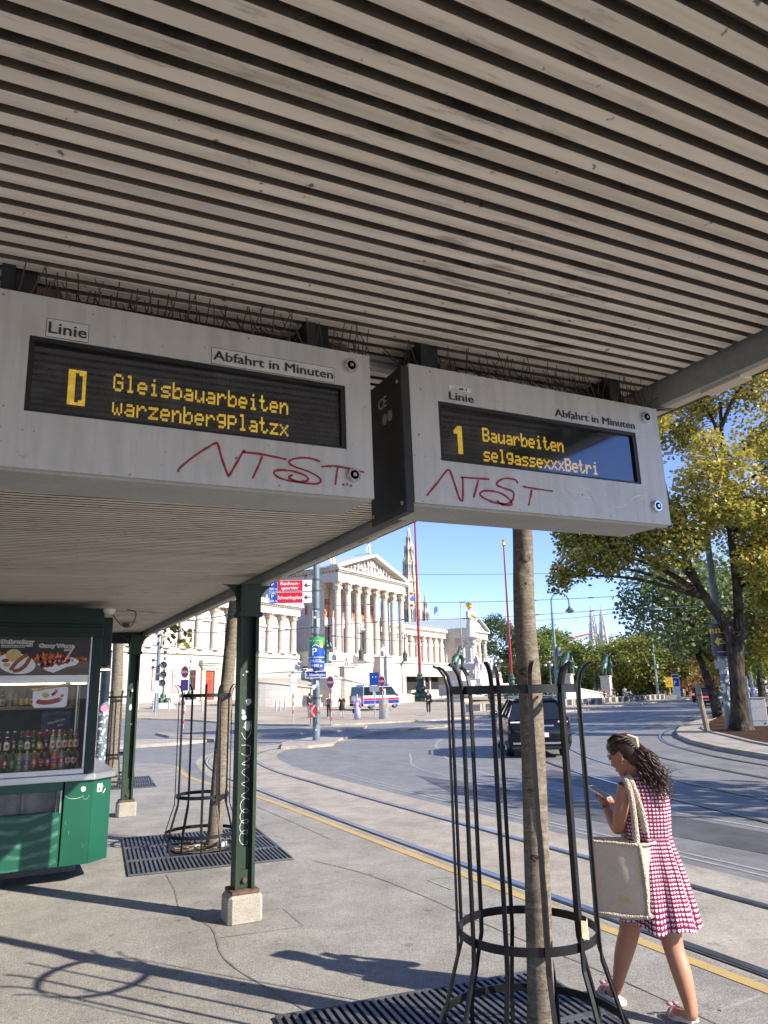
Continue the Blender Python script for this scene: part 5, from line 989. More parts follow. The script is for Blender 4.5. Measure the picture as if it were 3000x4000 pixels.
# wood of the far side: single trees
TG = 'trees of the park behind the ramp'
for (lab, x, y, h, cr, lm, sd, ls, dn, nl) in (
    ('tall dark tree right behind the end pavilion', 116, 163, 20, 6.5, 'leaf_dark', 1, .55, 9, 30), ('dark round tree between the golden goddess and the flagpole', 97, 126, 13.5, 5, 'leaf_dark', 2, .5, 10, 28), ('green tree behind the second flagpole', 95.5, 116, 13, 5, 'leaf_green', 3, .5, 10, 28),
    ('green tree just right of the foreground trunk', 83, 103, 9.6, 4.6, 'leaf_green', 4, .45, 11, 26), ('bushy olive tree behind the curved lamp post', 86, 99, 7.6, 4.2, 'leaf_olive', 5, .42, 12, 26), ('broad green tree below the orange crane', 84, 93.5, 8.2, 4.6, 'leaf_green', 6, .42, 13, 28), ('broad green tree below the two spires', 84, 86.5, 8.9, 4.8, 'leaf_olive', 7, .42, 13, 30), ('wide olive green tree behind the rider statue', 85, 80.8, 9, 4.8, 'leaf_olive', 8, .4, 14, 30), ('tall tree with dark top behind the olive trees', 107, 105, 12.6, 5.5, 'leaf_dark', 9, .5, 10, 26), ('green tree left of the second curved lamp', 92, 82, 8.6, 4, 'leaf_green', 10, .4, 13, 24), ('bare topped brownish tree behind the second curved lamp', 106, 93, 9.4, 4, 'leaf_rust', 12, .4, 7, 20), ('small rust coloured tree above the yellow sign', 88, 77.5, 5.8, 3.4, 'leaf_rust', 11, .36, 15, 22), ('green tree at the far bend of the road', 112, 92, 9, 5, 'leaf_green', 13, .5, 9, 24), ('small rust coloured tree nearer to the parked cars', 98, 81, 6.5, 3.6, 'leaf_rust', 14, .36, 13, 22), ('dark tree closing the end of the road', 130, 100, 11, 6, 'leaf_dark', 15, .5, 8, 26), ('leafy tree behind the two dark cars', 120, 84, 9, 5, 'leaf_olive', 16, .45, 10, 24), ('dark hedge like tree behind the traffic lights', 99, 97, 5.5, 5, 'leaf_dark', 17, .45, 10, 22), ('dark low tree behind the rider statue', 93, 92, 5, 5, 'leaf_dark', 18, .45, 10, 22), ('dark low tree behind the fountain lamp', 84, 109, 6, 5, 'leaf_dark', 19, .45, 10, 22)):
    tree(lab, x, y, h, cr, lm, .3, .12, nl, dn, ls, sd, group=TG)
RG = 'trees along the right-hand pavement'
for (lab, x, y, h, cr, lm, sd, ls, dn, tr, cl, lean) in (
    ('pale green tree with drooping leaves behind the poster pole', 33.5, 27.6, 8.2, 3.2, 'leaf_pale', 31, .22, 60, .3, .34, (-1.6, .8)), ('dark trunked tree with green crown behind the drooping tree', 40, 31, 9.5, 4, 'leaf_green', 32, .26, 36, .3, .3, (-.6, 0)),
    ('tree with bright yellow leaves right of the forked tree', 38, 24.5, 9, 4, 'leaf_yellowgreen', 33, .24, 44, .3, .32, (.5, 0)), ('double trunked dark tree behind the grey cabinet', 51.5, 39.4, 9, 4.2, 'leaf_yellowgreen', 34, .28, 30, .35, .28, (0, 0)), ('dark tree right of the double trunked one', 62.5, 46.5, 9, 4.4, 'leaf_green', 35, .3, 24, .4, .28, (0, 0)), ('yellow green tree at the picture edge behind the cabinet', 45, 31, 8.5, 4, 'leaf_autumn', 36, .27, 34, .3, .3, (0, 0)), ('far green tree beside the parked cars', 70, 54, 8.5, 4.5, 'leaf_green', 37, .32, 20, .35, .3, (0, 0)), ('far olive tree at the end of the pavement', 85, 63, 9, 5, 'leaf_olive', 38, .36, 16, .35, .28, (0, 0)), ('dark evergreen looking tree at the upper right picture edge', 31, 20.2, 9.5, 2.6, 'leaf_dark', 39, .2, 70, .25, .35, (.6, -.5)), ('tree beyond the yellow leaved one', 58, 39, 9, 4.5, 'leaf_olive', 40, .3, 24, .3, .25, (0, 0)), ('far tree behind the right pavement', 80, 52, 9, 5, 'leaf_green', 41, .36, 16, .3, .25, (0, 0)), ('dark far tree behind the right pavement', 100, 64, 10, 6, 'leaf_dark', 42, .4, 12, .3, .2, (0, 0))):
    tree(lab, x, y, h, cr, lm, tr, cl, 24, dn, ls, sd, lean, group=RG, z=.12)
tree('roadside tree shading the near lanes from beyond the right picture edge', 17.2, 1.6, 8.0, 2.8, 'leaf_autumn', .3, .35, 22, 26, .3, 51, group=RG, z=.12)
# ---------------------------------------------------------------- fountain, flagpoles, far towers
mat('flagpole_red', (.3, .018, .035), (.24, .015, .03), .4); mat('lamp_globe', (.75, .76, .76), None, .2, spec=.6); mat('lamp_iron', (.05, .065, .06), (.09, .1, .095), .5, ns=6)
mat('gothic_stone', (.62, .54, .4), (.4, .35, .27), .85, ns=.35, lo=.4, hi=.6); mat('gothic_dark', (.12, .14, .18), None, .8); mat('spire_stone', (.62, .6, .57), (.5, .49, .48), .85, ns=.3); mat('crane_orange', (.7, .28, .12), None, .5)  # spire_stone is paled: distance haze put into its colour
o = root('fountain', 'white marble fountain with a gold helmeted goddess on a tall column', 'fountain', (55.4, 83.3, 1.1), rad(33))
b = MB(); b.box((0, 0, .7), (9.5, 6, 1.4)); b.box((0, 0, 1.7), (7.5, 5, .7)); b.box((0, .2, 3), (4, 3.6, 2)); b.box((-5.5, -.8, .9), (2.6, 2.6, 1.8)); part('basin', b, 'marble', o, bev=.06)
b = MB(); fluted(b, 0, .2, 3.9, 6.6, .8, 12); b.lathe([(1.1, 3.7), (1.15, 4.0), (.85, 4.2)], (0, .2, 0), 16); part('column_shaft', b, 'marble', o)
b = MB(); capital(b, 0, .2, 6.1, 7.5, .8); part('column_capital', b, 'marble', o)
b = MB(); h = 4.4; z = 7.5; b.tube([(0, .2, z), (0, .2, z+1.4), (.02, .2, z+2.3), (0, .2, z+3.0), (0, .2, z+3.45), (0, .2, z+3.6)], [.62, .55, .45, .55, .5, .18], 14); b.ell((0, .15, z+3.9), (.26, .28, .34), 10, 8); b.tube([(.5, .2, z+3.3), (.95, .0, z+2.9), (1.25, -.1, z+3.7)], [.2, .16, .1], 8); b.tube([(-.5, .2, z+3.3), (-.75, .1, z+2.6), (-.5, -.3, z+2.3)], [.2, .17, .1], 8); g_ = part('goddess', b, 'marble', o, smooth=60)
b = MB(); b.ell((0, .16, z+4.05), (.34, .38, .36), 10, 8); b.ell((0, .3, z+4.35), (.1, .5, .32), 8, 6); part('helmet', b, 'gold_leaf', g_, smooth=60)
b = MB(); b.ell((0, .02, z+2.95), (.48, .42, .55), 10, 8); part('breastplate', b, 'gold_leaf', g_, smooth=60)
b = MB(); b.tube([(1.0, -.15, z), (1.35, -.15, z+4.9)], .06, 6); b.lathe([(.02, 0), (.12, .15), (.0, .5)], (1.36, -.15, z+4.8), 6); part('spear', b, 'marble', g_)
for x, y, zz_, hh, se, a in ((-1.6, -1.2, 3.1, 2.4, True, .6), (1.7, -1.2, 3.1, 2.4, True, -.6), (3.9, -1.6, 2.05, 2.0, True, .9), (4.9, -1.2, 1.4, 2.1, True, 1.2), (-3, -1.5, 2.0, 1.7, True, -.8)): b = MB(); statue_fig(b, x, y, zz_, hh, se, a); part('reclining_figure', b, 'marble', o, smooth=60)
for k in (-1, 1): b = MB(); b.bb(k*2.4-.7, k*2.4+.7, -3.06, -3.0, .3, 1.2); part('basin_panel', b, 'spire_stone', o)
def tamer(x, y, z, lab, ped, pw=2.1):
    o = root('bronze_statue', lab, 'statue', (x, y, z), rad(33)); b = MB()
    b.tube([(-.7, 0, .9), (-.3, 0, 1.5), (.3, 0, 1.75), (.6, 0, 1.8)], [.35, .5, .48, .35], 10); b.tube([(.5, 0, 1.8), (.85, -.1, 2.5), (.75, -.2, 3.0)], [.34, .26, .2], 8); b.tube([(.7, -.2, 3.0), (1.1, -.35, 2.7)], [.2, .12], 8)
    for q in ([(-.7, .2, 1), (-.9, .2, .5), (-.7, .2, 0)], [(-.7, -.2, 1), (-.5, -.2, .5), (-.75, -.2, 0)], [(.5, .2, 1.6), (1.0, .2, 1.4), (.9, .2, .9)], [(.5, -.2, 1.6), (1.1, -.2, 1.7), (1.2, -.2, 1.2)]): b.tube(q, [.2, .12, .08], 7)
    b.tube([(-.85, 0, 1.2), (-1.2, 0, .9), (-1.1, 0, .3)], [.1, .12, .04], 6); part('horse', b, 'bronze_green', o, smooth=60)
    b = MB(); statue_fig(b, .3, -.7, 0, 2.3, False, .5, -1); part('handler', b, 'bronze_green', o, smooth=60)
    b = MB(); h = z-zg(x, y); b.box((0, 0, -h/2-.05), (pw, pw, h)); b.box((0, 0, -.1), (pw+.25, pw+.25, .2)); b.box((0, 0, -h+.3), (pw+.5, pw+.5, .6)); part('pedestal', b, 'ashlar_cream', o, bev=.04); return o
tamer(50.8, 80.2, 4.15, 'green bronze horse tamer on white pedestal left of the fountain', 1)
tamer(64.9, 76.1, 3.5, 'green bronze horse tamer on white pedestal beside the curved lamp post', 1, 1.35)
o = tamer(76.7, 81.6, 3.3, 'green bronze rider statue on tall white pedestal before the park trees', 1, 1.3)
def flagpole(x, y, zt, lab, r0, base=True):
    z0 = zg(x, y)+.05; o = root('flagpole', lab, 'flagpole', (x, y, z0)); h = zt-z0
    b = MB(); b.lathe([(r0, 3.6), (r0*.55, h-1.2)], n=12); part('pole', b, 'flagpole_red', o, smooth=40)
    b = MB(); b.lathe([(1.3, 0), (1.3, .5), (1.0, .55), (1.05, 1.0), (.55, 1.3), (.7, 1.7), (.42, 2.1), (.5, 2.4), (.35, 2.7), (.55, 2.9), (.34, 3.2), (.42, 3.35), (r0*1.1, 3.6)], n=16)
    for k in range(8): a = k*pi/4; b.ell((1.0*cos(a), 1.0*sin(a), .8), (.3, .3, .35), 7, 5); b.ell((.55*cos(a), .55*sin(a), 1.7), (.15, .15, .3), 6, 4)
    part('ornate_base', b, 'bronze_green', o, smooth=40)
    b = MB(); b.lathe([(.08, h-1.2), (.3, h-1.0), (.16, h-.7), (.32, h-.35), (.0, h)], n=10); part('finial', b, 'gold_leaf', o, smooth=50)
flagpole(47.8, 84.4, 28.5, 'red flagpole on ornate bronze base in front of the portico wing', .2)
flagpole(66.5, 90.1, 24.2, 'red flagpole with gold tip beside the foreground tree trunk', .2)
def candelabrum(x, y, z, h, lab, n=5, big=False):
    o = root('candelabrum', lab, 'street lamp', (x, y, z)); k = h/4.5
    b = MB(); b.lathe([(.42*k, 0), (.42*k, .12), (.3*k, .2), (.34*k, .5), (.36*k, 1.2*k), (.2*k, 1.35*k), (.12*k, 1.6*k), (.08*k, h*.72), (.14*k, h*.75), (.06*k, h*.8), (.06*k, h*.9)], n=10); part('post', b, 'lamp_iron', o, smooth=40)
    b = MB()
    for i in range(n-1): a = 2*pi*i/(n-1)+.4; b.tube([(0, 0, h*.78), (.3*k*cos(a), .3*k*sin(a), h*.74), (.5*k*cos(a), .5*k*sin(a), h*.8)], .03*k, 5)
    part('arms', b, 'lamp_iron', o)
    for i in range(n):
        a = 2*pi*i/(n-1)+.4; r = .5*k if i < n-1 else 0; b = MB(); b.ell((r*cos(a), r*sin(a), (h*.86 if i < n-1 else h*.95)), .17*k, 10, 8); gl_ = part('globe', b, 'lamp_globe', o, smooth=180)
        b = MB(); b.lathe([(.12*k, .12*k), (.1*k, .2*k), (.0, .32*k)], (r*cos(a), r*sin(a), (h*.86 if i < n-1 else h*.95)), 8); part('lamp_cap', b, 'bronze_green', gl_)
    return o
candelabrum(46.6, 99.6, 6.3, 5.2, 'five globe iron candelabrum standing before the third portico column')
candelabrum(56.2, 103.8, 6.3, 4.8, 'five globe iron candelabrum at the right corner of the portico steps')
candelabrum(60.9, 85.5, .9, 5.4, 'green globe candelabrum between the fountain and the foreground trunk')
candelabrum(70.9, 86.7, .7, 5.0, 'green globe candelabrum right of the foreground trunk', 4)
# gothic town hall tower
def windows(b, r, z0, z1, w_, k=2, n=8):
    for i in range(n):
        a = 2*pi*(i+.5)/n; R_ = Matrix.Rotation(a, 3, 'Z')
        for s_ in ([0] if k == 1 else [-1, 1]):
            q = [Vector((r, s_*w_*.75-w_/2, z0)), Vector((r, s_*w_*.75+w_/2, z0)), Vector((r, s_*w_*.75+w_/2, z1-w_)), Vector((r, s_*w_*.75, z1)), Vector((r, s_*w_*.75-w_/2, z1-w_))]; b.add([R_ @ v for v in q], [(0, 1, 2, 3, 4)])
def gothic(o, base, spec, m='gothic_stone', n=8):
    """spec: (half width, z0, z1, top half width)"""
    b = MB(); d = MB()
    for r0, z0, z1, r1, win in spec:
        ap = cos(pi/n); b.loft([[(r/ap*cos(2*pi*(i+.5)/n), r/ap*sin(2*pi*(i+.5)/n), z) for i in range(n)] for r, z in ((r0, z0), (r1, z1))]); b.lathe([(r1*1.18, z1-.6), (r1*1.22, z1), (r1*1.1, z1+.3)], n=n)
        if win: windows(d, (r0+r1)/2*1.012, z0+(z1-z0)*.12, z0+(z1-z0)*.86, r0*win, 2, n)
        for i in range(n):
            a = 2*pi*(i+.5)/n; b.tube([(r0*1.1*cos(a), r0*1.1*sin(a), z0), (r0*1.08*cos(a), r0*1.08*sin(a), z1), (r1*1.06*cos(a), r1*1.06*sin(a), z1+(z1-z0)*.22)], [r0*.13, r0*.1, .05], 4)
    part('masonry', b, m, o); part('openings', d, 'gothic_dark', o)
o = root('town_hall_tower', 'tall cream gothic town hall tower rising behind the portico', 'tower', (208.4, 376.1, 0), .5)
gothic(o, 0, [(6.0, 0, 35, 5.8, .2), (5.4, 35, 50, 5.2, .25), (5.0, 50, 57, 4.7, 0), (4.3, 57, 64, 4.0, .12), (3.6, 64, 76, 3.2, .22), (2.6, 76, 85, 2.2, .25), (1.6, 85, 91, 1.2, .25), (.9, 91, 96, .2, 0)])
b = MB(); b.tube([(0, 0, 96), (0, 0, 100.5)], .25, 6); b.ell((0, 0, 99), (.7, .7, .9), 8, 6); part('spire_figure', b, 'bronze_green', o)
b = MB(); 
for a in (0, pi/2, pi, -pi/2): R_ = Matrix.Rotation(a-.5-.2, 3, 'Z'); b.add([R_ @ Vector((5.35, 1.3*cos(t), 53.5+1.3*sin(t))) for t in [i*pi/8 for i in range(16)]], [tuple(range(16))])
part('clock_face', b, 'print_blue', o)
for x, y, zt, lab in ((193.5, 383, 64, 'small cream gothic turret left of the tall tower'), (221, 380.5, 58.4, 'smaller cream gothic turret right of the tall tower')):
    o = root('town_hall_turret', lab, 'tower', (x, y, 0), .5); k = zt/58.4; r = .6 if zt < 60 else .34; gothic(o, 0, [(5.2*r, 0, 33*k, 5*r, .2), (4.6*r, 33*k, 39*k, 4.2*r, .2), (3.2*r, 39*k, 47*k, 2.8*r, .25), (1.9*r, 47*k, 53*k, 1.4*r, .25), (.9*r, 53*k, 58*k, .1, 0)])
o = root('eu_flag', 'small blue flag flying on a pole above the right wing', 'flag', (103, 171, 14)); b = MB(); b.tube([(0, 0, 0), (0, 0, 10)], .08, 6); part('pole', b, 'alu_grey', o); b = MB(); b.strip([(-.05-.2*i, .15*sin(i*1.3), 9.8-.06*i) for i in range(6)], [(-.05-.2*i, .15*sin(i*1.3+.4), 8.5-.2*i) for i in range(6)]); part('cloth', b, 'print_blue', o)
o = root('austrian_flag', 'small red white red flag beside the golden goddess', 'flag', (60, 93, 6.2)); b = MB(); b.tube([(0, 0, 0), (0, 0, 8.6)], .06, 6); part('pole', b, 'alu_grey', o)
b = MB(); b.quad((0, 0, 8.5), (.2, 0, 8.2), (.2, .1, 7.4), (0, 0, 7.5)); part('cloth', b, 'print_red', o)
for x, y, z, lab in ((609.4, 662.3, 94, 'left one of the two pale stone spires beyond the trees'), (617.8, 654.6, 93, 'right one of the two pale stone spires beyond the trees')):
    o = root('church_spire', lab, 'spire', (x, y, 0), .3); gothic(o, 0, [(5.6, 0, 48, 5.2, .07), (5.0, 48, 60, 3.9, .08), (3.9, 60, 72, 2.7, .07), (2.7, 72, 84, 1.3, .06), (1.2, 84, z-1, .2, 0)], 'spire_stone')
    b = MB(); b.tube([(0, 0, z-2), (0, 0, z+2)], .35, 5); b.tube([(-1.2, 0, z+.6), (1.2, 0, z+.6)], .3, 5); part('cross', b, 'spire_stone', o)
o = root('tower_crane', 'orange luffing tower crane beyond the park trees', 'crane', (261.3, 302.8, 0))
b = MB(); 
for sx in (-1, 1):
    for sy in (-1, 1): b.tube([(sx, sy, 0), (sx, sy, 30)], .22, 4)
for k in range(12): z = k*2.5; b.tube([(-1, -1, z), (1, -1, z+2.5)], .12, 4); b.tube([(1, 1, z), (1, -1, z+2.5)], .12, 4)
part('mast', b, 'spire_stone', o); b = MB()
J0, J1 = Vector((-3.2, 2.6, 24.6)), Vector((10.9, -9.7, 29.2)); dz = Vector((0, 0, 1.2))
b.tube([J0, J1], .3, 4); b.tube([J0+dz, J1], .2, 4); P0 = J0
for k in range(12): a = J0.lerp(J1, k/12); c = J0.lerp(J1, (k+.5)/12); b.tube([a, c+dz*(1-k/12)], .14, 4); b.tube([c+dz*(1-k/12), J0.lerp(J1, (k+1)/12)], .14, 4)
part('jib', b, 'crane_orange', o); b = MB(); b.box((0, -.5, 22.5), (2, 2, 2.2)); part('cab', b, 'print_yellow', o)
# ---------------------------------------------------------------- people
def skinmat(name, a, b, rough=.5):
    g = NG(name); v = g.co(); g.base(g.ramp(g.noise(v, 9, 4), a, b)); g.set(rough=rough, spec=.4); g.b.inputs['Subsurface Weight'].default_value = .12; g.b.inputs['Subsurface Radius'].default_value = (.02, .008, .004); g.b.inputs['Subsurface Scale'].default_value = .5; return g.m
skinmat('skin_tan', (.46, .215, .125), (.4, .18, .1)); skinmat('skin_light', (.55, .34, .25), (.5, .3, .22))
mat('hair_dark', (.03, .014, .01), (.075, .034, .02), .4, ns=22, spec=.5); mat('sandal_pink', (.5, .27, .29), (.42, .2, .23), .5, ns=20); mat('hair_fair', (.45, .32, .16), (.35, .24, .12), .5); mat('cloth_black', (.012, .012, .013), (.02, .02, .02), .85); mat('cloth_white', (.7, .7, .69), None, .85); mat('cloth_lilac', (.36, .36, .6), (.46, .46, .68), .85, ns=9); mat('cloth_dark', (.03, .03, .035), (.05, .05, .055), .85); mat('cloth_pink', (.7, .2, .35), None, .7); mat('cloth_red', (.5, .06, .06), None, .8); mat('shoe_white', (.72, .7, .66), None, .6); mat('cloth_grey', (.2, .2, .21), None, .8)
def skin(J, E, name, m, parent, sub=2, root_j=0):
    """one continuous body surface grown round a skeleton: J = [((x,y,z), r)], E = edges"""
    me = bpy.data.meshes.new(name); me.from_pydata([j[0] for j in J], E, []); ob = bpy.data.objects.new(name, me); COL.objects.link(ob)
    sk = ob.modifiers.new('s', 'SKIN'); sk.use_smooth_shade = True
    for i, j in enumerate(J):
        r = j[1] if isinstance(j[1], tuple) else (j[1], j[1]); me.skin_vertices[0].data[i].radius = r; me.skin_vertices[0].data[i].use_root = (i == root_j)
    if sub: sb = ob.modifiers.new('u', 'SUBSURF'); sb.levels = sub; sb.render_levels = sub
    dg = bpy.context.evaluated_depsgraph_get(); m2 = bpy.data.meshes.new_from_object(ob.evaluated_get(dg)); bpy.data.objects.remove(ob)
    m2.materials.clear(); m2.materials.append(MATS[m]); m2.polygons.foreach_set('use_smooth', [True]*len(m2.polygons)); m2.name = name
    return put(name, m2, parent)
# ---- the woman with the phone; local x = to the right across the view, y = away, z up
wo = root('person', 'woman with long dark curly hair in a heart print dress looking at her phone', 'person', (3.57, 3.68, .012), rad(-44.1))
J = [((.085, .0, .80), (.125, .1)), ((.09, .0, .97), (.1, .085)), ((.085, .0, 1.15), (.098, .074)), ((.075, .0, 1.24), (.08, .055)), ((.045, .005, 1.33), (.043, .045)), ((.02, .012, 1.395), (.043, .045)),
     ((.025, -.04, .78), .09), ((-.055, .0, .58), .088), ((-.078, .045, .42), .062), ((-.115, .045, .33), .064), ((-.165, .08, .16), .039), ((-.185, .105, .075), .035),
     ((.145, .04, .78), .09), ((.14, .02, .56), .088), ((.163, -.02, .37), .062), ((.195, -.065, .25), .063), ((.222, -.125, .09), .038), ((.222, -.14, .06), .036),
     ((-.035, -.075, 1.25), .052), ((-.065, -.07, 1.12), .047), ((-.09, -.035, 1.01), .041), ((-.12, .04, 1.06), .038), ((-.152, .115, 1.135), .027),
     ((.185, .075, 1.25), .052), ((.19, .13, 1.1), .045), ((.12, .2, 1.03), .038), ((-.02, .2, 1.08), .034), ((-.12, .19, 1.14), .025),
     ((-.235, .19, .04), .03), ((-.28, .27, .03), .026), ((.175, -.05, .035), .03), ((.13, .02, .024), .026)]
E_ = [(0, 1), (1, 2), (2, 3), (3, 4), (4, 5), (0, 6), (6, 7), (7, 8), (8, 9), (9, 10), (10, 11), (0, 12), (12, 13), (13, 14), (14, 15), (15, 16), (16, 17), (3, 18), (18, 19), (19, 20), (20, 21), (21, 22), (3, 23), (23, 24), (24, 25), (25, 26), (26, 27), (11, 28), (28, 29), (17, 30), (30, 31)]
body = skin(J, E_, 'body', 'skin_tan', wo)
# head: face turned to the left of the view and bent over the phone
hf = Vector((-.80, .45, -.40)).normalized(); hs = hf.cross(Vector((0, 0, 1))).normalized(); hu = hs.cross(hf).normalized(); HCn = Vector((-.012, .02, 1.462))
def H3(f, s, u): return HCn + hf*f + hs*s + hu*u
b = MB(); rings = []
for (u, f0, rf, rs) in ((-.118, .052, .018, .018), (-.108, .045, .04, .036), (-.085, .03, .062, .05), (-.055, .015, .078, .06), (-.02, .004, .09, .067), (.015, -.002, .096, .071), (.05, -.006, .094, .07), (.08, -.01, .08, .06), (.1, -.012, .05, .04), (.108, -.012, .015, .012)):
    rings.append([H3(f0+rf*cos(2*pi*k/20), rs*sin(2*pi*k/20), u) for k in range(20)])
b.loft(rings)
M3 = Matrix((hf, hs, hu)).transposed()
b.ell(H3(.1, 0, -.028), (.017, .013, .022), 10, 6, M3); b.ell(H3(.094, 0, .0), (.011, .009, .03), 8, 6, M3); b.ell(H3(.086, 0, -.066), (.014, .024, .008), 10, 5, M3); b.ell(H3(.083, 0, -.078), (.014, .021, .009), 10, 5, M3); b.ell(H3(.07, 0, -.103), (.022, .022, .016), 10, 6, M3)
for s_ in (-1, 1):
    b.ell(H3(.066, s_*.034, -.04), (.024, .022, .024), 8, 6, M3); b.ell(H3(.084, s_*.03, .012), (.012, .016, .009), 8, 5, M3); b.ell(H3(-.008, s_*.074, -.015), (.02, .009, .034), 10, 6, M3); b.ell(H3(-.004, s_*.074, -.043), (.01, .008, .012), 8, 5, M3)
b.tube([H3(-.015, 0, -.03), H3(-.02, 0, -.1), Vector((.025, .01, 1.37)), Vector((.05, .005, 1.30))], [.052, .046, .044, .05], 16); part('head', b, 'skin_tan', body, smooth=180)
b = MB()
for s_ in (-1, 1): b.ell(H3(.088, s_*.031, .003), (.008, .012, .005), 8, 5, M3); b.ell(H3(.094, s_*.031, .025), (.004, .016, .004), 8, 4, M3)
part('eyes', b, 'hair_dark', body, smooth=180)
b = MB(); b.ell(H3(.091, 0, -.072), (.014, .02, .009), 10, 6, M3); part('lips', b, 'cloth_pink', body, smooth=180)
b = MB()
for s_ in (-1, 1): b.ell(H3(-.004, s_*.08, -.055), .005, 8, 6)
part('earrings', b, 'gold_leaf', body, smooth=180)
# hair: cap, gathered back, long curls
r = random.Random(8); b = MB(); b.ell(H3(-.04, 0, .022), (.083, .079, .094), 22, 14, M3); b.ell(H3(.008, 0, .062), (.086, .074, .06), 20, 12, M3); b.ell(H3(-.06, 0, -.05), (.05, .062, .06), 14, 10, M3)
def curl(P, r0, amp, n_):
    P = smooth_line(P, 7); out = []; ph = r.uniform(0, 6)
    for i, p in enumerate(P): s_ = i/(len(P)-1); out.append(p + Vector((cos(ph+i*1.15), sin(ph+i*1.15), .25*sin(ph*2+i*.9)))*amp*(.25+s_))
    b.tube(out, [r0*(1-.72*i/(len(out)-1)) for i in range(len(out))], n_)
C0 = H3(-.095, .0, .035)
for i in range(64):   # strands combed back over the skull to the clip
    q = r.uniform(-1.25, 1.25); v_ = r.uniform(-.3, 1); s0 = H3(.075*cos(q)*(1-.3*abs(v_)), .08*sin(q), .075*v_+.03); mid = H3(-.05, .088*sin(q)*1.0, .04+.075*max(v_, -.1)); curl([s0, mid, C0+Vector((r.uniform(-.01, .02), r.uniform(-.03, .02), r.uniform(-.04, .02)))], .0075, .0025, 5)
for i in range(300):
    e = r.uniform(-.09, .06); t = r.random(); tip = Vector((.085+.15*t**.9+r.gauss(0, .02), e-.02, 1.345-.15*(1-abs(t-.6)*1.2)+r.gauss(0, .035))); m_ = Vector((.085+.075*t+r.gauss(0, .012), e*.9-.02, 1.43+r.gauss(0, .025))); s0 = C0+Vector((r.uniform(-.02, .03), r.uniform(-.045, .03), r.uniform(-.06, .015)))
    curl([s0, m_, m_.lerp(tip, .55)+Vector((.012, 0, .012)), tip], r.uniform(.0022, .0048), r.uniform(.006, .013), 4)
for i in range(14): s0 = Vector((.2+r.uniform(-.03, .05), r.uniform(-.06, .03), 1.34+r.uniform(-.05, .04))); curl([s0, s0+Vector((.03, 0, .02)), s0+Vector((.07+r.uniform(-.02, .03), 0, .005+r.uniform(-.02, .03)))], .0022, .008, 4)
for i in range(60):
    tip = Vector((.085+r.uniform(0, .11), r.uniform(-.09, .0), 1.27+r.uniform(-.03, .06))); s0 = C0+Vector((r.uniform(-.03, .02), r.uniform(-.05, .02), -.04)); curl([s0, s0.lerp(tip, .5)+Vector((.01, -.015, 0)), tip], .0045, .011, 4)
for i in range(16): s0 = H3(.06+r.uniform(-.02, .02), r.uniform(-.07, .07), .055+r.uniform(-.03, .02)); curl([s0, s0+hf*.02-hu*.015, s0+hf*.028-hu*.045], .0022, .006, 4)
part('hair', b, 'hair_dark', body, smooth=180)
b = MB(); cx_ = H3(-.098, -.03, .04); ax = Vector((.62, -.1, -.78)).normalized(); ay = Vector((.5, -.75, .45)).normalized()
b.tube([cx_-ax*.045+ay*.012, cx_+ay*.026, cx_+ax*.045+ay*.014], [.012, .016, .012], 8); b.tube([cx_-ax*.045+ay*.016, cx_+ay*.034+Vector((.015, 0, .01)), cx_+ax*.045+ay*.018], [.01, .013, .01], 8)
for k in range(5): q = cx_+ax*(-.036+.018*k); b.tube([q+ay*.02, q+ay*.015-Vector((.02, .012, .004)), q-Vector((.038, .006, .01))], [.005, .0045, .003], 5)
part('hair_clip', b, 'fork_wood', body, smooth=60)
# dress with printed hearts (uv: metres round the body, metres up)
g = NG('heart_print'); uvn = g.n('UVMap'); mp = g.n('Mapping'); mp.inputs['Scale'].default_value = (1/.0215, 1/.0215, 1); g.l(uvn.outputs[0], mp.inputs[0]); sx = g.n('SeparateXYZ'); g.l(mp.outputs[0], sx.inputs[0])
fx = g.math('SUBTRACT', g.math('FRACT', sx.outputs[0]), .5); fy = g.math('SUBTRACT', g.math('FRACT', sx.outputs[1]), .46)
X = g.math('MULTIPLY', fx, 3.1); Y = g.math('MULTIPLY', fy, 3.4); x2 = g.math('MULTIPLY', X, X); y2 = g.math('MULTIPLY', Y, Y); q1 = g.math('SUBTRACT', g.math('ADD', x2, y2), 1.0); q3 = g.math('MULTIPLY', g.math('MULTIPLY', q1, q1), q1); hh = g.math('SUBTRACT', q3, g.math('MULTIPLY', x2, g.math('MULTIPLY', y2, Y)))
inn = g.math('LESS_THAN', hh, 0); row = g.math('LESS_THAN', g.math('FRACT', g.math('DIVIDE', g.math('FLOOR', sx.outputs[1]), 5.0)), .1); edge = g.math('MULTIPLY', row, g.math('LESS_THAN', hh, -.35)); hm = g.math('SUBTRACT', inn, g.math('MULTIPLY', edge, .9))
wn = g.n('TexWhiteNoise', noise_dimensions='2D'); fl_ = g.n('VectorMath', operation='FLOOR'); g.l(mp.outputs[0], fl_.inputs[0]); g.l(fl_.outputs[0], wn.inputs[0])
g.base(g.mix(hm, (.185, .012, .055), g.mix(wn.outputs['Value'], (.74, .66, .66), (.68, .5, .52)))); g.set(rough=.8, spec=.15, sheen=.1)
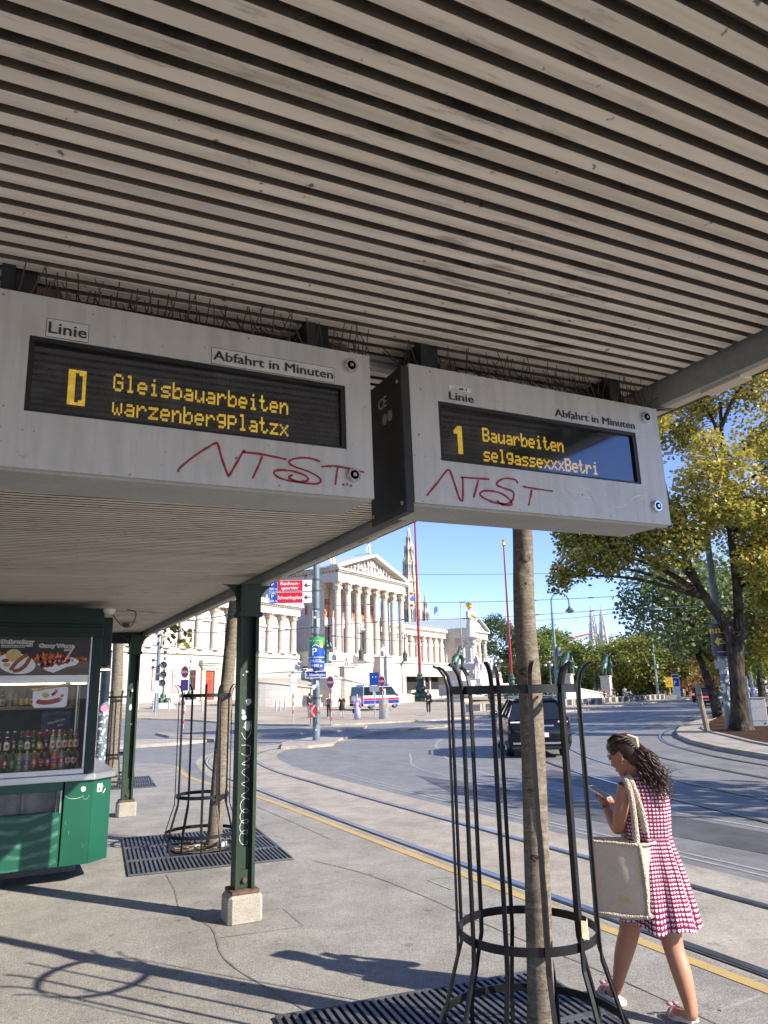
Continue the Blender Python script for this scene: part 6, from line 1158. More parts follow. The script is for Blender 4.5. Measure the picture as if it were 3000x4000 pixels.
def dress():
    n = 72; spec = ((1.335, .05, .005, .056, .054, 0), (1.318, .055, .004, .075, .068, 0), (1.295, .065, .002, .118, .082, 0), (1.262, .075, 0, .146, .092, 0), (1.2, .082, 0, .15, .1, .002), (1.12, .083, 0, .146, .104, .004), (1.04, .085, 0, .136, .108, .006), (.985, .086, 0, .129, .108, .009), (.965, .086, 0, .128, .107, .009), (.93, .086, 0, .136, .117, .011), (.86, .087, 0, .15, .13, .014), (.78, .087, 0, .17, .146, .015), (.70, .087, 0, .185, .155, .014), (.62, .087, 0, .2, .165, .016), (.545, .087, 0, .215, .174, .018), (.52, .087, 0, .218, .177, .019))
    vs, uv = [], []
    for z, cx_, cy_, rx, ry, w_ in spec:
        for k in range(n+1):
            t = 2*pi*k/n; f = 1 + (w_/rx)*(sin(7*t+.6)+.6*sin(12*t+z*3)+.35*sin(19*t-z*5)); dz = 0
            if z < .6: dz = -.035*cos(t+.9)*(.6-z)/.08 + .012*sin(5*t)
            # skirt swings back over the rear leg
            sw = max(0, .9-z)*.14*max(0, cos(t-.1)); vs.append((cx_+(rx*f+sw*.35)*cos(t), cy_+ry*f*sin(t)-.03*max(0, .9-z), z+dz)); uv.append((t/(2*pi)*(.84 if z > .975 else 1.3)+.003, z))
    m_ = len(spec); b = MB(); b.add(vs, [(i*(n+1)+k, i*(n+1)+k+1, (i+1)*(n+1)+k+1, (i+1)*(n+1)+k) for i in range(m_-1) for k in range(n)][::1]); me = b.mesh('dress', 'heart_print'); L = me.uv_layers.new(name='UVMap')
    for lp in me.loops: L.data[lp.index].uv = uv[lp.vertex_index]
    me.polygons.foreach_set('use_smooth', [True]*len(me.polygons)); return put('dress', me, wo)
dress()
b = MB(); b.tube([(.048+.058*cos(t), .005+.056*sin(t), 1.334-.012*cos(t+2.5)) for t in [2*pi*k/28 for k in range(29)]], .006, 6); b.tube([(-.02, -.03, 1.335), (-.035, -.045, 1.345), (-.02, -.05, 1.33)], .005, 5); part('neck_ruffle', b, 'cloth_pink', wo, smooth=180)
# left hand closed round the phone
b = MB(); hw = Vector((-.15, .112, 1.13)); hp = Vector((-.172, .15, 1.172)); b.tube([hw, hw.lerp(hp, .5), hp, hp+Vector((-.018, .014, .02))], [.026, .031, .033, .022], 10)
for i, (l, dx) in enumerate(((.062, 0), (.07, .015), (.066, .03), (.052, .044))):
    p0 = hp+Vector((.004+dx*.3, .018, .016-dx*.55)); b.tube([p0, p0+Vector((-.024, .016, .012)), p0+Vector((-.044, .004, .016))*(l/.066), p0+Vector((-.047, -.016, .008))*(l/.066)], [.0095, .009, .008, .006], 7)
p0 = hp+Vector((.012, -.014, -.004)); b.tube([p0, p0+Vector((-.018, -.016, .022)), p0+Vector((-.038, -.012, .034)), p0+Vector((-.05, -.004, .04))], [.012, .0105, .009, .0065], 8)
part('hand', b, 'skin_tan', body, smooth=180)
b = MB(); hp2 = Vector((-.135, .2, 1.16)); b.tube([(-.12, .19, 1.14), hp2, hp2+Vector((-.03, .0, .025))], [.024, .028, .018], 10)
for i in range(4): p0 = hp2+Vector((-.012, .012-.011*i, .018)); b.tube([p0, p0+Vector((-.02, -.006, .02)), p0+Vector((-.04, -.018, .022))], [.0085, .008, .006], 7)
p0 = hp2+Vector((-.01, -.02, .01)); b.tube([p0, p0+Vector((-.02, -.02, .018)), p0+Vector((-.036, -.022, .03))], [.011, .0095, .006], 7); part('hand', b, 'skin_tan', body, smooth=180)
b = MB(); b.tube([(-.146+.029*cos(t), .103+.026*sin(t), 1.124-.012*cos(t)) for t in [2*pi*k/16 for k in range(17)]], .004, 5); part('bracelet', b, 'crate_blue', wo, smooth=180)
ph = root('mobile_phone', 'dark mobile phone with pale back held in her left hand', 'phone', (3.57, 3.68, .012), rad(-44.1)); b = MB(); c = Vector((-.193, .158, 1.212)); px_ = Vector((-.80, .42, .43)).normalized(); py_ = px_.cross(Vector((0, 0, 1))).normalized(); pz_ = px_.cross(py_)
q = [(x*.072, y*.036) for x, y in ((-1, -.8), (-.93, -1), (.93, -1), (1, -.8), (1, .8), (.93, 1), (-.93, 1), (-1, .8))]; b.prism(q, c-pz_*.004, px_, py_, pz_*.008); part('phone_body', b, 'label_grey', ph); b = MB(); b.prism([(x*.95, y*.93) for x, y in q], c-pz_*.0048, px_, py_, pz_*.0006); part('screen', b, 'bezel_black', ph)
# sandals
def sandal(c, hd, tilt, lab):
    R_ = Matrix.Rotation(hd, 3, 'Z') @ Matrix.Rotation(tilt, 3, 'X'); b = MB(); out = [(.028, -.085), (.036, -.05), (.034, 0), (.045, .07), (.042, .12), (.02, .152), (-.012, .155), (-.036, .125), (-.042, .07), (-.033, 0), (-.035, -.05), (-.025, -.087)]
    lo = [Vector(c) + R_ @ Vector((x, y, 0)) for x, y in out]; hi = [Vector(c) + R_ @ Vector((x*.97, y*.97, .026)) for x, y in out]; n = len(out); b.add(lo+hi, [tuple(range(n-1, -1, -1)), tuple(range(n, 2*n))]+[(i, (i+1) % n, n+(i+1) % n, n+i) for i in range(n)]); s_ = part('sandal', b, 'shoe_white', wo)
    b = MB()
    for y0, w_, h in ((.085, .048, .045), (.045, .046, .05)):
        pts = [Vector(c)+R_ @ Vector((w_*cos(t), y0+.012*sin(2*t), .02+h*sin(t))) for t in [pi*k/8 for k in range(9)]]; pt2 = [Vector(c)+R_ @ Vector((w_*cos(t), y0+.034+.012*sin(2*t), .018+h*.9*sin(t))) for t in [pi*k/8 for k in range(9)]]; b.strip(pt2, pts)
    b.ell(Vector(c)+R_ @ Vector((.018, .085, .078)), (.02, .012, .011), 8, 6); b.ell(Vector(c)+R_ @ Vector((-.022, .085, .078)), (.02, .012, .011), 8, 6); part('pink_strap', b, 'sandal_pink', s_, smooth=180)
sandal((-.205, .155, .002), rad(36), 0, 'l'); sandal((.187, -.07, .012), rad(36), rad(-14), 'r')
# tote bag on her shoulder
g = NG('tote_suede'); v = g.co(); g.base(g.mix(.5, g.ramp(g.noise(v, 7, 5), (.66, .49, .335), (.76, .59, .42)), g.ramp(g.noise(v, 160, 2), (.44, .34, .24), (.68, .56, .43)))); g.set(rough=.95, spec=.05, sheen=.4); g.bump(g.noise(v, 220, 2), .5, .003)
g = NG('tote_sherpa'); v = g.co(); vo = g.n('TexVoronoi'); vo.inputs['Scale'].default_value = 130; g.l(v, vo.inputs[0]); g.base(g.ramp(vo.outputs['Distance'], (.78, .66, .5), (.56, .45, .32), .1, .7)); g.set(rough=1, spec=.02, sheen=.6); g.bump(vo.outputs['Distance'], 1, .01)
bg_ = root('tote_bag', 'large beige fleece tote bag hanging from the woman\'s left shoulder', 'bag', (3.57, 3.68, .012), rad(-44.1))
def sheet(P, nu, nv, amp, seed, wobz=0):
    """bulging quad sheet P = 4 corners (bl, br, tr, tl)"""
    r = random.Random(seed); A = [Vector(p) for p in P]; nrm = (A[1]-A[0]).cross(A[3]-A[0]).normalized(); vs = []
    for j in range(nv+1):
        for i in range(nu+1):
            u, w_ = i/nu, j/nv; p = (A[0]*(1-u)+A[1]*u)*(1-w_)+(A[3]*(1-u)+A[2]*u)*w_; vs.append(p+nrm*amp*(sin(pi*u)**.7*sin(pi*w_)**.5*.8+.14*sin(9*u+3*w_)*sin(pi*w_)))
    return vs, [(j*(nu+1)+i, j*(nu+1)+i+1, (j+1)*(nu+1)+i+1, (j+1)*(nu+1)+i) for j in range(nv) for i in range(nu)]
FL, FR, BLk, BRk = (-.262, -.155), (.04, -.20), (-.215, -.03), (.105, -.085)
zb, ztp = .575, .965
b = MB(); b.add(*sheet([(*FL, zb), (*FR, zb), (FR[0]-.012, FR[1], ztp), (FL[0]+.02, FL[1], ztp+.005)], 14, 14, .018, 1)); b.add(*sheet([(*BRk, zb), (*BLk, zb), (BLk[0], BLk[1], ztp), (BRk[0], BRk[1], ztp)], 8, 8, .015, 2)); part('bag_face', b, 'tote_suede', bg_, smooth=180)
b = MB(); b.add(*sheet([(*FR, zb), (*BRk, zb), (BRk[0], BRk[1], ztp), (FR[0]-.012, FR[1], ztp)], 6, 12, .016, 3)); b.add(*sheet([(*BLk, zb), (*FL, zb), (FL[0]+.02, FL[1], ztp), (BLk[0], BLk[1], ztp)], 6, 12, .016, 4)); b.add([(*FL, zb), (*FR, zb), (*BRk, zb), (*BLk, zb)], [(3, 2, 1, 0)])
def fluff(P, rr): P = smooth_line(P, 6); b.tube([p+Vector((rnd.uniform(-1, 1), rnd.uniform(-1, 1), rnd.uniform(-1, 1)))*.0022 for p in P], [rr*rnd.uniform(.88, 1.15) for p in P], 8)
fluff([(*FL, zb+.005), ((FL[0]+FR[0])/2, (FL[1]+FR[1])/2-.006, zb-.006), (*FR, zb+.004)], .016); fluff([(*FR, zb), (FR[0], FR[1]-.006, .78), (FR[0]-.012, FR[1], ztp)], .012); fluff([(FL[0]+.02, FL[1], ztp+.004), (-.11, -.182, ztp+.002), (FR[0]-.012, FR[1], ztp), (BRk[0], BRk[1], ztp), (BLk[0], BLk[1], ztp), (FL[0]+.02, FL[1], ztp)], .009); fluff([(*FL, zb), (FL[0]+.005, FL[1], .78), (FL[0]+.02, FL[1], ztp)], .01); fluff([(*FR, zb+.004), (*BRk, zb+.008)], .016); fluff([(*BRk, zb), (BRk[0]+.004, BRk[1], .78), (BRk[0], BRk[1], ztp)], .011)
part('fleece_trim', b, 'tote_sherpa', bg_, smooth=180)
def strap(P, wd, nm, L_=None):
    P = smooth_line(P, 6); b = MB(); n = len(P); rings = []
    for i, p in enumerate(P):
        t = (P[min(i+1, n-1)]-P[max(i-1, 0)]).normalized(); x = Vector((.75, -.2, .12)); x = (x-t*x.dot(t)).normalized(); y = t.cross(x); rr = rnd.uniform(.94, 1.08); rings.append([p+x*(wd/2*cos(q)*rr)+y*(.011*sin(q)*rr) for q in [2*pi*k/10 for k in range(10)]])
    b.loft(rings); part(nm, b, 'tote_sherpa', bg_, smooth=180)
strap([(.012, -.197, .95), (.012, -.165, 1.08), (.005, -.135, 1.22), (-.012, -.1, 1.305), (-.02, -.06, 1.325), (-.02, .02, 1.27), (-.04, .06, 1.12), (-.06, .0, .97)], .04, 'strap')
strap([(.075, -.1, .965), (.062, -.115, 1.1), (.04, -.12, 1.22), (.012, -.095, 1.31), (0, -.05, 1.335), (.0, .03, 1.28), (-.02, .06, 1.12), (-.05, .02, .97)], .04, 'strap')
b = MB(); b.bb(0, .042, -.002, 0, 0, .018); b.v = [(-.105+x*.99, -.196+y-x*.15-.012, .655+z) for x, y, z in b.v]; part('metal_badge', b, 'mustard', bg_)

# ---- people on the square
def walker(lab, x, y, h, hd, top, low, hair, skinm='skin_light', stride=.14, arms=(.1, -.1), dress_=False, z=None, extras=(), sleeves=True):
    z = (zg(x, y)+.1) if z is None else z; o = root('person', lab, 'person', (x, y, z), hd); k = h/1.75
    def v(a, c, d): return (a*k, c*k, d*k)
    s_ = stride
    J = [(v(0, 0, .95), (.13*k, .1*k)), (v(0, 0, 1.15), (.115*k, .085*k)), (v(0, .01, 1.35), (.14*k, .09*k)), (v(0, .01, 1.5), .05*k), (v(0, .03, 1.6), (.07*k, .085*k)), (v(0, .025, 1.7), (.06*k, .075*k)), (v(.09, 0, .9), .085*k), (v(.1, s_*.6, .5), .055*k), (v(.1, s_*.7, .28), .05*k), (v(.1, s_, .08), .035*k), (v(.1, s_+.16, .03), .03*k), (v(-.09, 0, .9), .085*k), (v(-.1, -s_*.5, .5), .055*k), (v(-.1, -s_*.9, .28), .05*k), (v(-.1, -s_*1.3, .09), .035*k), (v(-.1, -s_*1.3+.15, .03), .03*k), (v(.19, 0, 1.42), .05*k), (v(.24, -.03+arms[0]*.5, 1.15), .04*k), (v(.23, arms[0]+.08, .93), .03*k), (v(.23, arms[0]+.12, .84), .03*k), (v(-.19, 0, 1.42), .05*k), (v(-.24, -.03+arms[1]*.5, 1.15), .04*k), (v(-.23, arms[1]+.08, .93), .03*k), (v(-.23, arms[1]+.12, .84), .03*k)]
    E_ = [(0, 1), (1, 2), (2, 3), (3, 4), (4, 5), (0, 6), (6, 7), (7, 8), (8, 9), (9, 10), (0, 11), (11, 12), (12, 13), (13, 14), (14, 15), (2, 16), (16, 17), (17, 18), (18, 19), (2, 20), (20, 21), (21, 22), (22, 23)]
    bd = skin(J, E_, 'body', skinm, o, 1); g_ = lambda idx, e: [(J[i][0], (tuple(q+e*k for q in J[i][1]) if isinstance(J[i][1], tuple) else J[i][1]+e*k)) for i in idx]
    t = [0, 1, 2, 16, 17, 20, 21]; ed = [(0, 1), (1, 2), (2, 3), (3, 4), (2, 5), (5, 6)]
    if sleeves == 2: t += [18, 22]; ed += [(4, 7), (6, 8)]
    skin(g_(t, .022), ed, 'shirt' if not dress_ else 'dress_top', top, o, 1)
    if dress_: b = MB(); b.lathe([(.15*k, 1.2*k), (.17*k, 1.0*k), (.22*k, .75*k), (.25*k, .5*k if dress_ is True else dress_*k)], n=16); part('skirt', b, low, o, smooth=180)
    else: skin(g_([0, 6, 7, 8, 9, 11, 12, 13, 14], .02), [(0, 1), (1, 2), (2, 3), (3, 4), (0, 5), (5, 6), (6, 7), (7, 8)], 'trousers', low, o, 1)
    b = MB(); b.ell(v(0, .0, 1.685), (.088*k, .1*k, .09*k), 12, 8); b.ell(v(0, -.05, 1.61), (.07*k, .05*k, .08*k), 8, 6); part('hair', b, hair, bd, smooth=180)
    b = MB(); [b.ell(v(*q), (.04*k, .1*k, .035*k), 8, 5) for q in ((.1, s_+.06, .03), (-.1, -s_*1.3+.05, .035))]; part('shoes', b, 'shoe_white' if 'white' in extras else 'cloth_black', bd, smooth=180)
    if 'backpack' in extras: bk = root('backpack', 'dark backpack on the back of the person in the white shirt', 'backpack', (x, y, z), hd); b = MB(); b.box(v(0, -.2, 1.22), v(.3, .16, .45)); part('pack', b, 'cloth_dark', bk, bev=.04)
    if 'shoulderbag' in extras:
        bk = root('shoulder_bag', 'black shoulder bag carried by the person in black', 'bag', (x, y, z), hd); b = MB(); b.box(v(.24, -.03, .95), v(.12, .34, .26)); b.tube([v(.24, -.12, 1.05), v(.1, -.1, 1.3), v(-.1, -.02, 1.5)], .015, 5); part('bag_body', b, 'cloth_black', bk, bev=.02)
    if 'pinkbag' in extras:
        bk = root('handbag', 'small pink bag hanging at the side of the person in lilac', 'bag', (x, y, z), hd); b = MB(); b.box(v(.24, -.08, .98), v(.1, .22, .16)); b.tube([v(.24, -.08, 1.05), v(.05, -.12, 1.35), v(-.1, -.05, 1.5)], .01, 5); part('bag_body', b, 'cloth_pink', bk, bev=.02)
        bk = root('handbag', 'black handbag in the other hand of the person in lilac', 'bag', (x, y, z), hd); b = MB(); b.box(v(-.27, .05, .6), v(.1, .3, .3)); b.tube([v(-.27, 0, .74), v(-.27, .04, .86), v(-.27, .1, .74)], .012, 5); part('bag_body', b, 'cloth_black', bk, bev=.02)
    return o
walker('person in black clothes with white shoes walking away across the square', 29.5, 50.9, 1.76, rad(-25), 'cloth_black', 'cloth_black', 'hair_dark', extras=('white', 'shoulderbag'))
walker('person in loose lilac outfit with a pink bag walking to the square', 20.75, 45.1, 1.6, rad(-30), 'cloth_lilac', 'cloth_lilac', 'hair_fair', stride=.1, dress_=.1, extras=('white', 'pinkbag'))
walker('person in short black dress walking beside the white shirt', 21.4, 49.1, 1.6, rad(-20), 'cloth_black', 'cloth_black', 'hair_fair', dress_=.62)
walker('person in white shirt and black trousers carrying a backpack', 20.6, 49.5, 1.64, rad(-20), 'cloth_white', 'cloth_black', 'hair_fair', extras=('white', 'backpack'))
walker('person in dark jacket standing behind the red and white chevron sign', 19.9, 51.5, 1.72, rad(20), 'cloth_black', 'cloth_grey', 'hair_dark', stride=.04, sleeves=2)
walker('person in red and dark clothes standing by the concrete barrier blocks', 60, 64.3, 1.62, rad(60), 'cloth_red', 'cloth_dark', 'hair_dark', stride=.03)
walker('small distant person in white near the traffic lights', 78, 79.5, 1.6, rad(-60), 'cloth_white', 'cloth_grey', 'hair_dark')
walker('small distant person in dark clothes by the rider pedestal', 75, 78.6, 1.6, rad(-60), 'cloth_dark', 'cloth_dark', 'hair_dark')
walker('small distant person in pale clothes under the park trees', 86, 77.5, 1.6, rad(-60), 'cloth_white', 'cloth_white', 'hair_fair')
# ---------------------------------------------------------------- signs, poles, small street furniture
mat('pole_grey', (.17, .22, .235), (.12, .155, .165), .5, .2, ns=3, fine=.2); mat('pole_green', (.22, .34, .33), (.15, .24, .235), .5, ns=3); mat('galvanised', (.42, .44, .45), (.33, .35, .36), .45, .5, ns=8)
mat('sign_red', (.6, .012, .025), None, .4); mat('sign_blue', (.01, .07, .38), None, .4); mat('sign_white', (.78, .78, .78), None, .4); mat('sign_green', (.05, .3, .09), None, .4); mat('sign_navy', (.02, .035, .2), None, .4); mat('sign_yellow', (.8, .5, .02), None, .4); mat('sign_back', (.4, .42, .43), None, .5, .3)
emit('signal_green', (.05, 1, .45), 2.2); emit('brake_light', (1, .04, .03), 1.6)
VR = _R0.copy(); VZ = Vector((0, 0, 1)); VN = VR.cross(VZ)  # boards facing down the platform
def board(o, name, c, wd, ht, m, th=.03, right=VR, world=False, par=None, rnd_=0):
    b = MB(); R_ = Vector(right); N_ = R_.cross(VZ); b.prism([(-wd/2, -ht/2), (wd/2, -ht/2), (wd/2, ht/2), (-wd/2, ht/2)], Vector(c)-N_*0, R_, VZ, -N_*th); return part(name, b, m, par or o, bev=rnd_)
def pole(o, h, r, m='galvanised', r1=None, name='pole'): b = MB(); b.cyl((0, 0, 0), (0, 0, h), r, r1 or r, 14); return part(name, b, m, o, smooth=40)
# big tram pole with parking panels
t = root('tram_pole', 'thick blue grey tram pole with clamps on the kerbed island', 'pole', (10.91, 27.5, .1)); pole(t, 8.6, .15, 'pole_grey', .12)
b = MB(); [b.cyl((0, 0, z), (0, 0, z+.06), .16, n=14) for z in (1.0, 1.55, 2.4, 2.75, 4.0, 5.0, 5.75, 6.2)]; part('clamps', b, 'lamp_iron', t, smooth=40)
b = MB()
for z, a, w_, h_ in ((4.5, .6, .12, .35), (4.7, -.3, .1, .08), (4.95, 0, .08, .06), (2.0, -.3, .2, .2), (2.15, .4, .1, .2), (1.2, .5, .1, .12), (.75, .2, .1, .12), (.4, .0, .06, .06)): c = VN*.158+VR*a*.15; b.prism([(-w_/2, -h_/2), (w_/2, -h_/2), (w_/2*.9, h_/2), (-w_/2, h_/2*.8)], c+VZ*z, VR, VZ, VN*.004)
part('stickers', b, 'sticker_white', t)
def curved_panel(o, z0, z1, r, m, name, a0=-1.25, a1=1.25, lift=0, par=None):
    n = 16; b = MB(); th = atan2(VN.y, VN.x); A = [th+a0+(a1-a0)*i/n for i in range(n+1)]; b.strip([((r+lift)*cos(a), (r+lift)*sin(a), z0) for a in A], [((r+lift)*cos(a), (r+lift)*sin(a), z1) for a in A])
    if not lift: b.strip([((r-.01)*cos(a), (r-.01)*sin(a), z1) for a in A], [((r-.01)*cos(a), (r-.01)*sin(a), z0) for a in A])
    return part(name, b, m, par or o, smooth=180)
t = root('parking_sign', 'curved blue parking panel reading P Garage Am Hof 1400 m on the tram pole', 'sign', (10.91, 27.5, .1)); pn = curved_panel(t, 2.7, 3.9, .32, 'sign_blue', 'panel', -1.5, 1.5)
curved_panel(t, 3.62, 3.9, .321, 'sign_green', 'green_header', -1.5, 1.5, .003, pn); curved_panel(t, 3.22, 3.62, .321, 'sign_green', 'green_side', -1.5, -.62, .003, pn); curved_panel(t, 3.12, 3.14, .321, 'sign_white', 'dividing_line', -1.45, 1.45, .004, pn); curved_panel(t, 2.94, 2.96, .321, 'sign_white', 'dividing_line', -1.45, 1.45, .004, pn)
F0 = VN*.332
def on(s, a, z, size, m='sign_white', wd=None, bold=.02): 
    o = text(s, F0+VR*a+VZ*z, VR, VZ, size, m, pn, width=wd, bold=bold)
    return o
def bend(o, r=.334):
    th = atan2(VN.y, VN.x)
    for v in o.data.vertices: a = Vector(v.co).dot(VR); d = Vector(v.co).dot(VN)-.332; q = th + a/r; v.co = Vector(((r+d)*cos(q), (r+d)*sin(q), v.co.z))
for q in (on('P', -.13, 3.2, .42, bold=.03), on('Garage Am Hof', -.26, 2.99, .1, wd=.5), on('1400 m', -.14, 2.76, .16, wd=.42), on('WIPARK Garagen', -.3, 3.8, .05, wd=.5, bold=.0) if False else on('Park & Garagen', -.28, 3.75, .07, wd=.55, bold=.0)): bend(q)
b = MB(); b.prism([(-.14, 3.52), (.0, 3.6), (.14, 3.52), (.14, 3.56), (.0, 3.645), (-.14, 3.56)], F0, VR, VZ, VN*.002); bend(part('roof_symbol', b, 'sign_white', pn)); b = MB(); b.prism([(.24+.09*cos(q), 3.6+.11*sin(q)) for q in [i*pi/10 for i in range(20)]], F0+VN*.003, VR, VZ, VN*.002); bend(part('yellow_badge', b, 'sign_yellow', pn)); b = MB(); b.prism([(-.28, 2.74), (-.19, 2.74), (-.19, 2.9), (-.28, 2.9)], F0, VR, VZ, VN*.002); bend(part('arrow_box', b, 'sign_white', pn)); b = MB(); b.prism([(-.245, 2.76), (-.225, 2.76), (-.225, 2.83), (-.2, 2.83), (-.235, 2.88), (-.27, 2.83), (-.245, 2.83)], F0+VN*.003, VR, VZ, VN*.002); bend(part('arrow', b, 'sign_navy', pn))
t = root('street_name_sign', 'small dark blue street name plate with white rim reading 1., Schmerlingplatz', 'sign', (10.91, 27.5, .1)); c = VN*.19+VR*.0+VZ*2.47; f = board(t, 'plate', c, .84, .27, 'sign_white', .02); f2 = board(t, 'plate_face', c+VN*.003, .79, .22, 'sign_navy', .002, par=f); text('1., Schmerlingplatz', c+VN*.006-VR*.37-VZ*.06, VR, VZ, .16, 'sign_white', f2, width=.74, bold=.02); b = MB(); b.ell(c+VZ*.1+VN*.004, (.03, .03, .03), 8, 6); part('screw_cap', b, 'sign_white', f)
for zc_, l1, l2, dist, red, lab in ((6.08, 'Rathaus-', 'quartier', '500 m', 'sign_red', 'red direction board reading Rathausquartier with arrow and blue P field'), (5.6, 'Schmerlingplatz', None, '380 m', 'sign_red', 'red direction board reading Schmerlingplatz with arrow and blue P field')):
    t = root('direction_sign', lab, 'sign', (10.91, 27.5, .1)); c = VN*.16-VR*1.02+VZ*(zc_-.1); f = board(t, 'back_plate', c, 1.7, .44, 'sign_white', .03)
    x = -.85; a = board(t, 'blue_field', c-VR*.685+VN*.003, .31, .42, 'sign_blue', .002, par=f); r_ = board(t, 'red_field', c-VR*.02+VN*.003, 1.0, .42, red, .002, par=f)
    text('P', c-VR*.76+VN*.006+VZ*.0, VR, VZ, .2, 'sign_white', a, bold=.03); text(dist, c-VR*.83+VN*.006-VZ*.17, VR, VZ, .15, 'sign_white', a, width=.29, bold=.01); b = MB(); b.prism([(-.79, .14), (-.69, .19), (-.59, .14), (-.59, .16), (-.69, .21), (-.79, .16)], c+VN*.004, VR, VZ, VN*.002); part('roof_symbol', b, 'sign_white', a)
    if l2: text(l1, c-VR*.02+VN*.006+VZ*.03, VR, VZ, .19, 'sign_white', r_, width=.76, bold=.02, align='CENTER'); text(l2, c-VR*.02+VN*.006-VZ*.15, VR, VZ, .19, 'sign_white', r_, width=.7, bold=.02, align='CENTER')
    else: text(l1, c-VR*.02+VN*.006-VZ*.06, VR, VZ, .2, 'sign_white', r_, width=.96, bold=.02, align='CENTER')
    b = MB(); b.prism([(.54, 0), (.64, .09), (.68, .06), (.63, .018), (.79, .018), (.79, -.018), (.63, -.018), (.68, -.06), (.64, -.09)], c+VN*.004, VR, VZ, VN*.002); part('arrow', b, 'paper_black', f)
    b = MB(); b.tube([c+VR*.85, c+VR*1.02-VN*.1], .02, 6); part('bracket', b, 'lamp_iron', f)
t = root('chevron_sign', 'red and white chevron board strapped low on the tram pole between thin posts', 'sign', (10.91, 27.5, .1)); c = VN*.2-VR*.12+VZ*1.1; f = board(t, 'board', c, .26, .46, 'sign_red', .02); b = MB(); b.prism([(-.13, 0), (.05, .23), (.13, .23), (-.02, 0), (.13, -.23), (.05, -.23)], c+VN*.002, VR, VZ, VN*.002); part('white_chevron', b, 'sign_back', f); b = MB(); [b.cyl(VN*.19+VR*a+VZ*.6, VN*.19+VR*a+VZ*2.0, .018, n=6) for a in (-.2, .05)]; part('thin_posts', b, 'rusty', t)
def noentry(x, y, hc, rz, lab, base=None, red=.32):
    t = root('no_entry_sign', lab, 'sign', (x, y, .1), rz); pole(t, hc+.1, .035); b = MB(); 
    for k in range(4): b.cyl((0, 0, .25+.5*k), (0, 0, .45+.5*k), .037, n=10)
    part('red_bands', b, 'sign_red', t, smooth=40)
    b = MB(); b.prism([(red*1.06*cos(q), hc+red*1.06*sin(q)) for q in [2*pi*i/36 for i in range(36)]], (0, -.05, 0), (1, 0, 0), (0, 0, 1), (0, .02, 0)); d = part('disc', b, 'sign_white', t); b = MB(); b.prism([(red*cos(q), hc+red*sin(q)) for q in [2*pi*i/36 for i in range(36)]], (0, -.0525, 0), (1, 0, 0), (0, 0, 1), (0, .002, 0)); part('red_face', b, 'sign_red', d); b = MB(); b.bb(-red*.8, red*.8, -.056, -.053, hc-.055, hc+.055); part('white_bar', b, 'sign_white', d); return t
noentry(16.24, 38.75, 2.32, rad(-75), 'red no entry sign on thin banded pole right of the tram pole'); noentry(22.73, 45.3, 2.42, rad(-75), 'red no entry sign on thin pole in front of the police van')
t = noentry(9.13, 43.05, 3.08, rad(-62), 'red no entry sign above a blue stopping sign seen over the rear tree guard', red=.31); b = MB(); b.bb(-.32, .32, -.05, -.03, 2.05, 2.65); p2 = part('blue_plate', b, 'sign_blue', t); b = MB(); b.prism([(-.2, 2.2), (-.12, 2.14), (.2, 2.5), (.12, 2.56)], (0, -.053, 0), (1, 0, 0), (0, 0, 1), (0, .002, 0)); b.prism([(.1*cos(q), 2.35+.12*sin(q)) for q in [2*pi*i/20 for i in range(20)]], (0, -.056, 0), (1, 0, 0), (0, 0, 1), (0, .002, 0)); part('red_symbol', b, 'sign_red', p2)
t = root('footpath_sign', 'tall blue sign with white walking figures and a text plate near the van', 'sign', (23.9, 48.9, .1), rad(-40)); pole(t, 3.0, .04); b = MB(); b.bb(-.36, .36, -.06, -.04, 2.2, 3.1); f = part('blue_plate', b, 'sign_blue', t); b = MB(); [b.ell((a, -.065, 2.78), (.05, .01, .05), 8, 5) or b.tube([(a, -.065, 2.7), (a-.02, -.065, 2.5), (a-.05, -.065, 2.35)], .04, 5) for a in (-.12, .12)]; part('white_figures', b, 'sign_white', f); b = MB(); b.bb(-.36, .36, -.06, -.04, 1.75, 2.15); part('text_plate', b, 'sign_back', t)
t = root('bus_sign', 'thin banded pole with two grey sign backs in front of the ramp wall', 'sign', (16.65, 46, .1), rad(25)); pole(t, 3.05, .04); b = MB(); b.bb(-.3, .3, -.05, -.03, 2.45, 3.0); b.bb(-.3, .3, -.05, -.03, 1.75, 2.4); part('sign_backs', b, 'sign_back', t); b = MB(); [b.cyl((0, 0, z), (0, 0, z+.22), .042, n=10) for z in (.5, 1.0, 1.45)]; part('red_bands', b, 'sign_red', t)
t = root('parking_sign', 'thin sign pole seen between the stand and the traffic light pole', 'sign', (10.2, 58, .1), rad(20)); pole(t, 2.9, .04); b = MB(); b.bb(-.15, .15, -.05, -.03, 2.0, 2.9); part('sign_back', b, 'sign_back', t)
for x, y, lab in ((22.45, 44.6, 'round steel litter bin with orange band below the no entry sign'), (24.0, 47.6, 'second steel litter bin with orange band behind the first one')):
    t = root('litter_bin', lab, 'litter bin', (x, y, .1)); b = MB(); b.lathe([(.3, 0), (.32, .03), (.32, .95)], n=20); part('bin_body', b, 'galvanised', t, smooth=40); b = MB(); b.lathe([(.322, .86), (.325, .95), (.3, .98)], n=20); part('orange_band', b, 'crane_orange', t, smooth=40); b = MB(); b.lathe([(.3, .98), (.31, 1.2), (.22, 1.28), (0, 1.3)], n=20); part('bin_hood', b, 'galvanised', t, smooth=40)
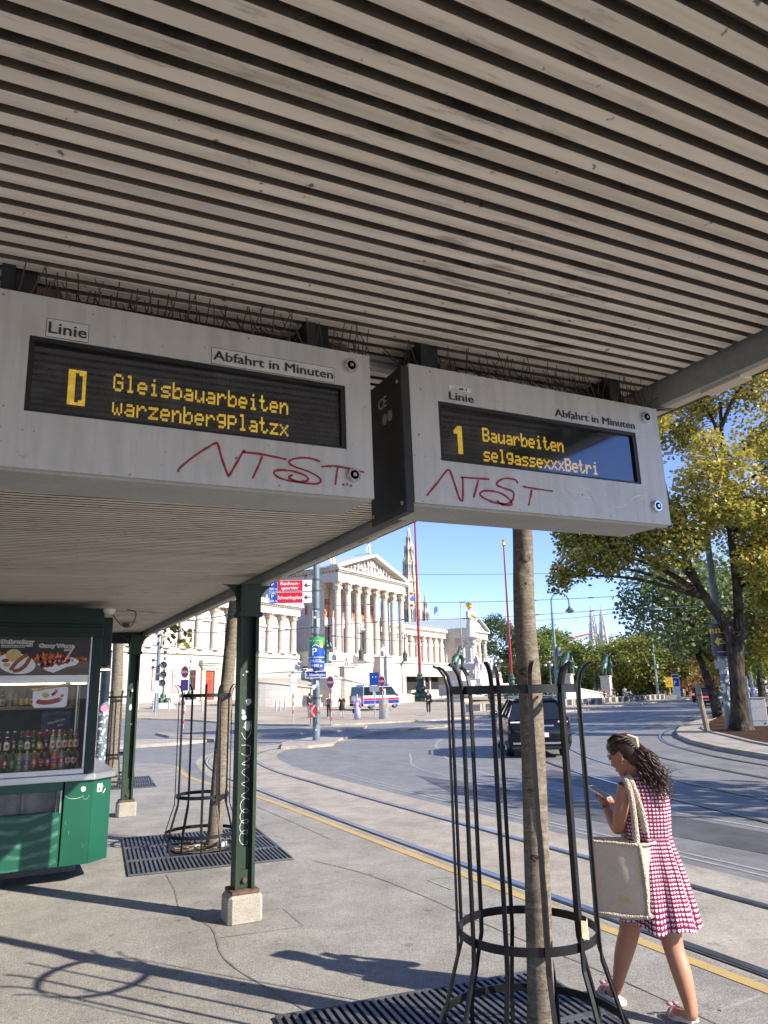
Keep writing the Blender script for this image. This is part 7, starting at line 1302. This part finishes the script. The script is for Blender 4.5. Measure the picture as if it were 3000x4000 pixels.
# traffic-light pole on the left, stickered pole behind the stand
t = root('traffic_light_pole', 'tall grey traffic light pole with three signal heads and a camera box', 'traffic light', (11.64, 65.9, .25)); pole(t, 6.0, .18, 'pole_grey', .15); b = MB(); b.cyl((0, 0, 6), (0, 0, 8.3), .12, n=12); b.box((0, 0, 7.2), (.6, .5, .9), .3); [b.tube([(a, -.2, 8.1), (a*1.5, -.5, 8.3)], .1, 8) for a in (-.3, .3)]; part('camera_mast', b, 'sign_back', t)
for k, (a, z) in enumerate(((.5, 4.2), (.5, 3.4), (.45, 2.7), (-.45, 4.6), (-.45, 4.0))):
    c = VR*a+VN*.1+VZ*z; h = MB(); s_ = .3 if a > 0 else .14; h.ell(c, (s_, s_*.9, s_), 12, 8); h.tube([c, c+VN*s_*1.3+VR*.1], [s_*.85, s_*.95], 12, cap=False); h.tube([c, (0, 0, z)], .05, 6); hd = part('signal_head', h, 'galvanised', t, smooth=50); h = MB(); h.ell(c+VN*s_*.8+VR*.05, (s_*.5,)*3, 10, 6); part('signal_lens', h, 'paper_black', hd, smooth=180)
text('CCA', VN*.19+VR*-.1+VZ*.9, VZ, -VR, .3, 'paper_black', t)
t = root('stickered_pole', 'blue grey pole covered with stickers behind the sausage stand', 'pole', (1.39, 12.3, .012)); pole(t, 2.6, .07, 'pole_grey'); r = random.Random(4); b = MB()
for i in range(60):
    z = r.uniform(.75, 1.75); a = -pi/2+r.uniform(-1.3, 1.3); w_, h_ = r.uniform(.02, .05), r.uniform(.02, .05); R_ = Vector((-sin(a), cos(a), 0)); c = Vector((.0705*cos(a), .0705*sin(a), z)); b.prism([(w_*cos(q)*.5, h_*sin(q)*.5) for q in [2*pi*k/8+.3 for k in range(8)]], c, R_, VZ, Vector((cos(a), sin(a), 0))*.002)
part('stickers', b, 'sticker_white', t); b = MB(); b.prism([(.05*cos(q), 1.72+.05*sin(q)) for q in [2*pi*k/16 for k in range(16)]], (0, -.075, 0), (1, 0, 0), (0, 0, 1), (0, -.002, 0)); part('pink_sticker', b, 'cloth_pink', t)
# candelabra on pedestals at the left
for x, y, lab, s_ in ((13.3, 72, 'bronze footed lamp with white globe standing before the left wing', 1), (17.9, 82, 'second bronze footed lamp with white globe nearer to the door', .95)):
    t = root('pedestal_lamp', lab, 'street lamp', (x, y, zg(x, y)+.1)); b = MB(); b.lathe([(1.15, 0), (1.15, .25), (.95, .3), (.9, .55)], n=20); part('stone_base', b, 'stone_white', t, smooth=40); b = MB(); b.lathe([(.5, .55), (.25, 1.0), (.3, 1.2), (.1, 1.5), (.075, 3.4), (.14, 3.5), (.05, 3.7)], n=12); [b.ell((.55*cos(q), .55*sin(q), .75), (.22, .22, .28), 7, 5) for q in [k*pi/3 for k in range(6)]]; b.lathe([(.09, 4.45), (.13, 4.6), (.05, 4.75), (.02, 5.0)], n=8); part('bronze_post', b, 'bronze_green', t, smooth=50); b = MB(); b.ell((0, 0, 4.1), (.24, .24, .36), 12, 9); part('globe', b, 'lamp_globe', t, smooth=180)
# bollards
first = None
BL = [(10.9, 70.6), (11.9, 68.8), (12.9, 67.0), (13.9, 65.2), (15, 63.6), (20.5, 60.8), (21.5, 62.6), (22.7, 64.8), (24.4, 67.2)]
for i, (x, y) in enumerate(BL):
    g_ = 'grey bollards along the edge of the square'; 
    if first is None:
        first = root('bollard', 'slim grey bollard on the paved square in front of the pale building', 'bollard', (x, y, zg(x, y)+.1), 0, g_); b = MB(); b.lathe([(.075, 0), (.075, .85), (.06, .9), (0, .91)], n=12); part('shaft', b, 'galvanised', first, smooth=40); b = MB(); b.lathe([(.08, .72), (.08, .78)], n=12); part('collar', b, 'sign_back', first); index_kids()
    else: dup(first, loc=(x, y, zg(x, y)+.1))
# barrier blocks along the kerb
first = None; A_, B_ = Vector((33.5, 50.6)), Vector((72.4, 67.9)); n = 25
for i in range(n):
    s_ = i/(n-1); p = A_.lerp(B_, s_) + Vector((.2, -1.4))*sin(pi*s_)*.3; g_ = 'pale concrete barrier blocks with dark panels along the kerb'; rz = atan2(B_.y-A_.y, B_.x-A_.x)
    if first is None:
        first = root('barrier_block', 'pale concrete barrier block with dark recessed panel in the row along the kerb', 'barrier', (p.x, p.y, .1), rz, g_); b = MB(); b.bb(-.86, -.5, -.25, .25, 0, .62); b.bb(.5, .86, -.25, .25, 0, .62); b.bb(-.5, .5, -.15, .25, 0, .62); b.bb(-.5, .5, -.25, -.15, 0, .06); part('block', b, 'pavement', first, bev=.02); b = MB(); b.bb(-.5, .5, -.2, -.152, .062, .58); part('dark_panel', b, 'cloth_dark', first); index_kids()
    else: dup(first, loc=(p.x, p.y, .1))
# lamp posts and masts on the right
def arc_lamp(x, y, h, lab, side=1, z=.1):
    t = root('street_lamp', lab, 'street lamp', (x, y, z)); b = MB(); b.lathe([(.16, 0), (.15, 3), (.1, 3.05), (.09, h*.78)], n=12); R_ = VR*side; rr = h*.075; P = [Vector((0, 0, h*.77))]+[R_*(rr-rr*cos(q))+VZ*(h-rr+rr*sin(q)) for q in [pi*k/10 for k in range(11)]]; P.append(P[-1]-VZ*.3); b.tube(P, [.09]+[.06]*12, 8); part('mast', b, 'pole_green', t, smooth=40); c = P[-1]; b = MB(); b.lathe([(.06, 0), (.1, -.12), (.32, -.35), (.3, -.38)], (c.x, c.y, c.z), 14); sh = part('lamp_shade', b, 'lamp_iron', t, smooth=50); b = MB(); b.ell((c.x, c.y, c.z-.4), (.2, .2, .1), 10, 6); part('lamp_glass', b, 'lamp_globe', sh, smooth=180); b = MB(); b.box(R_*.22+VZ*4.1, (.25, .3, .5)); part('control_box', b, 'sign_back', t); return t
arc_lamp(32.6, 39.2, 8.0, 'tall lamp post with curved top and hanging lamp behind the dark car'); arc_lamp(74.6, 70.3, 8.4, 'second curved lamp post further along the barrier blocks')
for x, y, h, lab in ((81.7, 89.3, 8.2, 'plain blue green mast left of the rider statue'), (95.9, 100.6, 7.4, 'plain blue green mast right of the rider statue'), (98, 79, 8, 'pale mast with blue sign at the far road bend')):
    t = root('tram_mast', lab, 'mast', (x, y, .3)); pole(t, h, .2, 'pole_green', .13); b = MB(); b.cyl((0, 0, h-.9), (0, 0, h-.5), .25, n=10); b.cyl((0, 0, 0), (0, 0, 1.2), .28, n=10); part('collar', b, 'pole_grey', t)
for x, y, lab, on_ in ((84.5, 83.5, 'small traffic light showing green left of the cyclists', 1), (86.5, 83.0, 'small white backed traffic light beside the green one', 0), (90.8, 80.8, 'small traffic light showing green in the middle of the crossing', 1), (97.5, 75.2, 'small traffic light showing green near the parking board', 1)):
    t = root('traffic_light', lab, 'traffic light', (x, y, .3), rad(-35)); pole(t, 3.6, .09, 'pole_grey'); b = MB(); b.box((0, -.15, 3.2), (.45, .3, 1.2)); hd = part('signal_head', b, 'cloth_dark' if on_ else 'sign_white', t, bev=.04)
    if on_: b = MB(); b.ell((0, -.31, 2.85), (.22, .05, .22), 10, 6); part('green_lamp', b, 'signal_green', hd, smooth=180)
t = root('construction_sign', 'yellow warning board with red and white triangle on a post at the kerb', 'sign', (74.6, 68.3, .1), rad(-40)); pole(t, 1.5, .05, 'sign_yellow'); b = MB(); b.bb(-.45, .45, -.08, -.02, 1.45, 2.65); f = part('board', b, 'sign_yellow', t); b = MB(); b.prism([(-.26, 1.85), (.26, 1.85), (0, 2.3)], (0, -.081, 0), (1, 0, 0), (0, 0, 1), (0, -.01, 0)); f2 = part('triangle_rim', b, 'sign_red', f); b = MB(); b.prism([(-.15, 1.91), (.15, 1.91), (0, 2.18)], (0, -.092, 0), (1, 0, 0), (0, 0, 1), (0, -.01, 0)); part('triangle', b, 'sign_white', f2); b = MB(); b.bb(-.7, .7, -.4, .4, 0, .5); part('concrete_foot', b, 'pavement', t)
t = root('parking_board', 'tall information pillar with white P on blue beside the yellow warning board', 'sign', (80.5, 72.6, .1), rad(-40)); b = MB(); b.bb(-.48, .48, -.12, .12, 0, 3.1); f = part('pillar', b, 'sign_white', t, bev=.03); b = MB(); b.bb(-.42, .42, -.13, -.121, 1.5, 2.6); p2 = part('blue_panel', b, 'sign_blue', f); text('P', (-.24, -.133, 1.7), (1, 0, 0), (0, 0, 1), .8, 'sign_white', p2, bold=.03); b = MB(); b.bb(-.42, .42, -.13, -.121, 2.7, 3.0); part('dark_header', b, 'cloth_dark', f)
t = root('poster_column_cabinet', 'grey distribution board far down the right kerb near the cars', 'cabinet', (91, 71, .12), rad(-40)); b = MB(); b.box((0, 0, 1.2), (1.8, .6, 2.4)); f = part('cabinet_body', b, 'sign_back', t, bev=.03); b = MB(); b.box((0, 0, 2.5), (2.0, .7, .15)); part('cabinet_top', b, 'sign_white', t)
# street pole with the yellow and black poster cylinder, right
t = root('poster_pole', 'thick worn street pole left of the forked autumn tree', 'pole', (24.72, 19.88, .15)); 
g = NG('worn_pole'); v = g.co((1, 1, .6)); g.base(g.mix(g.ramp(g.noise(v, 3.5, 6, .7), 0, 1, .45, .6), g.ramp(g.noise(v, 7, 5), (.2, .225, .225), (.09, .115, .12)), g.ramp(g.noise(v, 2, 2), (.36, .37, .36), (.15, .26, .24), .4, .6))); g.set(rough=.6, spec=.3)
pole(t, 8.6, .2, 'worn_pole', .1); b = MB(); [b.cyl((0, 0, z), (0, 0, z+.04), .2, n=16) for z in (2.1, 2.3, 2.6)]; part('clamps', b, 'galvanised', t, smooth=40); b = MB(); b.prism([(-.42, 2.28), (-.02, 2.28), (-.02, 2.6), (-.42, 2.6)], VN*.21, VR, VZ, VN*.01); part('small_plate', b, 'label_grey', t)
b = MB(); r = random.Random(6)
for i in range(26): z = r.uniform(.9, 2.2); a = atan2(VN.y, VN.x)+r.uniform(-1.2, 1.2); w_, h_ = r.uniform(.05, .2), r.uniform(.06, .22); R_ = Vector((-sin(a), cos(a), 0)); b.prism([(w_*.5*cos(q), h_*.5*sin(q)) for q in [2*pi*k/7 for k in range(7)]], Vector((.2*cos(a), .2*sin(a), z)), R_, VZ, Vector((cos(a), sin(a), 0))*.006)
part('stickers', b, 'sticker_white', t)
t = root('poster_cylinder', 'black poster cylinder with bent yellow arrow and yellow letters on the street pole', 'sign', (24.72, 19.88, .15)); pn = curved_panel(t, 2.75, 3.98, .36, 'paper_black', 'panel', -1.6, 1.6); F0 = VN*.362
b = MB(); b.prism([(-.36, 3.3), (-.22, 3.13), (-.22, 3.22), (.12, 3.22), (.12, 2.76), (.32, 2.76), (.32, 3.42), (-.22, 3.42), (-.22, 3.5)], F0, VR, VZ, VN*.002)
bm = bmesh.new(); me = b.mesh('yellow_arrow', 'sign_yellow'); bm.from_mesh(me); bmesh.ops.triangulate(bm, faces=bm.faces[:]); bmesh.ops.subdivide_edges(bm, edges=bm.edges[:], cuts=3); bm.to_mesh(me); bm.free(); q = put('yellow_arrow', me, pn)
for v in q.data.vertices: a = Vector(v.co).dot(VR); th = atan2(VN.y, VN.x)+a/.366; d = Vector(v.co).dot(VN)-.362; v.co = Vector(((.366+d)*cos(th), (.366+d)*sin(th), v.co.z))
q = on('BILLA', -.5, 3.62, .27, 'sign_yellow', .98, .02); bend(q, .366); q = on('Babenbergerstr. 5', -.3, 2.9, .06, 'sign_white', .42, .01); bend(q, .366)
t = root('tree_stake', 'pale wooden stake left of the street pole', 'stake', (24.0, 20.4, .15)); b = MB(); b.tube([(0, 0, 0), (-.15, 0, 1.0), (-.25, 0, 1.75)], .1, 8); part('stake', b, 'wood_inside', t, smooth=40); b = MB(); b.lathe([(.102, 1.3), (.102, 1.36)], (-.2, 0, 0), 8); part('tie', b, 'lamp_iron', t)
t = root('utility_cabinet', 'grey street cabinet with scribbles at the right picture edge', 'cabinet', (26.75, 20.2, .13), rad(-42)); b = MB(); b.box((0, 0, .58), (.56, .45, 1.14)); f = part('cabinet_body', b, 'label_grey', t, bev=.015); b = MB(); b.box((0, 0, 1.17), (.6, .49, .05)); part('cabinet_lid', b, 'sign_back', t, bev=.01); b = MB(); b.bb(-.27, .27, -.231, -.227, .3, .308); [ribbon(b, [(-.2+.11*k+r.uniform(-.04, .04), .78+.02*k+r.uniform(-.05, .05)) for _ in range(4)], .005, (0, -.229, 0), (1, 0, 0), (0, 0, 1)) for k in range(4)]; b.prism([(.17+.035*cos(q), .2+.035*sin(q)) for q in [k*pi/6 for k in range(12)]], (0, -.228, 0), (1, 0, 0), (0, 0, 1), (0, -.003, 0)); part('scribbles', b, 'print_black', f)
for x, y, lab in ((36, 27.3, 'slim pale post with light blue sticker behind the forked tree'), (46.3, 35.5, 'slim white post further along the mulch bed')): t = root('slim_post', lab, 'post', (x, y, .15)); pole(t, 2.2, .06, 'galvanised'); b = MB(); b.lathe([(.16, 1.15), (.16, 1.4)], n=10); part('sticker_band', b, 'cloth_lilac', t)
# parked bicycles, cyclist
def bicycle(x, y, rz, lab, m='lamp_iron', z=None):
    z = zg(x, y)+.1 if z is None else z; t = root('bicycle', lab, 'bicycle', (x, y, z), rz)
    for cx_ in (-.5, .5): b = MB(); b.tube([(cx_+.33*cos(q), 0, .34+.33*sin(q)) for q in [2*pi*k/22 for k in range(23)]], .02, 5); wv_ = part('wheel', b, 'paper_black', t); b = MB(); [b.tube([(cx_, 0, .34), (cx_+.32*cos(q), 0, .34+.32*sin(q))], .004, 3) for q in [2*pi*k/12 for k in range(12)]]; part('spokes', b, 'galvanised', wv_)
    b = MB(); [b.tube(p, .018, 5) for p in ([(-.5, 0, .34), (-.08, 0, .3), (.38, 0, .8), (-.18, 0, .78), (-.08, 0, .3)], [(-.18, 0, .78), (-.5, 0, .34)], [(.38, 0, .8), (.5, 0, .34)], [(-.18, 0, .78), (-.22, 0, .95)], [(.38, 0, .8), (.36, 0, 1.0)])]; part('frame', b, m, t); b = MB(); b.tube([(.36, -.26, 1.0), (.38, 0, 1.02), (.36, .26, 1.0)], .015, 5); part('handlebar', b, 'paper_black', t); b = MB(); b.ell((-.24, 0, .96), (.13, .07, .04), 8, 5); part('saddle', b, 'paper_black', t); return t
bicycle(21.3, 73.2, rad(20), 'black bicycle parked against the curved ramp wall'); bicycle(20.7, 72.2, rad(35), 'second parked bicycle with red frame beside the first', 'sign_red')
t = bicycle(32.6, 46.9, rad(25), 'bicycle ridden along the near edge of the square', z=.1)
o = root('person', 'cyclist in dark shirt riding between the bars of the front tree guard', 'person', (32.6, 46.9, .1), rad(25)); J = [((-.22, 0, 1.0), .13), ((-.1, 0, 1.3), .13), ((.0, 0, 1.45), .06), ((.06, 0, 1.6), .1), ((.1, .12, .75), .08), ((-.02, .1, .35), .05), ((.08, .1, .28), .04), ((.12, -.12, .7), .08), ((.05, -.1, .25), .05), ((.15, -.1, .18), .04), ((-.05, .2, 1.38), .05), ((.12, .22, 1.15), .04), ((.34, .22, 1.03), .03), ((-.05, -.2, 1.38), .05), ((.12, -.22, 1.15), .04), ((.34, -.22, 1.03), .03)]
ED = [(0, 1), (1, 2), (2, 3), (0, 4), (4, 5), (5, 6), (0, 7), (7, 8), (8, 9), (1, 10), (10, 11), (11, 12), (1, 13), (13, 14), (14, 15)]; bd = skin(J, ED, 'body', 'skin_tan', o, 1); skin([(J[i][0], J[i][1]+.02) for i in (0, 1, 10, 13)], [(0, 1), (1, 2), (1, 3)], 'shirt', 'cloth_dark', o, 1); b = MB(); b.ell((.05, 0, 1.65), (.11, .1, .1), 10, 7); part('hair', b, 'hair_dark', bd, smooth=180)
# ---------------------------------------------------------------- overhead wires
mat('wire_grey', (.1, .11, .12), None, .5, .3); mat('wire_light', (.55, .55, .5), None, .5)
WG = 'overhead tram and span wires'
for i, (A_, B_, m, rr, sag) in enumerate((((17.97, 41.26, 9.0), (28.25, 35.03, 8.58), 'wire_grey', .014, .05), ((28.25, 35.03, 8.58), (31.06, 21.89, 7.08), 'wire_light', .016, .1), ((24.63, 43.52, 7.68), (31.27, 30.96, 6.86), 'wire_grey', .016, .1), ((23.61, 41.79, 6.32), (31.22, 31.01, 6.16), 'wire_grey', .016, .1), ((29.89, 37.56, 6.03), (31.2, 31.02, 5.95), 'wire_grey', .014, .05), ((11.6, 31.96, 5.8), (17.48, 35.98, 6.5), 'wire_grey', .012, .05), ((11.61, 31.96, 4.82), (19.8, 34.76, 5.69), 'wire_grey', .014, .05), ((11.61, 31.96, 4.62), (22.0, 38.11, 4.67), 'wire_grey', .014, .1), ((10.66, 59.05, 7.02), (10.38, 38.63, 5.13), 'wire_grey', .02, .2), ((10.38, 38.63, 5.13), (11.07, 27.88, 4.46), 'wire_grey', .014, .1), ((18.11, 15.75, 9.05), (16.7, 11.01, 7.2), 'wire_light', .008, .02), ((17.84, 12.87, 10.23), (16.83, 10.81, 8.97), 'wire_light', .008, .02), ((31.25, 30.97, 5.9), (71.41, 67.12, 7.94), 'wire_grey', .02, .2), ((9.19, 59.29, 7.56), (7.82, 28.96, 4.99), 'wire_grey', .018, .2), ((31.22, 31.01, 6.16), (28.72, 21.7, 5.37), 'wire_light', .014, .1), ((71.41, 67.12, 7.91), (48.73, 35.01, 5.92), 'wire_grey', .018, .3))):
    A_, B_ = Vector(A_), Vector(B_); o = root('overhead_wire', ['wire running straight across the sky above the gold helmet', 'bright wire crossing the yellow autumn leaves at mid height', 'wire with two insulators right of the foreground trunk', 'thin wire passing just above the two spires', 'lowest sky wire near the curved lamp head', 'thin wire in front of the portico capitals', 'wire with dark insulators across the middle of the portico', 'lower wire sloping down across the portico columns', 'wire from the traffic light pole over the pale wing windows', 'wire joining the thick tram pole from the left', 'bright wire high in the autumn crown', 'topmost bright wire beside the roof corner', 'span wire running down to the second curved lamp post', 'wire passing under the roof edge before the left wing', 'wire disappearing into the green lower leaves', 'far wire between the second lamp post and the trees'][i], 'wire', A_, 0, WG)
    d = B_-A_; b = MB(); b.tube([d*t-Vector((0, 0, sag*4*t*(1-t))) for t in [k/10 for k in range(11)]], rr, 5); part('cable', b, m, o)
    b = MB()
    for f in ((.25, .6, .85) if i in (6, 7, 2, 3) else (.97,)): p = d*f-Vector((0, 0, sag*4*f*(1-f))); q = d.normalized()*.22; b.tube([p-q, p-q*.6, p+q*.6, p+q], [.012, .035, .035, .012], 6)
    part('insulator', b, 'paper_black', o)
# ---------------------------------------------------------------- vehicles
mat('car_black', (.005, .0055, .006), None, .14, spec=.35, coat=.2); mat('car_glass', (.012, .015, .018), None, .06, spec=.8); mat('tyre', (.014, .014, .015), None, .85); mat('rim', (.45, .45, .46), None, .3, .8); mat('tail_red', (.4, .01, .015), None, .15, spec=.7, coat=.5); mat('van_silver', (.42, .48, .56), (.4, .46, .54), .3, .3, coat=.4); mat('van_red', (.5, .015, .03), None, .3, coat=.4); mat('van_blue', (.01, .03, .25), None, .3, coat=.4); mat('plate', (.7, .71, .73), None, .4)
def vehicle(name, lab, cat, x, y, rz, L, Wd, H, belt, body, roof_st, low, tail=0, kind='suv', z=.0):
    """x forward; roof_st = [(x, half width, z)] of the greenhouse top outline"""
    o = root(name, lab, cat, (x, y, z), rz); w2 = Wd/2
    def sec(xx, zb, zt, hw, tum=.06): return [(xx, -hw+.04, zb), (xx, -hw, zb+.12), (xx, -hw, zt-.18), (xx, -hw+tum*.6, zt-.03), (xx, -hw+tum, zt), (xx, hw-tum, zt), (xx, hw-tum*.6, zt-.03), (xx, hw, zt-.18), (xx, hw, zb+.12), (xx, hw-.04, zb)]
    b = MB(); b.loft([sec(*q) for q in low]); part('body', b, body, o, smooth=38)
    b = MB(); x0, x1, x2, x3, rw = roof_st; bw = w2-.07
    lo = [(x0, -bw, belt), (x3, -bw, belt), (x3, bw, belt), (x0, bw, belt)]; hi = [(x1, -rw, H-.07), (x2, -rw, H-.07), (x2, rw, H-.07), (x1, rw, H-.07)]; b.add(lo+hi, [(0, 1, 5, 4), (1, 2, 6, 5), (2, 3, 7, 6), (3, 0, 4, 7), (4, 5, 6, 7)]); gh = part('windows', b, 'car_glass', o)
    b = MB(); b.loft([[(x1-.08, -rw, H-.08), (x2+.1, -rw, H-.08), (x2+.1, rw, H-.08), (x1-.08, rw, H-.08)], [(x1-.02, -rw+.03, H-.02), (x2, -rw+.03, H-.02), (x2, rw-.03, H-.02), (x1-.02, rw-.03, H-.02)], [(x1+.2, -rw+.2, H), (x2-.2, -rw+.2, H), (x2-.2, rw-.2, H), (x1+.2, rw-.2, H)]]); part('roof', b, body, o, smooth=40)
    for s_ in (-1, 1):
        for (xa, xb) in ((x0, x1), (x3, x2)) + (((x0+(x3-x0)*.37, x1+(x2-x1)*.33), (x0+(x3-x0)*.66, x1+(x2-x1)*.64)) ): b = MB(); b.tube([(xa, s_*(bw+.004), belt), (xb, s_*(rw+.006), H-.07)], .035, 5); part('pillar', b, body, gh)
    for xx in (L*.31, -L*.3):
        for s_ in (-1, 1):
            R = .33 if kind != 'suv' else .35; b = MB(); n = 22; b.loft([[(xx+r_*cos(2*pi*k/n), s_*(w2-d), R+r_*sin(2*pi*k/n)) for k in range(n)] for r_, d in ((R*.62, .02), (R*.95, .0), (R, .04), (R, .2), (R*.8, .22))]); wl = part('wheel', b, 'tyre', o, smooth=50)
            b = MB(); [b.tube([(xx, s_*(w2-.015), R), (xx+R*.58*cos(q), s_*(w2-.015), R+R*.58*sin(q))], .035, 5) for q in [2*pi*k/6 for k in range(6)]]; b.lathe([(R*.62, 0), (R*.58, .01)], n=18); v0 = len(b.v)-36; b.v[v0:] = [(xx+a, s_*(w2-.02+c), R+d) for a, d, c in b.v[v0:]]; part('rim', b, 'rim', wl)
    for s_ in (-1, 1):
        b = MB(); b.ell((x3-.1, s_*(w2+.1), belt+.1), (.1, .13, .09), 8, 6); part('mirror', b, body, o, smooth=180)
    return o
PLN = 'WU 4711'
o = vehicle('black_suv', 'black off-road car driving away behind the front tree guard', 'car', 14.5, 18.9, rad(59.5), 4.5, 1.74, 1.6, 1.02, 'car_black', (-2.18, -1.62, .4, 1.25, .58), [(-2.25, .45, .8, .8), (-2.18, .3, 1.0, .87), (-1.9, .24, 1.06, .9), (.9, .24, 1.04, .9), (1.3, .26, .98, .89), (2.0, .3, .86, .84), (2.22, .4, .7, .7)])
for s_ in (-1, 1):
    b = MB(); b.add([(-2.2, s_*.48, .88), (-2.16, s_*.86, .92), (-1.95, s_*.9, .93), (-1.95, s_*.9, 1.03), (-2.13, s_*.85, 1.04), (-2.2, s_*.5, .98)], [(0, 1, 4, 5), (1, 2, 3, 4)]); tl = part('tail_light', b, 'tail_red', o); b = MB(); b.box((-2.195, s_*.66, .96), (.02, .26, .04)); part('light_strip', b, 'sign_white', tl)
    b = MB(); b.tube([(-1.5, s_*.57, 1.58), (-1.4, s_*.57, 1.64), (.2, s_*.57, 1.64), (.3, s_*.57, 1.6)], .02, 6); part('roof_rail', b, 'rim', o)
    b = MB(); b.tube([(-1.2, s_*.9, .34), (1.2, s_*.9, .34)], .05, 6); part('side_step', b, 'rim', o)
    for xx in (.35, -.75): b = MB(); b.box((xx, s_*.885, .9), (.2, .03, .03)); part('door_handle', b, 'rim', o)
b = MB(); b.box((-2.27, 0, .62), (.02, .48, .12)); p2 = part('number_plate', b, 'plate', o); text('W 4711 K', (-2.284, .2, .585), (0, -1, 0), (0, 0, 1), .09, 'paper_black', p2, width=.4) if False else None
b = MB(); b.box((-2.24, 0, .4), (.1, 1.5, .05)); b.box((-2.23, 0, .86), (.06, .8, .04)); part('chrome_trim', b, 'rim', o); b = MB(); b.box((-2.1, 0, .3), (.3, 1.6, .16)); part('rear_bumper', b, 'tyre', o, bev=.03); b = MB(); b.tube([(-2.14, -.1, 1.12), (-2.06, .35, 1.16)], .015, 5); part('rear_wiper', b, 'paper_black', o)
o = vehicle('police_van', 'silver police van with red and blue stripes parked before the terrace wall', 'van', 30.2, 61.5, rad(16), 4.75, 1.85, 1.95, 1.05, 'van_silver', (-2.28, -2.2, 1.2, 1.9, .8), [(-2.38, .35, 1.1, .88), (-2.34, .25, 1.14, .92), (-2.1, .22, 1.14, .925), (1.5, .22, 1.13, .925), (1.9, .24, 1.05, .92), (2.25, .28, .82, .88), (2.38, .35, .68, .78)], kind='van', z=.38)
for s_ in (-1, 1):
    b = MB(); b.bb(-2.3, 1.95, s_*.9265, s_*.93, .72, .9); part('red_stripe', b, 'van_red', o); b = MB(); b.bb(-2.3, 1.95, s_*.9265, s_*.93, .42, .70); part('blue_stripe', b, 'van_blue', o); b = MB(); b.box((-2.37, s_*.8, .95), (.04, .2, .4)); part('tail_light', b, 'tail_red', o); b = MB(); b.box((.3, s_*.84, 1.4), (.22, .03, .6)); b.box((-1.05, s_*.84, 1.4), (.14, .03, .6)); part('door_post', b, 'van_silver', o)
b = MB(); b.box((-2.395, 0, .62), (.02, 1.75, .16)); part('rear_stripe', b, 'van_red', o); b = MB(); b.box((-2.4, 0, .8), (.02, .5, .12)); part('number_plate', b, 'plate', o); b = MB(); b.box((.9, 0, 2.02), (.3, 1.3, .12)); b.box((-1.9, 0, 2.0), (.2, .9, .1)); part('light_bar', b, 'van_blue', o, bev=.02); b = MB(); b.box((-2.32, 0, .36), (.2, 1.8, .2)); part('rear_bumper', b, 'tyre', o, bev=.03)
o = vehicle('dark_sedan', 'dark car with red rear light bar driving away beside the mulch bed', 'car', 56.5, 47.2, rad(32), 4.4, 1.8, 1.36, .86, 'car_black', (-1.9, -1.1, .4, 1.2, .6), [(-2.15, .4, .86, .8), (-2.05, .28, .9, .88), (-1.2, .22, .9, .9), (1.0, .22, .86, .9), (2.0, .28, .72, .82), (2.15, .36, .6, .7)], kind='car'); b = MB(); b.box((-2.16, 0, .76), (.04, 1.5, .09)); part('tail_light', b, 'brake_light', o); b = MB(); b.box((-2.17, 0, .5), (.02, .5, .12)); part('number_plate', b, 'plate', o)
o = vehicle('dark_hatchback', 'dark car braking ahead of the other one at the far end of the road', 'car', 66, 56, rad(32), 4.2, 1.8, 1.5, .92, 'car_black', (-2.0, -1.75, .35, 1.15, .62), [(-2.1, .4, .88, .8), (-2.02, .28, .95, .88), (-1.6, .22, .95, .9), (1.0, .22, .9, .9), (1.9, .28, .76, .82), (2.1, .36, .62, .7)], kind='car')
for s_ in (-1, 1): b = MB(); b.box((-2.1, s_*.72, .85), (.06, .28, .16)); part('tail_light', b, 'brake_light', o)
b = MB(); b.box((-1.72, 0, 1.42), (.04, .5, .05)); part('high_brake_light', b, 'brake_light', o)
bpy.context.view_layer.update()
